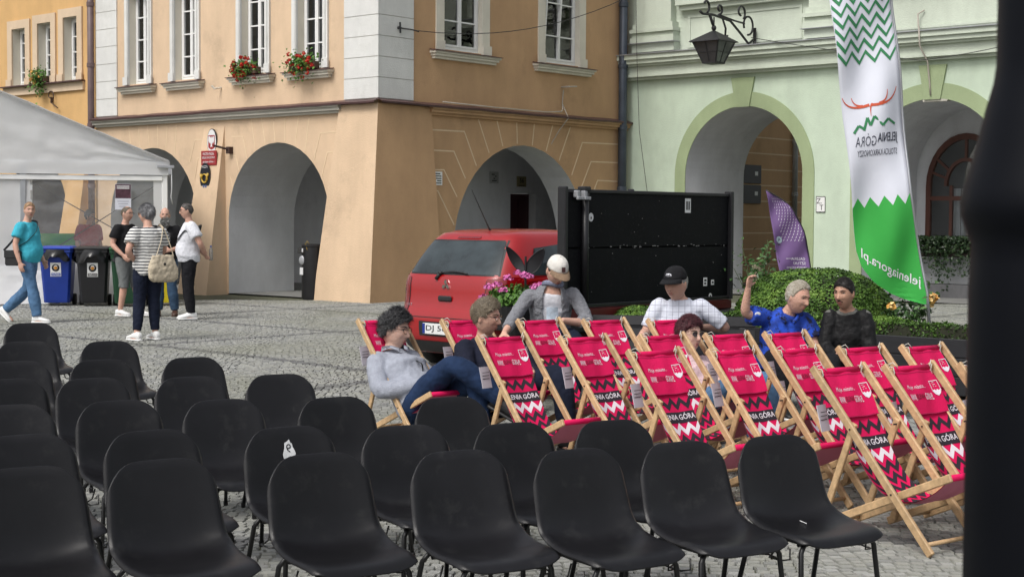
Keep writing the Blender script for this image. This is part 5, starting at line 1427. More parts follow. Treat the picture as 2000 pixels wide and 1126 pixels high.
# stone bollard
sb = thing('stone_post', 'short weathered stone post with rounded top behind the raised hand', 'bollard', (3.24, 20.0, .24))
mb = MB(); mb.lathe([(.115, -.02), (.11, .3), (.10, .6), (.092, .86), (.075, .93), (.04, .965), (.01, .975)], 14)
mb.v = [tuple(Vector(p) * (1 + .05 * mnoise.noise(Vector(p) * 9))) for p in mb.v]
mb.build('shaft', mat('mossy_stone', (.14, .125, .08), .95, .35, vs=9, bump=.5, bs=40), sb, smooth=True)

# ================================================================== lantern on scroll bracket
ln = thing('wall_lantern', 'black wrought-iron lantern on a scrolled bracket from mint house', 'lantern', W(3.33, 7.67), TH)
lz = 5.03; ly = -1.55
def sq(h, z, cy=ly): return [(-h, cy - h, z), (h, cy - h, z), (h, cy + h, z), (-h, cy + h, z)]
mb = MB(); mb.loft([sq(.365, lz + .10), sq(.345, lz + .125), sq(.03, lz + .33)]); mb.build('roof', M_iron, ln)
mb = MB(); mb.lathe([(.02, lz + .32), (.05, lz + .37), (.05, lz + .41), (.015, lz + .45), (.015, lz + .60)], 10, c=(0, ly, 0)); mb.build('finial', M_iron, ln, smooth=True)
for sx, sy in ((-1, -1), (1, -1), (1, 1), (-1, 1)):
    mb = MB(); mb.bar((sx * .30, ly + sy * .30, lz + .10), (sx * .155, ly + sy * .155, lz - .30), .028, .028); mb.build('corner_bar', M_iron, ln)
def face_pt(s, u, f):   # s side index, u -1..1, f 0 top..1 bottom
    h = .30 + (.155 - .30) * f; z = lz + .10 - .40 * f; a = s * pi / 2
    x, y = u * h, -h
    return Vector((x * cos(a) - y * sin(a), ly + x * sin(a) + y * cos(a), z))
M_lglass = mat('lantern_glass', (0.045, 0.046, 0.05), .2, .3, spec=.6)
for s in range(4):
    for i in range(2):
        for j in range(2):
            mb = MB(); mb.add([face_pt(s, -1 + i, j * .5), face_pt(s, i, j * .5), face_pt(s, i, j * .5 + .5), face_pt(s, -1 + i, j * .5 + .5)], [(0, 1, 2, 3)]); mb.build('pane', M_lglass, ln, fix=False)
    mb = MB(); mb.bar(face_pt(s, 0, 0), face_pt(s, 0, 1), .016, .016); mb.bar(face_pt(s, -1, .5), face_pt(s, 1, .5), .014, .014); mb.build('glazing_bar', M_iron, ln)
mb = MB(); mb.loft([sq(.165, lz - .30), sq(.165, lz - .325), sq(.12, lz - .335)]); mb.build('base', M_iron, ln)
def spiral(c, r0, r1, a0, a1, n=22): return [(0, c[0] + (r0 + (r1 - r0) * k / (n - 1)) * cos(a0 + (a1 - a0) * k / (n - 1)), c[1] + (r0 + (r1 - r0) * k / (n - 1)) * sin(a0 + (a1 - a0) * k / (n - 1))) for k in range(n)]
for pts, r in (([(0, -.02, 5.35), (0, -.25, 5.22), (0, -.55, 5.40), (0, -.95, 5.62), (0, -1.6, 5.68), (0, -1.95, 5.66), (0, -2.05, 5.70)], .026), (spiral((-.28, 5.60), .20, .16, -1.6, 3.6), .022), (spiral((-.55, 5.84), .16, .07, -.9, 4.6), .022), ([(0, -.42, 5.62), (0, -.8, 5.64), (0, -1.4, 5.70)], .02),
               (spiral((-1.35, 5.82), .11, .03, -1.6, 5.0), .024), (spiral((-1.85, 5.84), .15, .06, -1.2, 2.6), .024), ([(0, -1.25, 5.66), (0, -1.12, 5.45), (0, -1.15, 5.15)], .022), (spiral((-1.05, 5.22), .09, .03, 1.5, 7.0), .02), ([(0, -1.7, 5.66), (0, -1.6, 5.5), (0, -1.55, 5.44)], .03)):
    mb = MB(); mb.tube(pts, r, 7); mb.build('scroll', M_iron, ln, smooth=True)
mb = MB(); mb.box((0, -.02, 5.40), (.07, .035, .34), ch=.008); mb.build('wall_plate', M_iron, ln)

# ================================================================== post near the lens
lp_ = thing('lamp_post', 'dark iron lamp post right beside the camera at right edge', 'lamp post', (.4565, 1.25, 0))
M_post = mat('post_paint', (0.003, 0.0036, 0.006), 0.5, .2, vs=6, spec=.12)
mb = MB(); mb.lathe([(.12, 0), (.12, .25), (.10, .30), (.085, .34), (.0765, .40), (.0760, 1.0), (.0755, 1.62), (.0755, 1.745), (.0745, 1.765), (.074, 1.782), (.078, 1.793), (.0825, 1.805), (.0835, 1.815), (.0815, 1.828), (.0765, 1.843), (.071, 1.865), (.0645, 1.893), (.0585, 1.915), (.0565, 1.93), (.056, 2.2), (.05, 3.6)], 40); mb.build('shaft', M_post, lp_, smooth=True)
mb = MB(); mb.lathe([(.05, 3.6), (.12, 3.64), (.17, 3.95), (.10, 4.05), (.02, 4.10)], 8); mb.build('lamp_head', M_post, lp_)

# ================================================================== signs on the post office
def sign_root(name, label, loc): return thing(name, label, 'sign', loc, TH)
def sface(x, y0, z): return lambda a, b, d=0.0: Vector((a, y0 + d, b))
def by(z): return -.55 * (1 - (z + .05) / 3.47)      # face of the battered buttress
def oval(mb, rx, rz, y, th, n=28, c=(0, 0)): mb.plate([(c[0] + rx * cos(2 * pi * k / n), c[1] + rz * sin(2 * pi * k / n)) for k in range(n)], lambda a, b, d: Vector((a, y + d, b)), 0, th)
M_eagle = mat('emblem_white', (.70, .70, .70), .5, .05); M_postblk = mat('enamel_black', (.012, .013, .02), .3, .2); M_gold = mat('enamel_gold', (.55, .36, .05), .4, .15)
s = sign_root('emblem_sign', 'oval white emblem sign with red eagle shield above red plaque', W(-4.84, by(3.12) - .03, 3.12))
mb = MB(); oval(mb, .155, .265, 0, .025); mb.build('plate', M_postblk, s); mb = MB(); oval(mb, .142, .25, -.004, .004); mb.build('white_field', M_eagle, s)
mb = MB(); mb.plate([(-.105, .13), (.105, .13), (.105, -.12), (.05, -.15), (0, -.165), (-.05, -.15), (-.105, -.12)], lambda a, b, d: Vector((a, -.0075 + d, b)), 0, .003); mb.build('shield', M_redsign, s)
for sg in (-1, 1):
    mb = MB(); mb.plate([(sg * .012, .06), (sg * .05, .11), (sg * .088, .10), (sg * .092, .02), (sg * .07, -.04), (sg * .055, .0), (sg * .045, -.055), (sg * .03, -.02), (sg * .012, -.07)], lambda a, b, d: Vector((a, -.0105 + d, b)), 0, .002); mb.build('eagle_wing', M_eagle, s)
mb = MB(); mb.plate([(-.014, .10), (.014, .10), (.02, -.06), (.035, -.12), (0, -.10), (-.035, -.12), (-.02, -.06)], lambda a, b, d: Vector((a, -.0112 + d, b)), 0, .002); mb.build('eagle_body', M_eagle, s)
s = sign_root('post_plaque', 'red plaque with three white lines of lettering on the cream pier', W(-4.86, by(2.78) - .03, 2.78))
mb = MB(); mb.box((0, 0, 0), (.50, .03, .30), ch=.006); mb.build('plate', M_redsign, s)
for k, (t_, h) in enumerate((('POCZTA POLSKA', .18), ('URZĄD POCZTOWY', .21), ('JELENIA GÓRA 1', .19))): fit_text(t_, -h, h, -.085 + .082 * k, .055, lambda a, d: Vector((a, -.0175, -d)), M_eagle, s, bold=.012)
s = sign_root('horn_sign', 'tall black oval sign with a yellow post horn on cream pier', W(-4.92, by(2.38) - .03, 2.38))
mb = MB(); oval(mb, .165, .30, 0, .025); mb.build('plate', M_postblk, s)
mb = MB(); mb.tube([(.09 * cos(t), -.012, .085 * sin(t) - .02) for t in np.linspace(-.6, 5.4, 26)], .016, 6); mb.tube([(-.12, -.012, .07), (-.09, -.012, -.02)], .028, 6); mb.tube([(.12, -.012, .08), (.04, -.012, -.08)], [.03, .012], 6); mb.build('post_horn', M_gold, s, smooth=True)
mb = MB(); mb.box((-.035, -.003, -.20), (.05, .006, .09)); mb.box((.035, -.003, -.20), (.05, .006, .09)); mb.build('blue_mark', mat('enamel_blue', (.08, .12, .28), .4), s)
fit_text('POCZTA', -.09, .09, -.22, .05, lambda a, d: Vector((a, -.004, -d)), M_eagle, s)
s = thing('notice_sign', 'small white notice with black lettering on ochre wall by the corner pier', 'sign', W(.012, 1.56, 2.34), TH)
mb = MB(); mb.box((0, 0, 0), (.018, .30, .26), ch=.004); mb.build('plate', M_white, s)
for k, (a, b) in enumerate(((-.09, .09), (-.12, .12), (-.1, .12), (.0, .12), (-.02, .12))):
    mb = MB(); mb.box((.0095, (a + b) / 2, .09 - .045 * k), (.002, b - a, .020)); mb.build('print_line', M_steel, s)
s = thing('house_number_sign', 'brass house number plate 56 above the oxblood arcade door', 'sign', W(-2.485, 6.99, 2.43), TH)
mb = MB(); mb.box((0, 0, 0), (.02, .33, .24), ch=.004); mb.build('plate', mat('brass_dull', (.26, .22, .12), .5, .2), s)
fit_text('56', -.075, .075, -.025, .12, lambda a, d: Vector((.0115, a, -d)), M_steel, s, bold=.03); mb = MB(); mb.box((.011, 0, -.09), (.002, .2, .022)); mb.build('print_line', M_steel, s)
for nm, lab, yy, zc, mk in (('arcade_notice', 'pale notice with black lines on arcade wall left of number 56', 6.04, 2.5, [(-.04, .07, .10), (.05, .03, .05), (.0, -.02, .06), (.0, -.07, .16)]), ('pictogram_notice', 'pale notice with two round pictograms right of number 56', 8.5, 2.62, [(-.02, .09, .2)])):
    s = thing(nm, lab, 'sign', W(-2.488, yy, zc), TH); mb = MB(); mb.box((0, 0, 0), (.014, .30, .26), ch=.004); mb.build('plate', mat('notice_grey', (.42, .43, .43), .7), s)
    for (a, b, w_) in mk: mb = MB(); mb.box((.008, a, b), (.002, w_, .022)); mb.build('print_line', M_steel, s)
    if nm[0] == 'p':
        for a in (-.06, .06):
            mb = MB(); mb.tube([(.009, a + .042 * cos(t), -.03 + .042 * sin(t)) for t in np.linspace(0, 2 * pi, 18)] , .009, 5); mb.tube([(.009, a - .03, 0), (.009, a + .03, -.06)], .008, 5); mb.build('pictogram', mat('picto_red', (.12, .02, .02), .6), s)
s = thing('chalk_mark_sign', 'white sheet lettered Z T taped to mint pier between arches', 'sign', W(4.94, 7.655, 1.9), TH)
mb = MB(); mb.box((0, 0, 0), (.19, .008, .30)); mb.build('sheet', M_white, s); lettering('Z.', lambda a, b: Vector((a - .03, -.0055, b + .06)), M_steel, s, .15); lettering('T', lambda a, b: Vector((a + .02, -.0055, b - .07)), M_steel, s, .15)
mb = MB()
for a, b in (((-.1, -.155), (.1, -.155)), ((-.1, .155), (.1, .155)), ((-.1, -.155), (-.1, .155)), ((.1, -.155), (.1, .155))): mb.bar((a[0], -.004, a[1]), (b[0], -.004, b[1]), .006, .012)
mb.build('marker_border', M_steel, s)
for k, zc in enumerate((2.72, 2.22)):
    s = thing('wall_board', ('upper' if k == 0 else 'lower') + ' of two dark information boards on ochre wall inside the mint arch', 'sign', W(.015, 12.9, zc), TH)
    mb = MB(); mb.box((0, 0, 0), (.03, .9, .46), ch=.004); mb.build('plate', M_black, s)
    mb = MB(); mb.box((.0165, .22, .02), (.002, .14, .10)); mb.build('print', M_eagle, s)
downpipe('downpipe', 'grey downpipe on ochre wall seen through the first mint arch', M_zinc, W(.09, 14.9), 7.5, .07)

# ================================================================== window flowers
def flowerbox(label, loc, n, m, L=.72, cat='flower box', hang=.30, red=True):
    t = thing('flower_box', label, cat, loc, TH)
    mb = MB(); mb.box((0, 0, .07), (L, .16, .14), ch=.01); mb.build('box', mat('box_brown', (.10, .06, .04), .7, .2), t)
    P = rng.normal(0, 1, (700, 3)) * np.array((L * .25, .08, .085)) + np.array((0, -.06, .14)); P[:, 2] -= np.abs(rng.normal(0, hang * .4, 700)) * (rng.rand(700) < .5); leaves('foliage', t, M_ger, P, np.tile((0, -.6, .7), (700, 1)), .05, .6, 1.2)
    for k in range(n):
        c = np.array((rng.uniform(-L * .52, L * .52), -.13 + rng.normal(0, .04), .14 + rng.normal(-.03, .10))); v = dirs(26); leaves('bloom', t, m, v * .04 * rng.uniform(.5, 1, 26)[:, None] + c, v, .036, .4, 1.1)
    return t
flowerbox('red geranium box on the third cream window sill', W(-3.66, -.12, 4.42), 34, M_petr)
flowerbox('red geranium box on the fourth cream window sill, nearest white quoins', W(-1.93, -.12, 4.42), 34, M_petr)
flowerbox('small yellow flower box on the middle yellow-house window', W(-11.24, -.06, 4.68), 9, M_pety, .5, hang=.45)
iv = thing('ivy_trough', 'dark trailing ivy trough below arched brown window', 'plant', W(6.96, 9.72, .95), TH)
mb = MB(); mb.box((0, 0, 0), (1.9, .28, .22), ch=.02); mb.build('trough', mat('trough_brown', (.05, .035, .03), .8), iv)
P = rng.uniform(-1, 1, (2600, 3)) * np.array((.98, .20, .17)) + np.array((0, -.08, .14)); N = np.tile((0, -.8, .5), (2600, 1))
ex = []
for k in range(16):
    x0 = rng.uniform(-.95, .9); ln = rng.uniform(.25, .95)
    for i in range(int(ln * 75)): ex.append((x0 + .12 * sin(i * .12 + k) + rng.normal(0, .03), -.2 + rng.normal(0, .02), .05 - rng.uniform(0, ln)))
P = np.vstack([P, np.array(ex)]); N = np.tile((0, -.8, .5), (len(P), 1)); leaves('foliage', iv, M_ivy, P, N, .055, .6, 1.2)
mb = MB(); 
o = MB(); o.box((0, 0, .14), (16, .5, .28)); bs_ = o.build('building_plinth', mat('plinth_grey', (.10, .10, .105), .85, .2, vs=3), None); bs_.location = W(8.9, 9.6, 0); bs_.rotation_euler = (0, 0, TH); bs_.parent = GH; bs_.location = (9.2, 9.75, 0); bs_.rotation_euler = (0, 0, 0); bs_.scale = (.45, 1, 1)
sc = thing('scroll_sign', 'small brown iron scroll fixed under the yellow house windows', 'bracket', W(-10.9, .03, 4.36), TH)
mb = MB(); mb.tube([(x, y - .05, z) for x, y, z in [(a[1], 0, a[2]) for a in spiral((0, 0), .15, .04, -1.4, 5.4)]], .014, 6); mb.tube([(0, -.05, -.15), (.18, -.05, -.24), (.3, -.05, -.3)], .013, 6); mb.build('scroll', mat('bracket_brown', (.06, .03, .02), .6), sc, smooth=True)
mb = MB(); mb.box((0, -.02, -.10), (.04, .05, .12)); mb.build('wall_plate', MATS['bracket_brown'], sc)
# ================================================================== white marquee
M_tent = mat('tent_pvc_white', (0.82, 0.83, 0.845), 0.5, .03, vs=1.2, bump=.07, bs=2.2, dirt=((.62, .62, .61), 1.5, .3))
M_clear = glass_mat('clear_pvc', (0.93, 0.93, 0.92), 0.03, .06, milky=.17, grey=.66, bumps=.6)
def translucent(m, f):
    n = m.node_tree.nodes; l = m.node_tree.links; out = [q for q in n if q.type == 'OUTPUT_MATERIAL'][0]; pr = n['Principled BSDF']
    tl_ = n.new('ShaderNodeBsdfTranslucent'); tl_.inputs[0].default_value = (.86, .87, .88, 1); mx = n.new('ShaderNodeMixShader'); mx.inputs[0].default_value = f
    l.new(pr.outputs[0], mx.inputs[1]); l.new(tl_.outputs[0], mx.inputs[2]); l.new(mx.outputs[0], out.inputs[0])
translucent(M_tent, .42)
tz = .24
tent = thing('marquee_tent', 'white marquee tent with clear plastic window at the left edge', 'tent', (-6.26, 27.5, tz), RAD(13))
TW, TD, EV = 9.0, 3.3, 2.55
def rz_(x): return EV + .415 * (x if x > -TW / 2 else -TW - x) * -1
def crease(x, y, z): return .018 * mnoise.noise(Vector((x * 2.3, y * 2.3, z * 4))) + .012 * mnoise.noise(Vector((x * 6, y * 5, z * 9)))
mb = MB()   # gable sheet facing us
mb.grid(lambda u, v: (lambda x: Vector((x, .01 + crease(x, 0, v) * 1.6, EV - .02 + (rz_(x) - EV + .02) * v)))(-TW * (1 - u)), 90, 14); mb.build('gable_sheet', M_tent, tent, smooth=True, fix=False)
for side in (0, 1):
    mb = MB()
    def rf(u, v, off):
        x = -TW / 2 * u if side == 0 else -TW + TW / 2 * u
        return Vector((x + (.02 if side == 0 else -.02) * (1 - u), -.10 + (TD + .15) * v, rz_(x) + .025 + off - .05 * sin(pi * u) * sin(pi * v) + crease(x, v * 3, 1) * .6))
    mb.grid(lambda u, v: rf(u, v, 0), 24, 14); mb.grid(lambda u, v: rf(u, v, .008), 24, 14); mb.build('roof_sheet', M_tent, tent, smooth=True, fix=False)
mb = MB(); mb.grid(lambda u, v: Vector((-TW * (1 - u) + .03 * u, -.035 + crease(u * 9, 0, v) * .8, EV - .23 + .24 * v)), 70, 4); mb.build('valance', M_tent, tent, smooth=True, fix=False)
mb = MB(); mb.grid(lambda u, v: Vector((.03, TD * u, EV - .23 + .24 * v + crease(u * 3, 2, v))), 20, 3); mb.build('valance', M_tent, tent, smooth=True, fix=False)
for (x, y) in ((-.06, .05), (-.06, TD), (-TW + .06, .05), (-TW + .06, TD), (-4.5, TD), (-2.52, .05)):
    mb = MB(); mb.box((x, y, EV / 2), (.10, .10, EV - .02), ch=.008); mb.build('post', M_white if x > -.1 and y < 1 else M_zinc, tent)
mb = MB(); mb.box((-TW / 2, .02, EV - .29), (TW - .2, .07, .09), ch=.006); mb.build('beam', M_white, tent)
mb = MB(); mb.box((-.04, -.07, EV - .08), (.30, .05, .05), ch=.005); mb.box((.03, -.06, EV - .14), (.06, .06, .16), ch=.005); mb.build('corner_bracket', M_zinc, tent)
mb = MB(); mb.tube([(.06, -.08, EV - .1), (.065, -.08, EV - .5), (.05, -.09, EV - .62), (.075, -.08, EV - .75)], .008, 5); mb.build('loose_strap', M_tent, tent, smooth=True)
mb = MB(); mb.grid(lambda u, v: Vector((-2.40 + 2.14 * u, .02 + crease(u * 3, 5, v * 2) * 1.4, .9 + (EV - 1.23) * v)), 30, 16); mb.build('clear_window', M_clear, tent, smooth=True, fix=False)
mb = MB(); mb.grid(lambda u, v: Vector((-.26 + .16 * u, .012, .02 + (EV - .34) * v)), 3, 8); mb.build('side_strip', M_tent, tent, smooth=True, fix=False)
mb = MB(); mb.grid(lambda u, v: Vector((-2.44 + 2.2 * u, -.01 - .05 * (1 - v) + crease(u * 4, 9, v) * 2, .03 + .87 * v)), 30, 8); mb.build('skirt', M_tent, tent, smooth=True, fix=False)
for k in range(5):
    mb = MB(); mb.grid(lambda u, v: Vector((-TW + .1 + 1.31 * k + 1.30 * u, .03 + crease(u * 2 + k, 7, v * 2) * 1.5, .62 + (EV - .95) * v)), 14, 12); mb.build('wall_sheet', M_tent, tent, smooth=True, fix=False)
mb = MB(); mb.grid(lambda u, v: Vector((-TW + .1 + 7.0 * u, -.02 - .38 * (1 - v) ** 1.5 + crease(u * 8, 3, v * 2) * 3, .02 + .68 * v)), 60, 10); mb.build('skirt', M_tent, tent, smooth=True, fix=False)
mb = MB()
for a, b in (((-2.35, 2.15), (-.2, .9)), ((-.2, 2.15), (-2.35, .75))): mb.tube([(a[0], .12, a[1]), (b[0], .12, b[1])], .009, 5)
mb.build('brace_cable', M_wire, tent)
mb = MB(); mb.box((-2.0, 1.6, 1.12), (.95, .03, .24)); mb.build('inner_banner', M_fgreen, tent)
mb = MB(); mb.box((-1.5, 1.55, .55), (2.2, .6, .9), ch=.02); mb.build('counter', M_tent, tent)
ps = thing('poster', 'small event poster taped to the clear tent window', 'poster', (-7.02, 27.27, tz + 1.92), RAD(13))
mb = MB(); mb.box((0, 0, 0), (.28, .004, .46)); mb.build('sheet', mat('poster_paper', (.62, .63, .70), .5, .05), ps)
mb = MB(); mb.box((0, -.003, .10), (.27, .002, .25)); mb.build('picture', mat('poster_dark', (.07, .025, .04), .5, .7, vs=14), ps)
for k in range(3):
    mb = MB(); mb.box((0, -.0032, -.08 - .045 * k), (.2 - .03 * k, .001, .012)); mb.build('print_line', mat('poster_grey', (.3, .3, .36), .6), ps)
for k in range(2):
    mb = MB(); mb.box((0, -.0045, .19 - .035 * k), (.22, .001, .018)); mb.build('headline', M_eagle, ps)

# ================================================================== wheelie bins
def wheelie(label, loc, rz, col, lidc, stick=None, bag=True):
    t = thing('wheelie_bin', label, 'bin', loc, rz)
    m = mat('bin_' + col[0], col[1], .45, .12, vs=4, bump=.05)
    def ring(hw, y0, y1, z, c=.04): 
        return [Vector(p) for p in ((-hw + c, y0, z), (hw - c, y0, z), (hw, y0 + c, z), (hw, y1 - c, z), (hw - c, y1, z), (-hw + c, y1, z), (-hw, y1 - c, z), (-hw, y0 + c, z))]
    mb = MB(); mb.loft([ring(.21, -.22, .20, .06), ring(.22, -.23, .21, .10), ring(.275, -.33, .27, .93), ring(.29, -.345, .285, .94), ring(.29, -.345, .285, .985)]); mb.build('body', m, t)
    lm = mat('bin_lid_' + col[0], lidc, .45, .12, vs=4)
    mb = MB(); mb.loft([ring(.295, -.36, .29, .99), ring(.30, -.365, .30, 1.01), ring(.285, -.34, .28, 1.035), ring(.2, -.2, .2, 1.05)]); mb.build('lid', lm, t)
    mb = MB(); mb.tube([(-.2, .33, .97), (.2, .33, .97)], .016, 8); mb.build('handle', m, t)
    if bag:
        mb = MB(); mb.grid(lambda u, v: (lambda a: Vector((.305 * cos(a) * (1 + .0 * v), -.03 + .345 * sin(a) - .02 * v, .99 - (.17 + .06 * sin(a * 5) + .05 * mnoise.noise(Vector((a * 2, v, t.location.x)))) * v + .015 * sin(a * 13) * v)) + Vector((cos(a), sin(a), 0)) * (.012 + .03 * v * (.5 + .5 * sin(a * 9 + v * 4))))(2 * pi * u), 72, 7); mb.build('bin_bag', mat('bin_liner', (.010, .010, .011), .28, .2, vs=6, bump=.3, bs=14), t, smooth=True, fix=False)
    for sx in (-1, 1):
        mb = MB(); R_ = Matrix.Rotation(pi / 2, 3, 'Y'); mb.lathe([(.05, -.03), (.10, -.03), (.10, .03), (.05, .03)], 16); mb.v = [tuple(R_ @ Vector(p) + Vector((sx * .24, .22, .10))) for p in mb.v]; mb.build('wheel', MATS['rubber'], t)
    if stick:
        yf = lambda z: -.23 - (z - .10) / .83 * .10 - .006
        mb = MB(); mb.add([(-.09, yf(.52), .52), (.09, yf(.52), .52), (.09, yf(.76), .76), (-.09, yf(.76), .76)], [(0, 1, 2, 3)]); s_ = mb.build('sticker', M_white, t, fix=False)
        mb = MB(); n = 20; mb.add([(.065 * cos(2 * pi * k / n), yf(.67 + .065 * sin(2 * pi * k / n)) - .002, .67 + .065 * sin(2 * pi * k / n)) for k in range(n)] + [(.035 * cos(2 * pi * k / n), yf(.67) - .0025, .67 + .035 * sin(2 * pi * k / n)) for k in range(n)], [(k, (k + 1) % n, n + (k + 1) % n, n + k) for k in range(n)]); mb.build('ring_print', M_steel, s_, fix=False)
        mb = MB(); mb.ball((0, yf(.67) - .002, .67), (.03, .003, .03), 10, 6); mb.build('dot_print', mat('print_orange', (.6, .25, .02), .6), s_)
        mb = MB(); mb.add([(-.08, yf(.53) - .002, .53), (.08, yf(.53) - .002, .53), (.08, yf(.58) - .002, .58), (-.08, yf(.58) - .002, .58)], [(0, 1, 2, 3)]); mb.build('print_band', stick[1], s_, fix=False)
        fit_text(stick[0], -.07, .07, -.555, .032, lambda x, d: Vector((x, yf(-d) - .004, -d)), M_eagle, s_, bold=.01)
    return t
blu = ('blue', (.008, .035, .26)); blk = ('black', (.012, .012, .014)); grn = ('green', (.010, .05, .022)); yel = ('yellow', (.62, .50, .012))
M_pb = mat('print_blue', (.02, .07, .4), .6)
wheelie('blue wheelie bin marked PAPIER in front of the tent', (-7.98, 26.55, .24), RAD(8), blu, (.012, .05, .36), ('PAPIER', M_pb))
wheelie('black wheelie bin between the blue and green bins', (-7.33, 26.48, .24), RAD(10), blk, (.014, .014, .015), ('ZMIESZANE', M_steel))
wheelie('dark green wheelie bin behind the man in black', (-6.72, 26.42, .24), RAD(10), grn, (.015, .09, .03), ('SZKŁO', mat('print_green', (.02, .22, .06), .6)))
wheelie('yellow wheelie bin half hidden behind the bearded man', (-6.22, 26.75, .24), RAD(10), yel, (.62, .50, .012), None, False)
# litter bin under the cream arch
lb = thing('litter_bin', 'tall black litter bin with dispenser in the cream arch', 'bin', (-3.83, 28.95, .245), TH + RAD(8))
mb = MB(); mb.lathe([(.20, 0), (.205, .02), (.205, 1.0), (.215, 1.01), (.215, 1.04), (.19, 1.06)], 26); autosmooth(mb.build('body', M_black, lb), 40)
mb = MB(); mb.box((-.10, -.195, .93), (.16, .06, .10), ch=.01); mb.build('opening', M_room, lb)
for (z, h, sh) in ((.94, .07, 'r'), (.75, .10, 'o'), (.54, .14, 'r')):
    mb = MB()
    if sh == 'o': mb.ball((-.10, -.185, z), (.075, .03, .09), 14, 8)
    else: mb.box((-.10, -.20, z), (.13, .02, h), Matrix.Rotation(RAD(-26), 3, 'Z'), ch=.005)
    mb.build('label_plate', M_sticker if sh == 'r' else M_zinc, lb)
mb = MB(); mb.tube([(.06, -.16, 1.06), (.04, -.2, 1.12), (.0, -.2, 1.06), (.05, -.21, .95)], .006, 5); mb.build('cord', M_gold, lb, smooth=True)
# ================================================================== people
def skinm(name, c): return mat(name, c, .52, .16, vs=9, bump=.3, bs=60, spec=.35, sss=.06, dirt=((c[0] * .86, c[1] * .55, c[2] * .50), 7.0, .45))
SK1 = skinm('skin_fair', (.60, .385, .305)); SK2 = skinm('skin_ruddy', (.56, .33, .25)); SK3 = skinm('skin_tan', (.44, .25, .175))
M_eyew = mat('eye_white', (.55, .52, .50), .3, .05); M_iris = mat('eye_dark', (.02, .016, .014), .2, .1); M_lash = mat('lashes', (.05, .028, .022), .7, .1); M_lip = mat('lips', (.33, .11, .095), .45, .1); M_lipd = mat('mouth_line', (.07, .025, .022), .6, .1)
def cloth(name, c, var=.16, vs=7, **k): return mat(name, c, k.pop('rough', .88), var, vs=vs, bump=k.pop('bump', .6), bs=k.pop('bs', 17), fine=.10, spec=.2, **k)
def Vn(v): return Vector(v).normalized()
def ringe(c, a, b, n=20, p=2.3):
    out = []
    for k in range(n):
        t = 2 * pi * k / n; ct, st = cos(t), sin(t)
        out.append(c + a * math.copysign(abs(ct) ** (2 / p), ct) + b * math.copysign(abs(st) ** (2 / p), st))
    return out
def crom(P, s):
    i = min(int(s), len(P) - 2); f = s - i
    p0, p1, p2, p3 = P[max(i - 1, 0)], P[i], P[i + 1], P[min(i + 2, len(P) - 1)]
    k = .28
    m1 = (p2 - p0) * k; m2 = (p3 - p1) * k
    return p1 * (2 * f ** 3 - 3 * f ** 2 + 1) + m1 * (f ** 3 - 2 * f ** 2 + f) + p2 * (-2 * f ** 3 + 3 * f ** 2) + m2 * (f ** 3 - f ** 2)
def limb(mb, P, prof_, s0=0.0, s1=None, infl=0.0, n=14, steps=18, scale=1.0):
    P = [Vector(p) for p in P]; s1 = s1 if s1 is not None else len(P) - 1
    ss = [s0 + (s1 - s0) * k / steps for k in range(steps + 1)]
    pts = [crom(P, min(s, len(P) - 1 - 1e-6)) for s in ss]
    r = [float(np.interp(s, [q[0] for q in prof_], [q[1] for q in prof_])) * scale + (infl if isinstance(infl, (int, float)) else float(np.interp(s, infl[0], infl[1]))) for s in ss]
    mb.tube(pts, r, n)
ARM = [(0, .051), (.35, .048), (.8, .042), (1, .040), (1.25, .043), (1.6, .034), (1.92, .027), (2, .027)]
LEG = [(0, .092), (.4, .085), (.8, .062), (1, .056), (1.3, .058), (1.6, .046), (1.9, .037), (2, .036)]
# ---- head
def head_feat(x, y, z, k):
    """forward push (metres) of the face features"""
    d = 0.0
    sg = .0105 + .006 * np.clip((.02 - z) / .05, 0, 1)
    nz = np.clip((.026 - z) / .056, 0, 1) ** 1.25 * np.clip((z + .044) / .012, 0, 1)
    d = d + k.get('nose', .029) * nz * np.exp(-(x / sg) ** 2)
    d = d - .0105 * np.exp(-((np.abs(x) - .031) / .0155) ** 2 - ((z - .010) / .0105) ** 2)
    d = d + .0055 * np.exp(-((z - .031) / .009) ** 2) * np.exp(-(x / .045) ** 4)
    d = d + .0055 * np.exp(-((np.abs(x) - .043) / .018) ** 2 - ((z + .022) / .016) ** 2)
    d = d + .0075 * np.exp(-(x / .021) ** 2 - ((z + .0575) / .006) ** 2) + .0075 * np.exp(-(x / .018) ** 2 - ((z + .0705) / .006) ** 2) - .004 * np.exp(-(x / .022) ** 2 - ((z + .064) / .003) ** 2)
    d = d + .009 * np.exp(-(x / .020) ** 2 - ((z + .102) / .014) ** 2)
    d = d - .004 * np.exp(-((np.abs(x) - .030) / .008) ** 2 - ((z + .045) / .016) ** 2)
    return d
def head_grid(k, nl=84, nb=56):
    t = np.linspace(-pi, pi, nl, endpoint=False); lon = t - .62 * np.sin(t); lat = np.linspace(-pi / 2 * .985, pi / 2 * .985, nb)
    LO, LA = np.meshgrid(lon, lat)
    dx = np.sin(LO) * np.cos(LA); dy = -np.cos(LO) * np.cos(LA); dz = np.sin(LA)
    ax = .0745 * k.get('wide', 1.0); ay = np.where(dy < 0, .094, .104); az = np.where(dz > 0, .118, .124)
    r = 1 / np.sqrt((dx / ax) ** 2 + (dy / ay) ** 2 + (dz / az) ** 2)
    x, y, z = dx * r, dy * r, dz * r
    q = np.clip(-z / .124, 0, 1)
    x = x * (1 - (.30 - k.get('jaw', 0)) * q ** 1.6); y = np.where(y > 0, y * (1 - .55 * q), y * (1 - .10 * q ** 2))
    y = y - np.where(y < -.01, head_feat(x, y, z, k), 0) * np.clip((-y - .01) / .03, 0, 1)
    return x, y, z
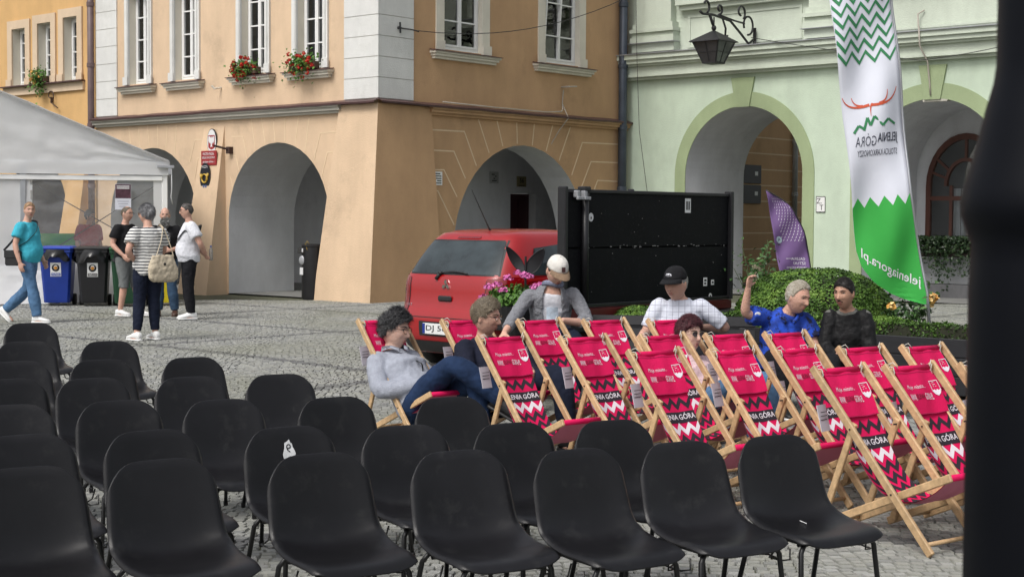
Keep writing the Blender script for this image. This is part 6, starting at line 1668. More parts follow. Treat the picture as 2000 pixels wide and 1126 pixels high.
def add_head(mb, M, c, k):
    x, y, z = head_grid(k); nb, nl = x.shape; s = k.get('hs', 1.0)
    rings = [[c + M @ Vector((x[i, j] * s, y[i, j] * s, z[i, j] * s)) for j in range(nl)] for i in range(nb)]
    mb.loft(rings)
    for sg in (-1, 1):
        E = M @ Matrix.Rotation(sg * RAD(18), 3, 'Z')
        mb.ball(c + M @ Vector((sg * .074 * s, .010 * s, -.004 * s)), (.010 * s, .019 * s, .032 * s), 10, 8, M=E)
def face_y(x, z, k):
    ax = .0745 * k.get('wide', 1); q = max(0, min(1, -z / .124)); ax *= (1 - (.30 - k.get('jaw', 0)) * q ** 1.6)
    az = .118 if z > 0 else .124
    b = -.094 * (1 - .10 * q * q) * math.sqrt(max(.02, 1 - (x / ax) ** 2 - (z / az) ** 2))
    return b - float(head_feat(np.float64(x), 0, np.float64(z), k))
def add_hand(mb, w_, d, n_, side, curl=.5, s=1.0, spread=.12):
    """palm, four fingers and a thumb; n_ is where the palm looks"""
    d = Vn(d); n_ = Vector(n_); n_ = (n_ - d * n_.dot(d)).normalized(); l = d.cross(n_) * side
    w_ = Vector(w_)
    mb.loft([ringe(w_ + d * a * s, l * b * s, n_ * c_ * s, 12, 2.6) for a, b, c_ in ((-.015, .024, .019), (.01, .029, .018), (.045, .040, .016), (.078, .041, .0135), (.092, .036, .011))])
    for i, (off, ln) in enumerate(((.029, .070), (.0095, .079), (-.0105, .074), (-.0295, .058))):
        p = w_ + d * .084 * s + l * off * s; dd = (d + l * off * 6 * spread).normalized(); pts = [p - dd * .012 * s, p]
        for seg, f in ((0, .42), (1, .32), (2, .26)):
            ax = dd.cross(n_).normalized(); dd = Matrix.Rotation(curl * (.55 + .25 * seg), 3, ax) @ dd; p = p + dd * ln * f * s; pts.append(p)
        mb.tube(pts, [.0095 * s, .0098 * s, .0090 * s, .0082 * s, .0062 * s], 8)
    b = w_ + d * .022 * s + l * .026 * s; dd = (d * .62 + l * .72 + n_ * .28).normalized(); pts = [b - dd * .01 * s, b]
    for f in (.034, .030): b = b + dd * f * s; pts.append(b); dd = (dd + n_ * curl * .35 - l * .25).normalized()
    mb.tube(pts, [.014 * s, .0135 * s, .0112 * s, .0078 * s], 8)

def remeshed(mb, name, m, parent, vox, it=4, disp=0.0, dscale=.09, fac=.5):
    o = mb.build(name, m, parent, smooth=True)
    r = o.modifiers.new('skin', 'REMESH'); r.mode = 'VOXEL'; r.voxel_size = vox; r.use_smooth_shade = True
    if it: s = o.modifiers.new('soft', 'SMOOTH'); s.factor = fac; s.iterations = it
    if disp:
        tx = bpy.data.textures.get('folds%d' % int(dscale * 1000)) or bpy.data.textures.new('folds%d' % int(dscale * 1000), 'CLOUDS'); tx.noise_scale = dscale; tx.noise_depth = 2
        d = o.modifiers.new('folds', 'DISPLACE'); d.texture = tx; d.strength = disp; d.mid_level = .5; d.texture_coords = 'LOCAL'
        t2 = bpy.data.textures.get('creases') or bpy.data.textures.new('creases', 'CLOUDS'); t2.noise_scale = .038; t2.noise_depth = 1
        d2 = o.modifiers.new('creases', 'DISPLACE'); d2.texture = t2; d2.strength = disp * .6; d2.mid_level = .5; d2.texture_coords = 'LOCAL'
    return o

def hair(parent, M, c, k, st, cols, name='hair'):
    """scalp shell with clumps plus strands"""
    s = k.get('hs', 1.0)
    x, y, z = head_grid(dict(k, nose=0), 110, 80)
    zl = np.interp(y, [q[0] for q in st['line']], [q[1] for q in st['line']])
    zm = st.get('zmax', 9)
    kk = np.clip((z - zl) / .016, 0, 1) * np.clip((zm - z) / .025, 0, 1)
    nrm = np.stack([x / .0745 ** 2, y / .10 ** 2, z / .12 ** 2], -1); nrm /= np.linalg.norm(nrm, axis=-1)[..., None]
    f = st.get('freq', 60); nb, nl = x.shape
    no = np.array([[mnoise.fractal(Vector((x[i, j] * f, y[i, j] * f * .5, z[i, j] * f * .5)), 1.0, 2.0, 3) for j in range(nl)] for i in range(nb)])
    top = np.clip((z + .02) / .12, 0, 1)
    th = (st['th'] * (.32 + .68 * top) + st.get('vol', 0) * np.clip(-y / .09, 0, 1) * top + st.get('rough', .006) * no) * kk - .003 * (1 - kk)
    P = np.stack([x, y, z], -1) * s + nrm * th[..., None] * s
    W_ = [c + M @ Vector(p) for p in P.reshape(-1, 3)]
    fs = []; 
    for i in range(nb - 1):
        for j in range(nl):
            j2 = (j + 1) % nl
            if max(kk[i, j], kk[i, j2], kk[i + 1, j], kk[i + 1, j2]) > .02: fs.append((i * nl + j, i * nl + j2, (i + 1) * nl + j2, (i + 1) * nl + j))
    if kk[-1].max() > .02: fs.append(tuple((nb - 1) * nl + j for j in range(nl)))
    mname = 'hair_%.3f_%.3f_%.3f' % (cols[0][0], cols[0][2], cols[-1][0])
    m = MATS.get(mname) or leaf_mat(mname, cols, .5)
    me = bpy.data.meshes.new(name); me.from_pydata([tuple(p) for p in W_], [], fs)
    at = me.attributes.new('tint', 'FLOAT', 'POINT'); at.data.foreach_set('value', np.clip(.45 + no.reshape(-1) * .9 + rng.normal(0, .08, nb * nl), 0, 1).astype(np.float32))
    me.materials.append(m); me.polygons.foreach_set('use_smooth', [True] * len(me.polygons)); me.validate()
    o = bpy.data.objects.new(name, me); COL.objects.link(o); o.parent = parent
    idx = np.argwhere(kk > .35); 
    if len(idx) and st.get('n', 500):
        sel = idx[rng.randint(0, len(idx), int(st.get('n', 500) * (3.0 if st.get('n', 500) > 900 else 1.7)))]; vs = []; fs = []; tn = []
        comb = Vector(st.get('comb', (0, .6, -.6)))
        for (i, j) in sel:
            p = Vector(P[i, j]); n_ = Vector(nrm[i, j]); cb = comb + Vector(rng.normal(0, st.get('mess', .35), 3))
            tdir = (cb - n_ * cb.dot(n_)); tdir.normalize(); side = tdir.cross(n_).normalized(); tp = min(1, max(0, (z[i, j] + .03) / .11)); ln = st.get('len', .035) * rng.uniform(.5, 1.2) * (.45 + .55 * tp); wd = .0019
            q = p - n_ * .004; b = len(vs)
            for t_ in (0, .35, .7, 1.0):
                pp = q + tdir * ln * t_ + n_ * (ln * st.get('lift', .28) * sin(t_ * 2.4)) ; w2 = wd * (1 - t_ * .85)
                vs += [c + M @ (pp + side * w2), c + M @ (pp - side * w2)]
            for a in (0, 2, 4): fs.append((b + a, b + a + 1, b + a + 3, b + a + 2))
            tn += [np.clip(rng.normal(.5, .25), 0, 1)] * 8
        me = bpy.data.meshes.new('strands'); me.from_pydata([tuple(p) for p in vs], [], fs); at = me.attributes.new('tint', 'FLOAT', 'POINT'); at.data.foreach_set('value', np.array(tn, np.float32)); me.materials.append(m)
        so = bpy.data.objects.new('strands', me); COL.objects.link(so); so.parent = o; tag(so, kind='stuff')
    return o
LINE = dict(short=[(-.11, .070), (-.075, .062), (-.045, .034), (-.02, .0), (.0, .004), (.018, -.03), (.06, -.058), (.11, -.066)],
            recede=[(-.11, .12), (-.07, .090), (-.04, .05), (-.02, .004), (.0, .006), (.018, -.03), (.06, -.058), (.11, -.066)],
            fringe=[(-.11, .2), (-.05, .06), (-.02, .004), (.0, .006), (.018, -.03), (.06, -.058), (.11, -.066)],
            long=[(-.11, .060), (-.075, .046), (-.05, .02), (-.03, -.02), (.0, -.035), (.02, -.06), (.06, -.085), (.11, -.09)],
            beard=[(-.11, -.2)])
def person(label, loc, rz, J, k, garments, hairst=None, haircols=None, near=True, extras=None, skin=SK1, eyes=True):
    root = thing('person', label, 'person', loc, rz)
    root.scale = [k.get('size', 1.0)] * 3
    J = {a: Vector(b) for a, b in J.items()}
    hf = Vn(J.get('hf', (0, -1, 0))); hu = Vector(J.get('hu', (0, 0, 1))); hu = (hu - hf * hu.dot(hf)).normalized(); yb = -hf; xx = yb.cross(hu)
    M = Matrix((xx, yb, hu)).transposed()
    fat = k.get('fat', 1.0); belly = k.get('belly', 0.0)
    mid = (J['shL'] + J['shR']) / 2; latS = (J['shL'] - J['shR']).normalized(); latH = (J['hiL'] - J['hiR']).normalized()
    spine = [J['pel'] - (J['che'] - J['pel']).normalized() * .10, J['pel'], J['pel'].lerp(J['che'], .5), J['che'], mid, J['nek']]
    shw = (J['shL'] - J['shR']).length / 2
    HWs = [.12, .162, .142, .160, shw * .72, .060]; HDs = [.105, .118, .104, .112, .078, .058]
    def torso(mb, s0, s1, infl=0.0, n=24, steps=22):
        rings = []
        for i in range(steps + 1):
            s = s0 + (s1 - s0) * i / steps
            c = crom(spine, min(max(s, 0), 4.9999)) if s >= 0 else spine[0] + (spine[0] - spine[1]) * (-s)
            e = (crom(spine, min(max(s, 0) + .05, 4.9999)) - crom(spine, max(min(s, 4.95) - .05, 0))).normalized()
            lat = latH.lerp(latS, min(max(s / 3, 0), 1)); lat = (lat - e * lat.dot(e)).normalized(); fw = lat.cross(e)
            a = float(np.interp(s, range(6), HWs)) * (fat if s < 4 else 1); b = float(np.interp(s, range(6), HDs)) * (fat if s < 4 else 1)
            iv = infl if isinstance(infl, (int, float)) else float(np.interp(s, infl[0], infl[1]))
            bl = belly * math.exp(-((s - 1.7) / .9) ** 2); bu = k.get('bust', 0) * math.exp(-((s - 3.1) / .5) ** 2)
            rings.append(ringe(c + fw * (bl + bu) * .5, lat * (a + iv), fw * (b + iv + (bl + bu) * .5), n, 2.35))
        mb.loft(rings)
    armR = k.get('arm', 1.0) ; legR = k.get('leg', 1.0)
    mb = MB()
    torso(mb, 0, 5)
    limb(mb, [J['nek'] - (J['nek'] - mid) * .3, J['nek'].lerp(J['hed'], .45), J['hed'] + M @ Vector((0, .030, -.02))], [(0, .062), (1, .049), (2, .048)], n=14, steps=8)
    add_head(mb, M, J['hed'], k)
    for sd, sg in (('L', 1), ('R', -1)):
        limb(mb, [J['sh' + sd], J['el' + sd], J['wr' + sd]], ARM, scale=armR)
        hd = J.get('hd' + sd, (J['wr' + sd] - J['el' + sd])); hn = J.get('hn' + sd, Vector((-sg, 0, 0)))
        add_hand(mb, J['wr' + sd], hd, hn, sg * k.get('thumb' + sd, -1), k.get('curl' + sd, .5), k.get('hand', 1.0))
        limb(mb, [J['hi' + sd], J['kn' + sd], J['an' + sd]], LEG, scale=legR)
        td = Vn(J.get('toe' + sd, (0, -1, 0))); a_ = J['an' + sd]
        mb.loft([ringe(a_ + td * q + Vector((0, 0, -.045 - .0 * q)), td.cross(Vector((0, 0, 1))) * w2, Vector((0, 0, 1)) * h2, 12) for q, w2, h2 in ((-.05, .025, .03), (0, .035, .04), (.06, .042, .032), (.12, .046, .024), (.17, .03, .014))])
    body = remeshed(mb, 'body', skin, root, .0068 if near else .0095, 2 if near else 1)
    hs = k.get('hs', 1.0)
    HP = lambda x, y, z: J['hed'] + M @ Vector((x * hs, y * hs, z * hs))
    if eyes:
        for sg in (-1, 1):
            mb = MB(); mb.ball(HP(sg * .031, face_y(.031, .010, k) + .004, .010), (.0125, .007, .0052), 10, 8, M=M); e = mb.build('eye', M_eyew, root, smooth=True)
            mb = MB(); mb.ball(HP(sg * .0305 + k.get('gaze', 0), face_y(.031, .010, k) - .0015, .0105), (.0055, .003, .0050), 8, 6, M=M); mb.build('iris', M_iris, e, smooth=True)
            mb = MB(); mb.tube([HP(sg * .0175, face_y(.0175, .017, k) - .0015, .0155), HP(sg * .031, face_y(.031, .018, k) - .002, .0175), HP(sg * .046, face_y(.046, .014, k) - .001, .0125)], [.0022, .003, .0018], 6); mb.build('eyelid', M_lash, e, smooth=True)
            bc = k.get('brow', (.06, .045, .035)); mb = MB(); mb.tube([HP(sg * .013, face_y(.013, .030, k) - .001, .029), HP(sg * .030, face_y(.030, .036, k) - .002, .0345), HP(sg * .050, face_y(.050, .030, k) - .000, .027)], [.0040, .0052, .0022], 6, flat=.8); mb.build('eyebrow', mat('brow_%d' % int(bc[0] * 1000), bc, .8, .3, vs=40), root, smooth=True)
        mb = MB(); mb.ball(HP(0, face_y(0, -.0575, k) + .0045, -.0585), (.021, .0055, .0042), 12, 6, M=M); mb.ball(HP(0, face_y(0, -.0705, k) + .0045, -.0695), (.018, .0055, .0050), 12, 6, M=M); lo = mb.build('lips', M_lip, root, smooth=True)
        mb = MB(); mb.tube([HP(-.022, face_y(.022, -.064, k) - .0005, -.0650), HP(0, face_y(0, -.064, k) - .0015, -.0635), HP(.022, face_y(.022, -.064, k) - .0005, -.0650)], [.0014, .0022, .0014], 5); mb.build('mouth_line', M_lipd, lo, smooth=True)
        for sg in (-1, 1):
            mb = MB(); mb.ball(HP(sg * .0085, face_y(.0085, -.036, k) + .003, -.0385), (.0038, .004, .0022), 8, 5, M=M); mb.build('nostril', M_lipd, root)
    if hairst: hair(root, M, J['hed'], k, hairst, haircols)
    for gname, gm, o in garments:
        mb = MB(); vx = .0105 if near else .014; ds = o.get('disp', .014)
        if gname in ('shirt', 'jacket', 'blouse', 't_shirt', 'fleece'):
            i_ = o.get('infl', .016); hem = o.get('hem', .35)
            torso(mb, hem, o.get('neck', 4.82), ([hem, 1.2, 3.6, 4.3, 5], [i_ + o.get('flare', .018), i_ + .010, i_ + .006, i_ + .002, o.get('nk', .010)]))
            for sd in 'LR':
                se = o.get('sleeve', .62); P = [J['sh' + sd].lerp(J['che'], .30), J['sh' + sd], J['el' + sd], J['wr' + sd]]
                limb(mb, P, [(0, .058)] + [(a + 1, b) for a, b in ARM], 0.25, 1 + se, ([0, 1, 1.5, 3], [i_, i_ + .004, i_ + o.get('slf', .012), i_ + o.get('slf', .012) * .6]), scale=armR)
            g_ = remeshed(mb, gname, gm, root, vx, 5, ds)
            if o.get('collar'):
                for sg in (-1, 1):
                    f_ = latS.cross((J['nek'] - J['che']).normalized()).normalized(); u_ = (J['nek'] - J['che']).normalized(); n0 = J['nek']
                    cm = MB(); pts = [n0 - f_ * .062 + u_ * .035 + latS * sg * .005, n0 + latS * sg * .075 + u_ * .028, n0 + latS * sg * .055 + f_ * .075 - u_ * .01, n0 + latS * sg * .018 + f_ * .105 - u_ * .055]
                    out = [n0 - f_ * .075 + u_ * .008, n0 + latS * sg * .094 - u_ * .004, n0 + latS * sg * .085 + f_ * .085 - u_ * .032, n0 + latS * sg * .040 + f_ * .118 - u_ * .078]
                    cm.loft([[a, b, b + f_ * .006 - u_ * .004, a + f_ * .006 + u_ * .004] for a, b in zip([crom(pts, s) for s in np.linspace(0, 2.999, 12)], [crom(out, s) for s in np.linspace(0, 2.999, 12)])]); cc = cm.build('collar', o['collar'], g_, smooth=True)
        elif gname in ('trousers', 'jeans', 'shorts'):
            i_ = o.get('infl', .012); torso(mb, -.15, o.get('waist', 1.35), i_)
            for sd in 'LR': limb(mb, [J['pel'].lerp(J['hi' + sd], .7), J['hi' + sd], J['kn' + sd], J['an' + sd]], [(0, .085)] + [(a + 1, b) for a, b in LEG], .3, 1 + o.get('len', 1.93), ([0, 1, 2, 2.5, 3], [i_, i_ + .004, i_ + .008, i_ + o.get('cuff', .012), i_ + o.get('cuff', .012)]), scale=legR)
            remeshed(mb, gname, gm, root, vx, 4, ds)
        elif gname == 'shoes':
            for sd in 'LR':
                td = Vn(J.get('toe' + sd, (0, -1, 0))); a_ = J['an' + sd]; si = td.cross(Vector((0, 0, 1))); si.normalize(); up = si.cross(td); up = up if up.z > 0 else -up
                fl_ = a_ - up * .085
                mb = MB(); mb.loft([ringe(fl_ + td * q + up * (.018 + h2 / 2), si * w2, up * (h2 / 2), 16, 2.6) for q, w2, h2 in ((-.082, .022, .05), (-.07, .036, .085), (-.02, .040, .10), (.03, .042, .088), (.08, .047, .062), (.13, .049, .046), (.17, .042, .036), (.195, .02, .022))])
                s_ = mb.build('shoe', gm, root, smooth=True)
                mb = MB(); mb.loft([ringe(fl_ + td * q + up * .010, si * w2, up * .013, 16, 3) for q, w2 in ((-.09, .024), (-.076, .038), (-.02, .043), (.05, .046), (.11, .052), (.16, .049), (.19, .034), (.205, .015))]); mb.build('sole', o.get('sole', M_white), s_, smooth=True)
    return root, M, J, HP, latS
def glasses(root, HP, k, m, lens=None, rx=.025, rz_=.018):
    y0 = face_y(.0, .012, k) - .006; g_ = MB()
    for sg in (-1, 1):
        g_.tube([HP(sg * .033 + rx * cos(t), y0 + .006 * abs(cos(t)) + .004, .008 + rz_ * sin(t)) for t in np.linspace(0, 2 * pi, 17)], .0017, 5)
        g_.tube([HP(sg * (.033 + rx), y0 + .006, .012), HP(sg * .078, -.03, .014), HP(sg * .080, .012, .010)], .0018, 5)
    g_.tube([HP(-.009, y0 + .002, .012), HP(.009, y0 + .002, .012)], .0016, 5)
    o = g_.build('glasses', m, root, smooth=True)
    for sg in (-1, 1):
        mb = MB(); mb.add([HP(sg * .033 + rx * .96 * cos(t), y0 + .004 + .006 * abs(cos(t)), .008 + rz_ * .96 * sin(t)) for t in np.linspace(0, 2 * pi, 16, endpoint=False)], [tuple(range(16))]); mb.build('lens', lens or M_lens, o, fix=False)
M_lens = glass_mat('spectacle_lens', (.92, .93, .93), .05); M_sunl = mat('sun_lens', (.03, .015, .018), .08, .1, spec=.7); M_gfr = mat('glasses_dark', (.03, .022, .02), .35, .1); M_gmet = mat('glasses_metal', (.40, .34, .26), .3, .1, metal=.6)
def cap(root, HP, M, cm, pm, k, name='cap'):
    mb = MB(); rings = []
    for i in range(9):
        a = i / 8 * pi / 2 * .97; rr = cos(a) ** .75; rings.append([HP(.083 * rr * cos(t), -.004 + .104 * rr * sin(t) * 1.0, .035 + .098 * sin(a)) for t in np.linspace(0, 2 * pi, 26, endpoint=False)])
    mb.loft(rings); c_ = mb.build(name, cm, root, smooth=True)
    mb = MB()
    def pk(u, v, off): 
        t = -pi / 2 + (u - .5) * 2.35; r0 = (.083 * cos(t), -.004 + .104 * sin(t)); ext = .075 * v * max(.0, math.cos((u - .5) * 2.7)) 
        return HP(r0[0] * (1 + .12 * v), r0[1] - ext, .040 - .022 * v * v - .20 * (r0[0] * (1 + .1 * v)) ** 2 * 12 * v * .4 + off)
    mb.grid(lambda u, v: pk(u, v, 0), 16, 5); mb.grid(lambda u, v: pk(u, v, .004), 16, 5); mb.build('peak', pm, c_, smooth=True, fix=False)
    mb = MB(); mb.ball(HP(0, 0, .134), (.008, .008, .005), 8, 5); mb.build('button', cm, c_)
    return c_
def strap(root, pts, m, wd=.018, name='strap', up=None):
    mb = MB(); P = [Vector(p) for p in pts]; PP = [crom(P, s) for s in np.linspace(0, len(P) - 1.001, 30)]
    mb.tube(PP, wd, 8, flat=.22, up=up); return mb.build(name, m, root, smooth=True)

def stand(H, **ov):
    s = H / 1.75
    J = dict(pel=(0, 0, .96), che=(0, .0, 1.27), nek=(0, .005, 1.475), hed=(0, -.035, 1.632), shL=(.178, .01, 1.395), shR=(-.178, .01, 1.395), elL=(.235, .03, 1.13), elR=(-.235, .03, 1.13), wrL=(.235, -.06, .89), wrR=(-.235, -.06, .89),
             hiL=(.088, 0, .92), hiR=(-.088, 0, .92), knL=(.10, -.02, .50), knR=(-.10, -.02, .50), anL=(.11, .02, .09), anR=(-.11, .02, .09))
    J.update(ov)
    return {a: (Vector(b) * s if a[:2] not in ('hf', 'hu', 'hn', 'hd', 'to') else Vector(b)) for a, b in J.items()}

# ---- cloth
M_fleece = cloth('fleece_grey', (.33, .35, .41), .14, 30, bump=.5, bs=120); M_navy = cloth('knit_navy', (.012, .014, .028)); M_jeans = cloth('denim_dark', (.014, .030, .075), .35, 9); M_jeansl = cloth('denim_blue', (.085, .17, .30), .35, 6); M_jeansm = cloth('denim_mid', (.04, .075, .13), .35, 6)
M_greyj = cloth('jacket_grey', (.20, .205, .225), .10, 40, bs=60); M_tee = cloth('tee_white', (.66, .67, .72), .05); M_blackt = cloth('tee_black', (.013, .013, .015)); M_bjack = cloth('jacket_black', (.012, .012, .013), .3, rough=.6); M_cyan = cloth('tee_cyan', (.055, .40, .52), .10); M_redt = cloth('tee_red', (.34, .03, .04)); M_pinkb2 = cloth('blouse_pink', (.55, .40, .42), .3, 40); M_dnavy = cloth('leggings_navy', (.010, .014, .030)); M_blackp = cloth('trousers_black', (.010, .010, .013)); M_greyshort = cloth('denim_grey', (.15, .16, .16), .3, 6); M_tote = cloth('canvas_tote', (.52, .45, .34), .12, 9); M_leather = mat('shoe_brown', (.06, .028, .018), .5, .2); M_blksh = mat('shoe_black', (.012, .012, .013), .5, .2); M_blkbag = mat('bag_black', (.012, .012, .014), .55, .2, vs=8, bump=.2); M_hankie = cloth('capwhite', (.66, .64, .60), .05)
def stripe_mat(name, c0, c1, scale, duty, ax='Z', c2=None):
    m = bpy.data.materials.new(name); m.use_nodes = True; n = m.node_tree.nodes; l = m.node_tree.links; p = n['Principled BSDF']; p.inputs['Roughness'].default_value = .88
    tc = n.new('ShaderNodeTexCoord'); sx = n.new('ShaderNodeSeparateXYZ'); nz = n.new('ShaderNodeTexNoise'); nz.inputs['Scale'].default_value = 6
    l.new(tc.outputs['Object'], nz.inputs['Vector'])
    l.new(tc.outputs['Object'], sx.inputs[0]); last = None
    for a in ax:
        ad = n.new('ShaderNodeMath'); ad.operation = 'MULTIPLY_ADD'; ad.inputs[1].default_value = .02; l.new(nz.outputs[0], ad.inputs[0]); l.new(sx.outputs[a], ad.inputs[2])
        mu = n.new('ShaderNodeMath'); mu.operation = 'MULTIPLY'; mu.inputs[1].default_value = scale; l.new(ad.outputs[0], mu.inputs[0])
        fr = n.new('ShaderNodeMath'); fr.operation = 'FRACT'; l.new(mu.outputs[0], fr.inputs[0])
        gt = n.new('ShaderNodeMath'); gt.operation = 'LESS_THAN'; gt.inputs[1].default_value = duty; l.new(fr.outputs[0], gt.inputs[0])
        if last is None: last = gt
        else: mx_ = n.new('ShaderNodeMath'); mx_.operation = 'MAXIMUM'; l.new(last.outputs[0], mx_.inputs[0]); l.new(gt.outputs[0], mx_.inputs[1]); last = mx_
    mx = n.new('ShaderNodeMixRGB'); mx.inputs[1].default_value = (*c0, 1); mx.inputs[2].default_value = (*c1, 1); l.new(last.outputs[0], mx.inputs[0]); l.new(mx.outputs[0], p.inputs['Base Color'])
    return m
M_stripe = stripe_mat('shirt_stripes', (.68, .68, .66), (.03, .032, .045), 26, .36); M_check = stripe_mat('shirt_check', (.62, .65, .74), (.26, .26, .34), 20, .07, 'XZ')
M_blues = mat('shirt_blue_print', (.010, .055, .40), .8, .75, vs=9, bump=.3, bs=26, dirt=((.004, .006, .02), 11.0, .95))
for nd in M_blues.node_tree.nodes:
    if nd.type == 'VALTORGB' and nd.color_ramp.elements[0].color[0] == 0: nd.color_ramp.elements[0].position = .53; nd.color_ramp.elements[1].position = .57

def seated(**o):
    J = dict(hiL=(.09, .0, 0), hiR=(-.09, 0, 0)); J.update(o); return J
# ---- woman in fleece, reclining, legs crossed
p, psi = DECKPOS['G0']
J = dict(pel=(0, -.10, .33), che=(0, .10, .52), nek=(0, .215, .68), hed=(.02, .205, .815), shL=(.15, .185, .615), shR=(-.15, .185, .615), elL=(.235, .03, .45), elR=(-.245, .01, .44), wrL=(.07, -.19, .49), wrR=(-.055, -.225, .48), hdL=(-.8, -.5, -.15), hdR=(.75, -.5, -.1), hnL=(0, .3, -1), hnR=(0, .3, -1),
         hiL=(.085, -.13, .33), hiR=(-.085, -.13, .33), knL=(.12, -.53, .52), knR=(-.05, -.51, .63), anL=(.10, -.63, .14), anR=(.16, -.78, .40), toeL=(.1, -1, -.05), toeR=(.45, -.75, -.45), hf=(.42, -.90, -.06), hu=(.08, .10, 1))
kw = dict(belly=.05, bust=.05, jaw=.03, fat=.98, brow=(.03, .028, .028), hs=1.06, size=1.15, leg=.9)
R_, M_, J_, HP, lat = person('woman in light grey fleece and jeans lounging with crossed legs', (p.x, p.y, gz(p.y) - .07), psi + RAD(4), J, kw, [('fleece', M_fleece, dict(sleeve=1.9, hem=.55, infl=.014, collar=M_fleece, slf=.012, disp=.012)), ('jeans', M_jeans, dict(len=1.92, cuff=.015)), ('shoes', M_blksh, dict(sole=M_blksh))],
       dict(line=LINE['short'], th=.024, vol=.004, rough=.022, freq=34, n=1500, len=.045, mess=.9, comb=(0, .3, -.7), lift=.5), [(.008, .008, .009), (.03, .03, .033), (.10, .10, .105)])
glasses(R_, HP, kw, M_gfr, rx=.027, rz_=.022)
strap(R_, [J_['nek'] + Vector((.012, -.105, -.02)), J_['che'] + Vector((.02, -.19, .09)), J_['che'] + Vector((.025, -.215, .0)), J_['pel'] + Vector((.03, -.20, .13))], M_blksh, .007, 'zip')
# ---- man in navy
p, psi = DECKPOS['G1']
J = dict(pel=(0, -.05, .37), che=(0, .08, .61), nek=(0, .135, .795), hed=(-.01, .095, .93), shL=(.18, .12, .715), shR=(-.18, .12, .715), elL=(.27, -.06, .54), elR=(-.27, -.06, .54), wrL=(.14, -.26, .54), wrR=(-.14, -.26, .54), hiL=(.09, -.08, .38), hiR=(-.09, -.08, .38), knL=(.19, -.48, .55), knR=(-.17, -.46, .53), anL=(.18, -.60, .13), anR=(-.15, -.58, .13), hf=(.50, -.86, -.10))
kw = dict(jaw=.08, brow=(.10, .08, .055), belly=.03, hs=1.05, size=1.12)
R_, M_, J_, HP, lat = person('man in navy top and glasses seated behind the nearest empty deckchair', (p.x, p.y, gz(p.y) - .055), psi, J, kw, [('shirt', M_navy, dict(sleeve=1.9, hem=.6)), ('trousers', M_dnavy, {}), ('shoes', M_blksh, dict(sole=M_blksh))], dict(line=LINE['short'], th=.016, vol=.006, rough=.006, freq=26, n=1500, len=.042, comb=(.9, .2, -.1), lift=.22, mess=.25), [(.05, .038, .026), (.13, .10, .065), (.24, .20, .14)], skin=SK2)
glasses(R_, HP, kw, M_gfr)
# ---- red-haired woman in sunglasses
p, psi = DECKPOS['G4']
J = dict(pel=(0, -.10, .32), che=(0, .09, .50), nek=(0, .18, .655), hed=(-.02, .135, .815), shL=(.15, .15, .59), shR=(-.15, .15, .59), elL=(.23, .0, .43), elR=(-.23, .0, .43), wrL=(.08, -.20, .47), wrR=(-.08, -.20, .47), hiL=(.09, -.12, .32), hiR=(-.09, -.12, .32), knL=(.13, -.52, .52), knR=(-.13, -.52, .52), anL=(.12, -.64, .13), anR=(-.12, -.64, .13), hf=(.02, -.98, .08), hu=(.05, .2, 1))
kw = dict(jaw=.04, brow=(.05, .02, .02), bust=.04, hs=1.05, size=1.08)
R_, M_, J_, HP, lat = person('woman with dark red cropped hair and sunglasses leaning back in deckchair', (p.x, p.y, gz(p.y) - .045), psi, J, kw, [('blouse', M_pinkb2, dict(sleeve=1.3, hem=.5)), ('trousers', M_jeansl, {}), ('shoes', M_white, {})], dict(line=LINE['short'], th=.022, vol=.012, rough=.012, freq=45, n=1200, len=.04, comb=(.3, .4, -.4), lift=.35), [(.02, .004, .008), (.055, .010, .016), (.11, .022, .03)])
glasses(R_, HP, kw, M_gmet, M_sunl, .026, .020)
# ---- man with two-tone cap
J = dict(pel=(0, .10, .60), che=(0, .05, .86), nek=(.01, -.0, 1.04), hed=(.035, -.075, 1.175), shL=(.20, .0, .955), shR=(-.20, .0, .945), elL=(.30, -.15, .735), elR=(-.33, -.12, .78), wrL=(.065, -.34, .76), wrR=(-.435, -.36, .65), hdL=(-.9, -.25, -.25), hnL=(0, .25, -1), hdR=(-.3, -.7, -.5), hnR=(.3, .2, -1), hiL=(.09, .06, .58), hiR=(-.09, .06, .58), knL=(.17, -.36, .58), knR=(-.17, -.36, .58), anL=(.16, -.42, .09), anR=(-.16, -.42, .09), hf=(.30, -.80, -.50), hu=(.12, -.30, 1))
kw = dict(jaw=.06, brow=(.08, .05, .03), curlL=.75, hs=1.10, size=1.04)
R_, M_, J_, HP, lat = person('man in white and tan cap and grey jacket looking down', (.36, 13.80, gz(13.8)), RAD(4), J, kw, [('t_shirt', M_tee, dict(sleeve=.02, hem=.5, infl=.004, slf=0, flare=.004, disp=.004, neck=4.3, nk=.0)), ('trousers', M_dnavy, {}), ('shoes', M_blksh, {})], dict(line=LINE['short'], th=.008, rough=.004, n=300, len=.02), [(.03, .018, .012), (.08, .05, .03)], skin=SK2, eyes=True)
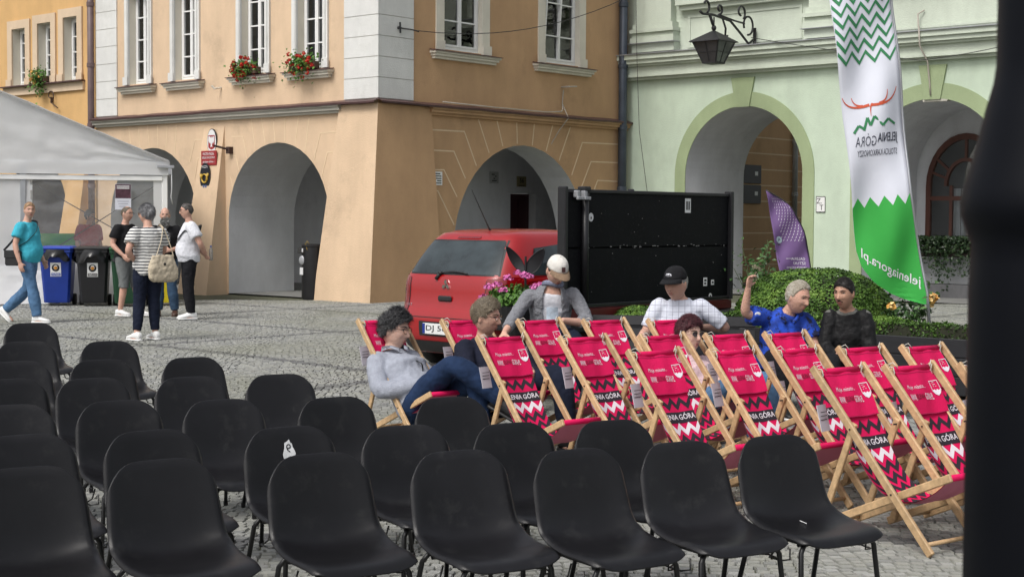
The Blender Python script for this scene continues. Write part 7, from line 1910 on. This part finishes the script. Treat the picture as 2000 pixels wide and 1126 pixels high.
# open jacket: two fronts, back and sleeves
def jacket_open(root, J, m, infl=.026):
    mid = (J['shL'] + J['shR']) / 2; lat = (J['shL'] - J['shR']).normalized(); sp = [J['pel'] + Vector((0, 0, -.02)), J['pel'].lerp(J['che'], .5), J['che'], mid, J['nek']]
    mb = MB()
    rings = []
    for i in range(19):
        s = i / 18 * 3.92; c = crom(sp, s); e = (crom(sp, min(s + .05, 3.99)) - crom(sp, max(s - .05, 0))).normalized(); l2 = (lat - e * lat.dot(e)).normalized(); fw = l2.cross(e)
        a = float(np.interp(s, range(5), [.165, .15, .165, .145, .066])) + infl; b = float(np.interp(s, range(5), [.125, .11, .118, .083, .062])) + infl
        g0 = float(np.interp(s, [0, 1, 2, 3, 4], [.30, .36, .42, .46, .62]))
        ang = np.linspace(pi / 2 + g0, pi / 2 + 2 * pi - g0, 30)
        outer = [c + l2 * a * math.copysign(abs(cos(t)) ** .87, cos(t)) + fw * b * math.copysign(abs(sin(t)) ** .87, sin(t)) for t in ang]
        inner = [c + l2 * (a - .012) * math.copysign(abs(cos(t)) ** .87, cos(t)) + fw * (b - .012) * math.copysign(abs(sin(t)) ** .87, sin(t)) for t in reversed(ang)]
        rings.append(outer + inner)
    mb.loft(rings)
    for sd in 'LR': limb(mb, [J['sh' + sd].lerp(J['che'], .25), J['sh' + sd], J['el' + sd], J['wr' + sd]], [(0, .07)] + [(a + 1, b) for a, b in ARM], .3, 2.62 if sd == 'R' else 2.40, .015)
    o = remeshed(mb, 'jacket', m, root, .0075, 4, .016, .07); return o
jacket_open(R_, J_, M_greyj)
mb = MB(); mb.tube([J_['nek'] + Vector((.075 * cos(t), -.01 + .07 * sin(t), .02 + .012 * sin(t * 2))) for t in np.linspace(0, 2 * pi, 22)], .024, 8); mb.build('scarf', cloth('scarf_blue_grey', (.20, .22, .30), .5, 30), R_, smooth=True)
mb = MB(); mb.grid(lambda u, v: J_['che'] + Vector((-.05 + .10 * u, -.146 - .012 * sin(pi * u), -.14 + .14 * v)), 6, 4); mb.build('chest_print', mat('tee_print', (.40, .47, .55), .8, .6, vs=9), R_, smooth=True, fix=False)
c_ = cap(R_, HP, M_, M_hankie, cloth('cap_tan', (.22, .15, .10), .1), kw)
mb = MB(); mb.add([HP(x, -.1095 + .10 * x * x * 6 + (z - .07) * .55, z) for x, z in ((-.016, .060), (.016, .060), (.016, .094), (-.016, .094))], [(0, 1, 2, 3)]); mb.build('cap_patch', mat('patch_brown', (.06, .02, .02), .8), c_, fix=False)
# ---- man in checked shirt, arms spread over the bench
J = dict(pel=(0, .05, .50), che=(0, .07, .765), nek=(-.005, .045, .955), hed=(-.035, -.015, 1.075), shL=(.18, .06, .878), shR=(-.18, .05, .88), elL=(.385, .10, .705), elR=(-.285, .0, .665), wrL=(.20, .31, .69), wrR=(-.315, -.16, .655), hdL=(-.8, .3, -.2), hnL=(0, -.3, -1), hdR=(-.25, -.75, -.5), hnR=(.2, .2, -1), hiL=(.09, .0, .49), hiR=(-.09, .0, .49), knL=(.18, -.42, .50), knR=(-.18, -.42, .50), anL=(.18, -.46, .09), anR=(-.18, -.46, .09), hf=(-.50, -.86, -.10))
kw = dict(jaw=.09, wide=1.04, belly=.09, fat=1.04, brow=(.12, .10, .085), hs=1.14, size=1.06)
R_, M_, J_, HP, lat = person('older man in black cap and white checked shirt with arms spread', (1.50, 13.47, gz(13.45)), RAD(-6), J, kw, [('shirt', M_check, dict(sleeve=.78, hem=.4, infl=.014, slf=.010)), ('trousers', M_blackp, {}), ('shoes', M_blksh, {})], dict(line=LINE['short'], th=.010, rough=.005, n=500, len=.02), [(.25, .24, .22), (.42, .41, .39)], skin=SK2)
c_ = cap(R_, HP, M_, M_blackt, M_blackt, kw)
mb = MB(); mb.ball(HP(0, -.100, .075), (.030, .006, .016), 14, 6, M=M_); cb = mb.build('cap_badge', M_tee, c_, smooth=True); fit_text('SAB', -.019, .019, -.075, .015, lambda x, d: HP(x, -.1075, -d), M_blackt, cb, bold=.02)
# ---- man in blue shirt, one hand raised
J = dict(pel=(-.02, .10, .46), che=(0, .04, .70), nek=(.035, -.03, .905), hed=(.085, -.105, 1.03), shL=(.19, -.02, .825), shR=(-.16, .03, .845), elL=(.26, -.10, .62), elR=(-.375, -.03, .895), wrL=(.12, -.32, .57), wrR=(-.385, -.10, 1.115), hdR=(.12, -.12, 1), hnR=(.55, -.8, 0), hiL=(.09, .05, .46), hiR=(-.09, .05, .46), knL=(.18, -.38, .48), knR=(-.18, -.38, .48), anL=(.18, -.42, .09), anR=(-.18, -.42, .09), hf=(.42, -.88, -.20), hu=(.12, -.05, 1))
kw = dict(jaw=.10, wide=1.05, belly=.07, fat=1.06, brow=(.22, .18, .13), curlR=.85, hs=1.15)
R_, M_, J_, HP, lat = person('grey-blond man in bright blue patterned shirt raising one hand', (2.42, 13.42, gz(13.4)), RAD(14), J, kw, [('shirt', M_blues, dict(sleeve=.72, hem=.4, infl=.022, collar=M_blues, slf=.022)), ('trousers', M_blackp, {}), ('shoes', M_blksh, {})], dict(line=LINE['recede'], th=.014, vol=.004, rough=.004, freq=40, n=1200, len=.03, comb=(.4, .6, -.3), lift=.3), [(.24, .20, .14), (.40, .36, .29), (.58, .55, .49)], skin=SK2)
mb = MB(); mb.ball(J_['shR'].lerp(J_['elR'], .62) + Vector((.01, -.075, .01)), (.03, .008, .02), 8, 5); mb.build('sleeve_print', M_tee, R_)
# ---- man in black jacket
J = dict(pel=(0, .10, .46), che=(0, .05, .715), nek=(-.01, .005, .94), hed=(-.04, -.055, 1.075), shL=(.152, .03, .868), shR=(-.152, .03, .868), elL=(.19, -.02, .59), elR=(-.19, -.03, .59), wrL=(.10, -.28, .55), wrR=(-.10, -.28, .55), hiL=(.09, .05, .46), hiR=(-.09, .05, .46), knL=(.16, -.38, .48), knR=(-.16, -.38, .48), anL=(.16, -.42, .09), anR=(-.16, -.42, .09), hf=(-.52, -.85, -.06))
kw = dict(jaw=.02, wide=.97, brow=(.012, .010, .010), fat=.90, hs=1.12)
R_, M_, J_, HP, lat = person('dark-haired man with moustache in black jacket at right end of bench', (2.97, 13.32, gz(13.3)), RAD(-8), J, kw, [('t_shirt', cloth('tee_grey', (.14, .14, .13)), dict(sleeve=.3, hem=.6, infl=.006)), ('jacket', M_bjack, dict(sleeve=1.93, hem=.4, infl=.012, slf=.012, neck=4.62, disp=.018)), ('trousers', M_blackp, {}), ('shoes', M_blksh, {})], dict(line=LINE['short'], th=.012, vol=.006, rough=.004, freq=45, n=1100, len=.035, comb=(.75, .5, -.3), lift=.15), [(.006, .005, .005), (.016, .013, .012), (.035, .03, .028)], skin=SK3)
mb = MB(); mb.tube([HP(-.026, face_y(.026, -.052, kw) - .002, -.056), HP(0, face_y(0, -.048, kw) - .003, -.0475), HP(.026, face_y(.026, -.052, kw) - .002, -.056)], [.003, .0062, .003], 8); mb.build('moustache', mat('brow_12', (.012, .01, .01), .8), R_, smooth=True)

# ---- standing group at the left
gl = .244
kw = dict(jaw=.08, belly=.07, fat=1.05, brow=(.25, .16, .09))
J = stand(1.76, knR=(-.09, -.12, .51), anR=(-.09, -.20, .09), knL=(.09, .06, .50), anL=(.09, .42, .17), toeR=(0, -1, 0), toeL=(0, -.75, -.66), elR=(-.25, .05, 1.14), wrR=(-.27, -.03, .88), elL=(.24, .0, 1.14), wrL=(.22, -.13, .90), hf=(-.72, -.69, 0))
R_, M_, J_, HP, lat = person('man in cyan t-shirt and blue jeans striding right at the left edge', (-7.10, 22.13, gl), RAD(78), J, kw, [('t_shirt', M_cyan, dict(hem=.25, infl=.022, slf=.02)), ('jeans', M_jeansl, dict(cuff=.022)), ('shoes', M_white, {})], dict(line=LINE['short'], th=.010, rough=.006, n=400, len=.02), [(.22, .12, .06), (.40, .26, .15)], near=False, skin=SK2)
CB = thing('crossbody_bag', 'black crossbody bag on the hip of the man in cyan', 'bag', (-7.10, 22.13, gl), RAD(78))
mb = MB(); mb.box((-.225, .10, .95), (.09, .24, .22), ch=.02); mb.build('pouch', M_blkbag, CB); mb = MB(); mb.box((-.272, .10, 1.01), (.012, .24, .11), ch=.004); mb.build('flap', M_blkbag, CB)
strap(CB, [(-.21, .10, 1.08), (-.175, -.10, 1.20), (-.04, -.165, 1.34), (.12, -.09, 1.47), (.15, .03, 1.49), (.08, .13, 1.38), (-.12, .19, 1.18), (-.21, .26, 1.06)], M_blkbag, .016)
kw = dict(jaw=.06, brow=(.10, .08, .06))
J = stand(1.72, knR=(-.10, -.04, .50), anR=(-.12, .02, .09), knL=(.11, -.10, .50), anL=(.12, -.18, .09), elR=(-.24, .06, 1.15), wrR=(-.22, -.12, .98), wrL=(.2, -.2, 1.0), hf=(.0, -1, -.05))
R_, M_, J_, HP, lat = person('man in black t-shirt and grey cut-off jeans half hidden by the striped woman', (-6.08, 23.75, gl), RAD(66), J, kw, [('t_shirt', M_blackt, dict(hem=.2, infl=.020, slf=.02)), ('shorts', M_greyshort, dict(len=1.15, cuff=.022)), ('shoes', M_white, {})], dict(line=LINE['fringe'], th=.005, rough=.002, n=300, len=.010, zmax=.115), [(.06, .045, .03), (.14, .11, .08)], near=False, skin=SK2)
glasses(R_, HP, kw, M_gfr)
kw = dict(jaw=.02, bust=.03, brow=(.1, .1, .1))
J = stand(1.70, knL=(.11, -.03, .50), anL=(.17, .03, .09), knR=(-.09, -.04, .50), anR=(-.10, -.02, .09), elL=(.30, .10, 1.17), wrL=(.16, -.04, 1.03), hdL=(-.5, -.6, -.5), elR=(-.23, -.06, 1.16), wrR=(-.12, -.24, 1.08), hf=(.66, -.74, 0), toeL=(.25, -.95, 0), toeR=(.1, -1, 0))
R_, M_, J_, HP, lat = person('grey-haired woman in striped top seen from behind', (-4.60, 19.08, gl), RAD(214), J, kw, [('t_shirt', M_stripe, dict(hem=-.05, infl=.026, slf=.016)), ('trousers', M_dnavy, dict(len=1.82, cuff=.004)), ('shoes', M_white, {})], dict(line=LINE['long'], th=.024, vol=.008, rough=.010, freq=40, n=1100, len=.04, comb=(0, .5, -.7), lift=.2), [(.07, .07, .075), (.15, .15, .16), (.30, .30, .31)], near=True, skin=SK2)
glasses(R_, HP, kw, M_gmet)
TB = thing('tote_bag', 'cream canvas tote bag on the striped woman\'s shoulder', 'bag', (-4.60, 19.08, gl), RAD(214))
mb = MB()
rings = []
for i in range(9):
    f = i / 8; z = .74 + .34 * f; a = np.interp(f, [0, .1, .5, 1], [.15, .20, .205, .15]); b = np.interp(f, [0, .1, .5, 1], [.035, .062, .07, .03]); rings.append(ringe(Vector((-.13 + .02 * f, .20, z - .05 * (1 - f) * 0)), Vector((1, .12, .0)) * a, Vector((0, 1, 0)) * b, 20, 2.8))
mb.loft(rings); remeshed(mb, 'bag_body', M_tote, TB, .012, 4, .03, .12)
strap(TB, [(-.26, .20, 1.06), (-.22, .17, 1.22), (-.17, .10, 1.41), (-.155, .0, 1.455), (-.16, -.09, 1.38)], M_tote, .014); strap(TB, [(-.02, .22, 1.06), (-.10, .18, 1.25), (-.15, .11, 1.41), (-.145, .0, 1.46), (-.15, -.09, 1.39)], M_tote, .014)
mb = MB(); mb.ball((-.12, .262, .97), (.018, .006, .018), 10, 6); mb.build('clasp', M_blkbag, TB)
kw = dict(jaw=.06, brow=(.15, .14, .13))
J = stand(1.70, elL=(.26, .02, 1.14), elR=(-.26, .02, 1.14), wrL=(.09, -.20, 1.07), wrR=(-.09, -.20, 1.07), hdL=(-1, -.2, 0), hdR=(1, -.2, 0), hnL=(0, 1, -.1), hnR=(0, 1, -.1), anL=(.15, .02, .09), anR=(-.12, .02, .09), hf=(.05, -1, -.08))
R_, M_, J_, HP, lat = person('bald man with a long grey beard in black t-shirt, hands together', (-5.46, 23.78, gl), RAD(8), J, kw, [('t_shirt', M_blackt, dict(hem=.2, infl=.022, slf=.02)), ('jeans', M_jeansm, dict(cuff=.02)), ('shoes', M_leather, dict(sole=M_leather))], dict(line=LINE['fringe'], th=.006, rough=.003, n=200, len=.012, zmax=.07), [(.15, .13, .11), (.30, .28, .25)], near=False, skin=SK2)
v = dirs(900); P = v * np.array((.066, .044, .095)) * rng.uniform(.4, 1, 900)[:, None]
Pw = [HP(q[0] * (1 - max(0, -q[2]) * 5), -.082 + q[1] + .1 * max(0, -q[2]), -.118 + q[2] * 1.15) for q in P]; leaves('beard', R_, leaf_mat('beard_grey', [(.16, .16, .155), (.34, .34, .33), (.55, .55, .53)]), Pw, np.tile((0, -.5, -.8), (900, 1)), .022, .5, 3.0)
mb = MB(); mb.grid(lambda u, v: J_['che'] + Vector((-.09 + .18 * u, -.150 - .014 * sin(pi * u), -.05 + .13 * v)), 8, 5); mb.build('chest_print', mat('print_grey_marks', (.04, .04, .042), .85, 2.2, vs=26), R_, smooth=True, fix=False)
kw = dict(jaw=.09, wide=1.05, belly=.05, fat=1.08, brow=(.05, .04, .03), arm=1.08)
J = stand(1.77, elL=(.27, .13, 1.14), elR=(-.27, .13, 1.14), wrL=(.07, .235, .985), wrR=(-.06, .245, .975), hdL=(-.8, .1, -.35), hdR=(.8, .1, -.35), hnL=(0, .8, 0), hnR=(0, .8, 0), anL=(.10, .02, .09), anR=(-.10, .03, .09), hf=(.0, -1, -.04))
R_, M_, J_, HP, lat = person('stout man in white t-shirt with hands clasped behind his back', (-4.93, 23.05, gl), RAD(-70), J, kw, [('t_shirt', M_tee, dict(hem=.1, infl=.026, slf=.022)), ('trousers', M_blackp, dict(cuff=.010)), ('shoes', M_white, {})], dict(line=LINE['short'], th=.006, rough=.003, n=400, len=.012), [(.03, .025, .022), (.10, .09, .085)], near=False, skin=SK2)
glasses(R_, HP, kw, M_gfr)
strap(R_, [(.215, .02, 1.30), (.13, .145, 1.44), (-.02, .17, 1.40), (-.17, .14, 1.25), (-.215, .0, 1.16), (-.10, -.185, 1.16), (.10, -.17, 1.25), (.17, -.09, 1.36), (.215, .02, 1.30)], M_blkbag, .022, 'chest_strap')
BT = thing('water_bottle', 'clear plastic water bottle held behind the man in white', 'bottle', (-4.93, 23.05, gl), RAD(-70))
mb = MB(); mb.lathe([(.024, .90), (.030, .905), (.030, 1.03), (.026, 1.06), (.012, 1.09), (.012, 1.105)], 14, c=(.0, .33, 0)); mb.build('bottle_body', glass_mat('bottle_plastic', (.86, .9, .93), .12, .08, milky=.15, grey=.7), BT, smooth=True); mb = MB(); mb.lathe([(.014, 1.105), (.014, 1.125)], 10, c=(.0, .33, 0)); mb.build('bottle_cap', mat('cap_blue', (.05, .12, .4), .5), BT)
kw = dict(jaw=.02)
J = stand(1.68, hf=(.5, -.8, 0))
person('person in red shirt seen dimly through the clear tent window', (-8.05, 28.75, gl), RAD(40), J, kw, [('t_shirt', M_redt, dict(hem=.2, infl=.022, sleeve=.9)), ('trousers', M_blackp, {}), ('shoes', M_blksh, {})], dict(line=LINE['long'], th=.018, rough=.008, n=200), [(.02, .015, .012), (.05, .04, .03)], near=False, skin=SK3)
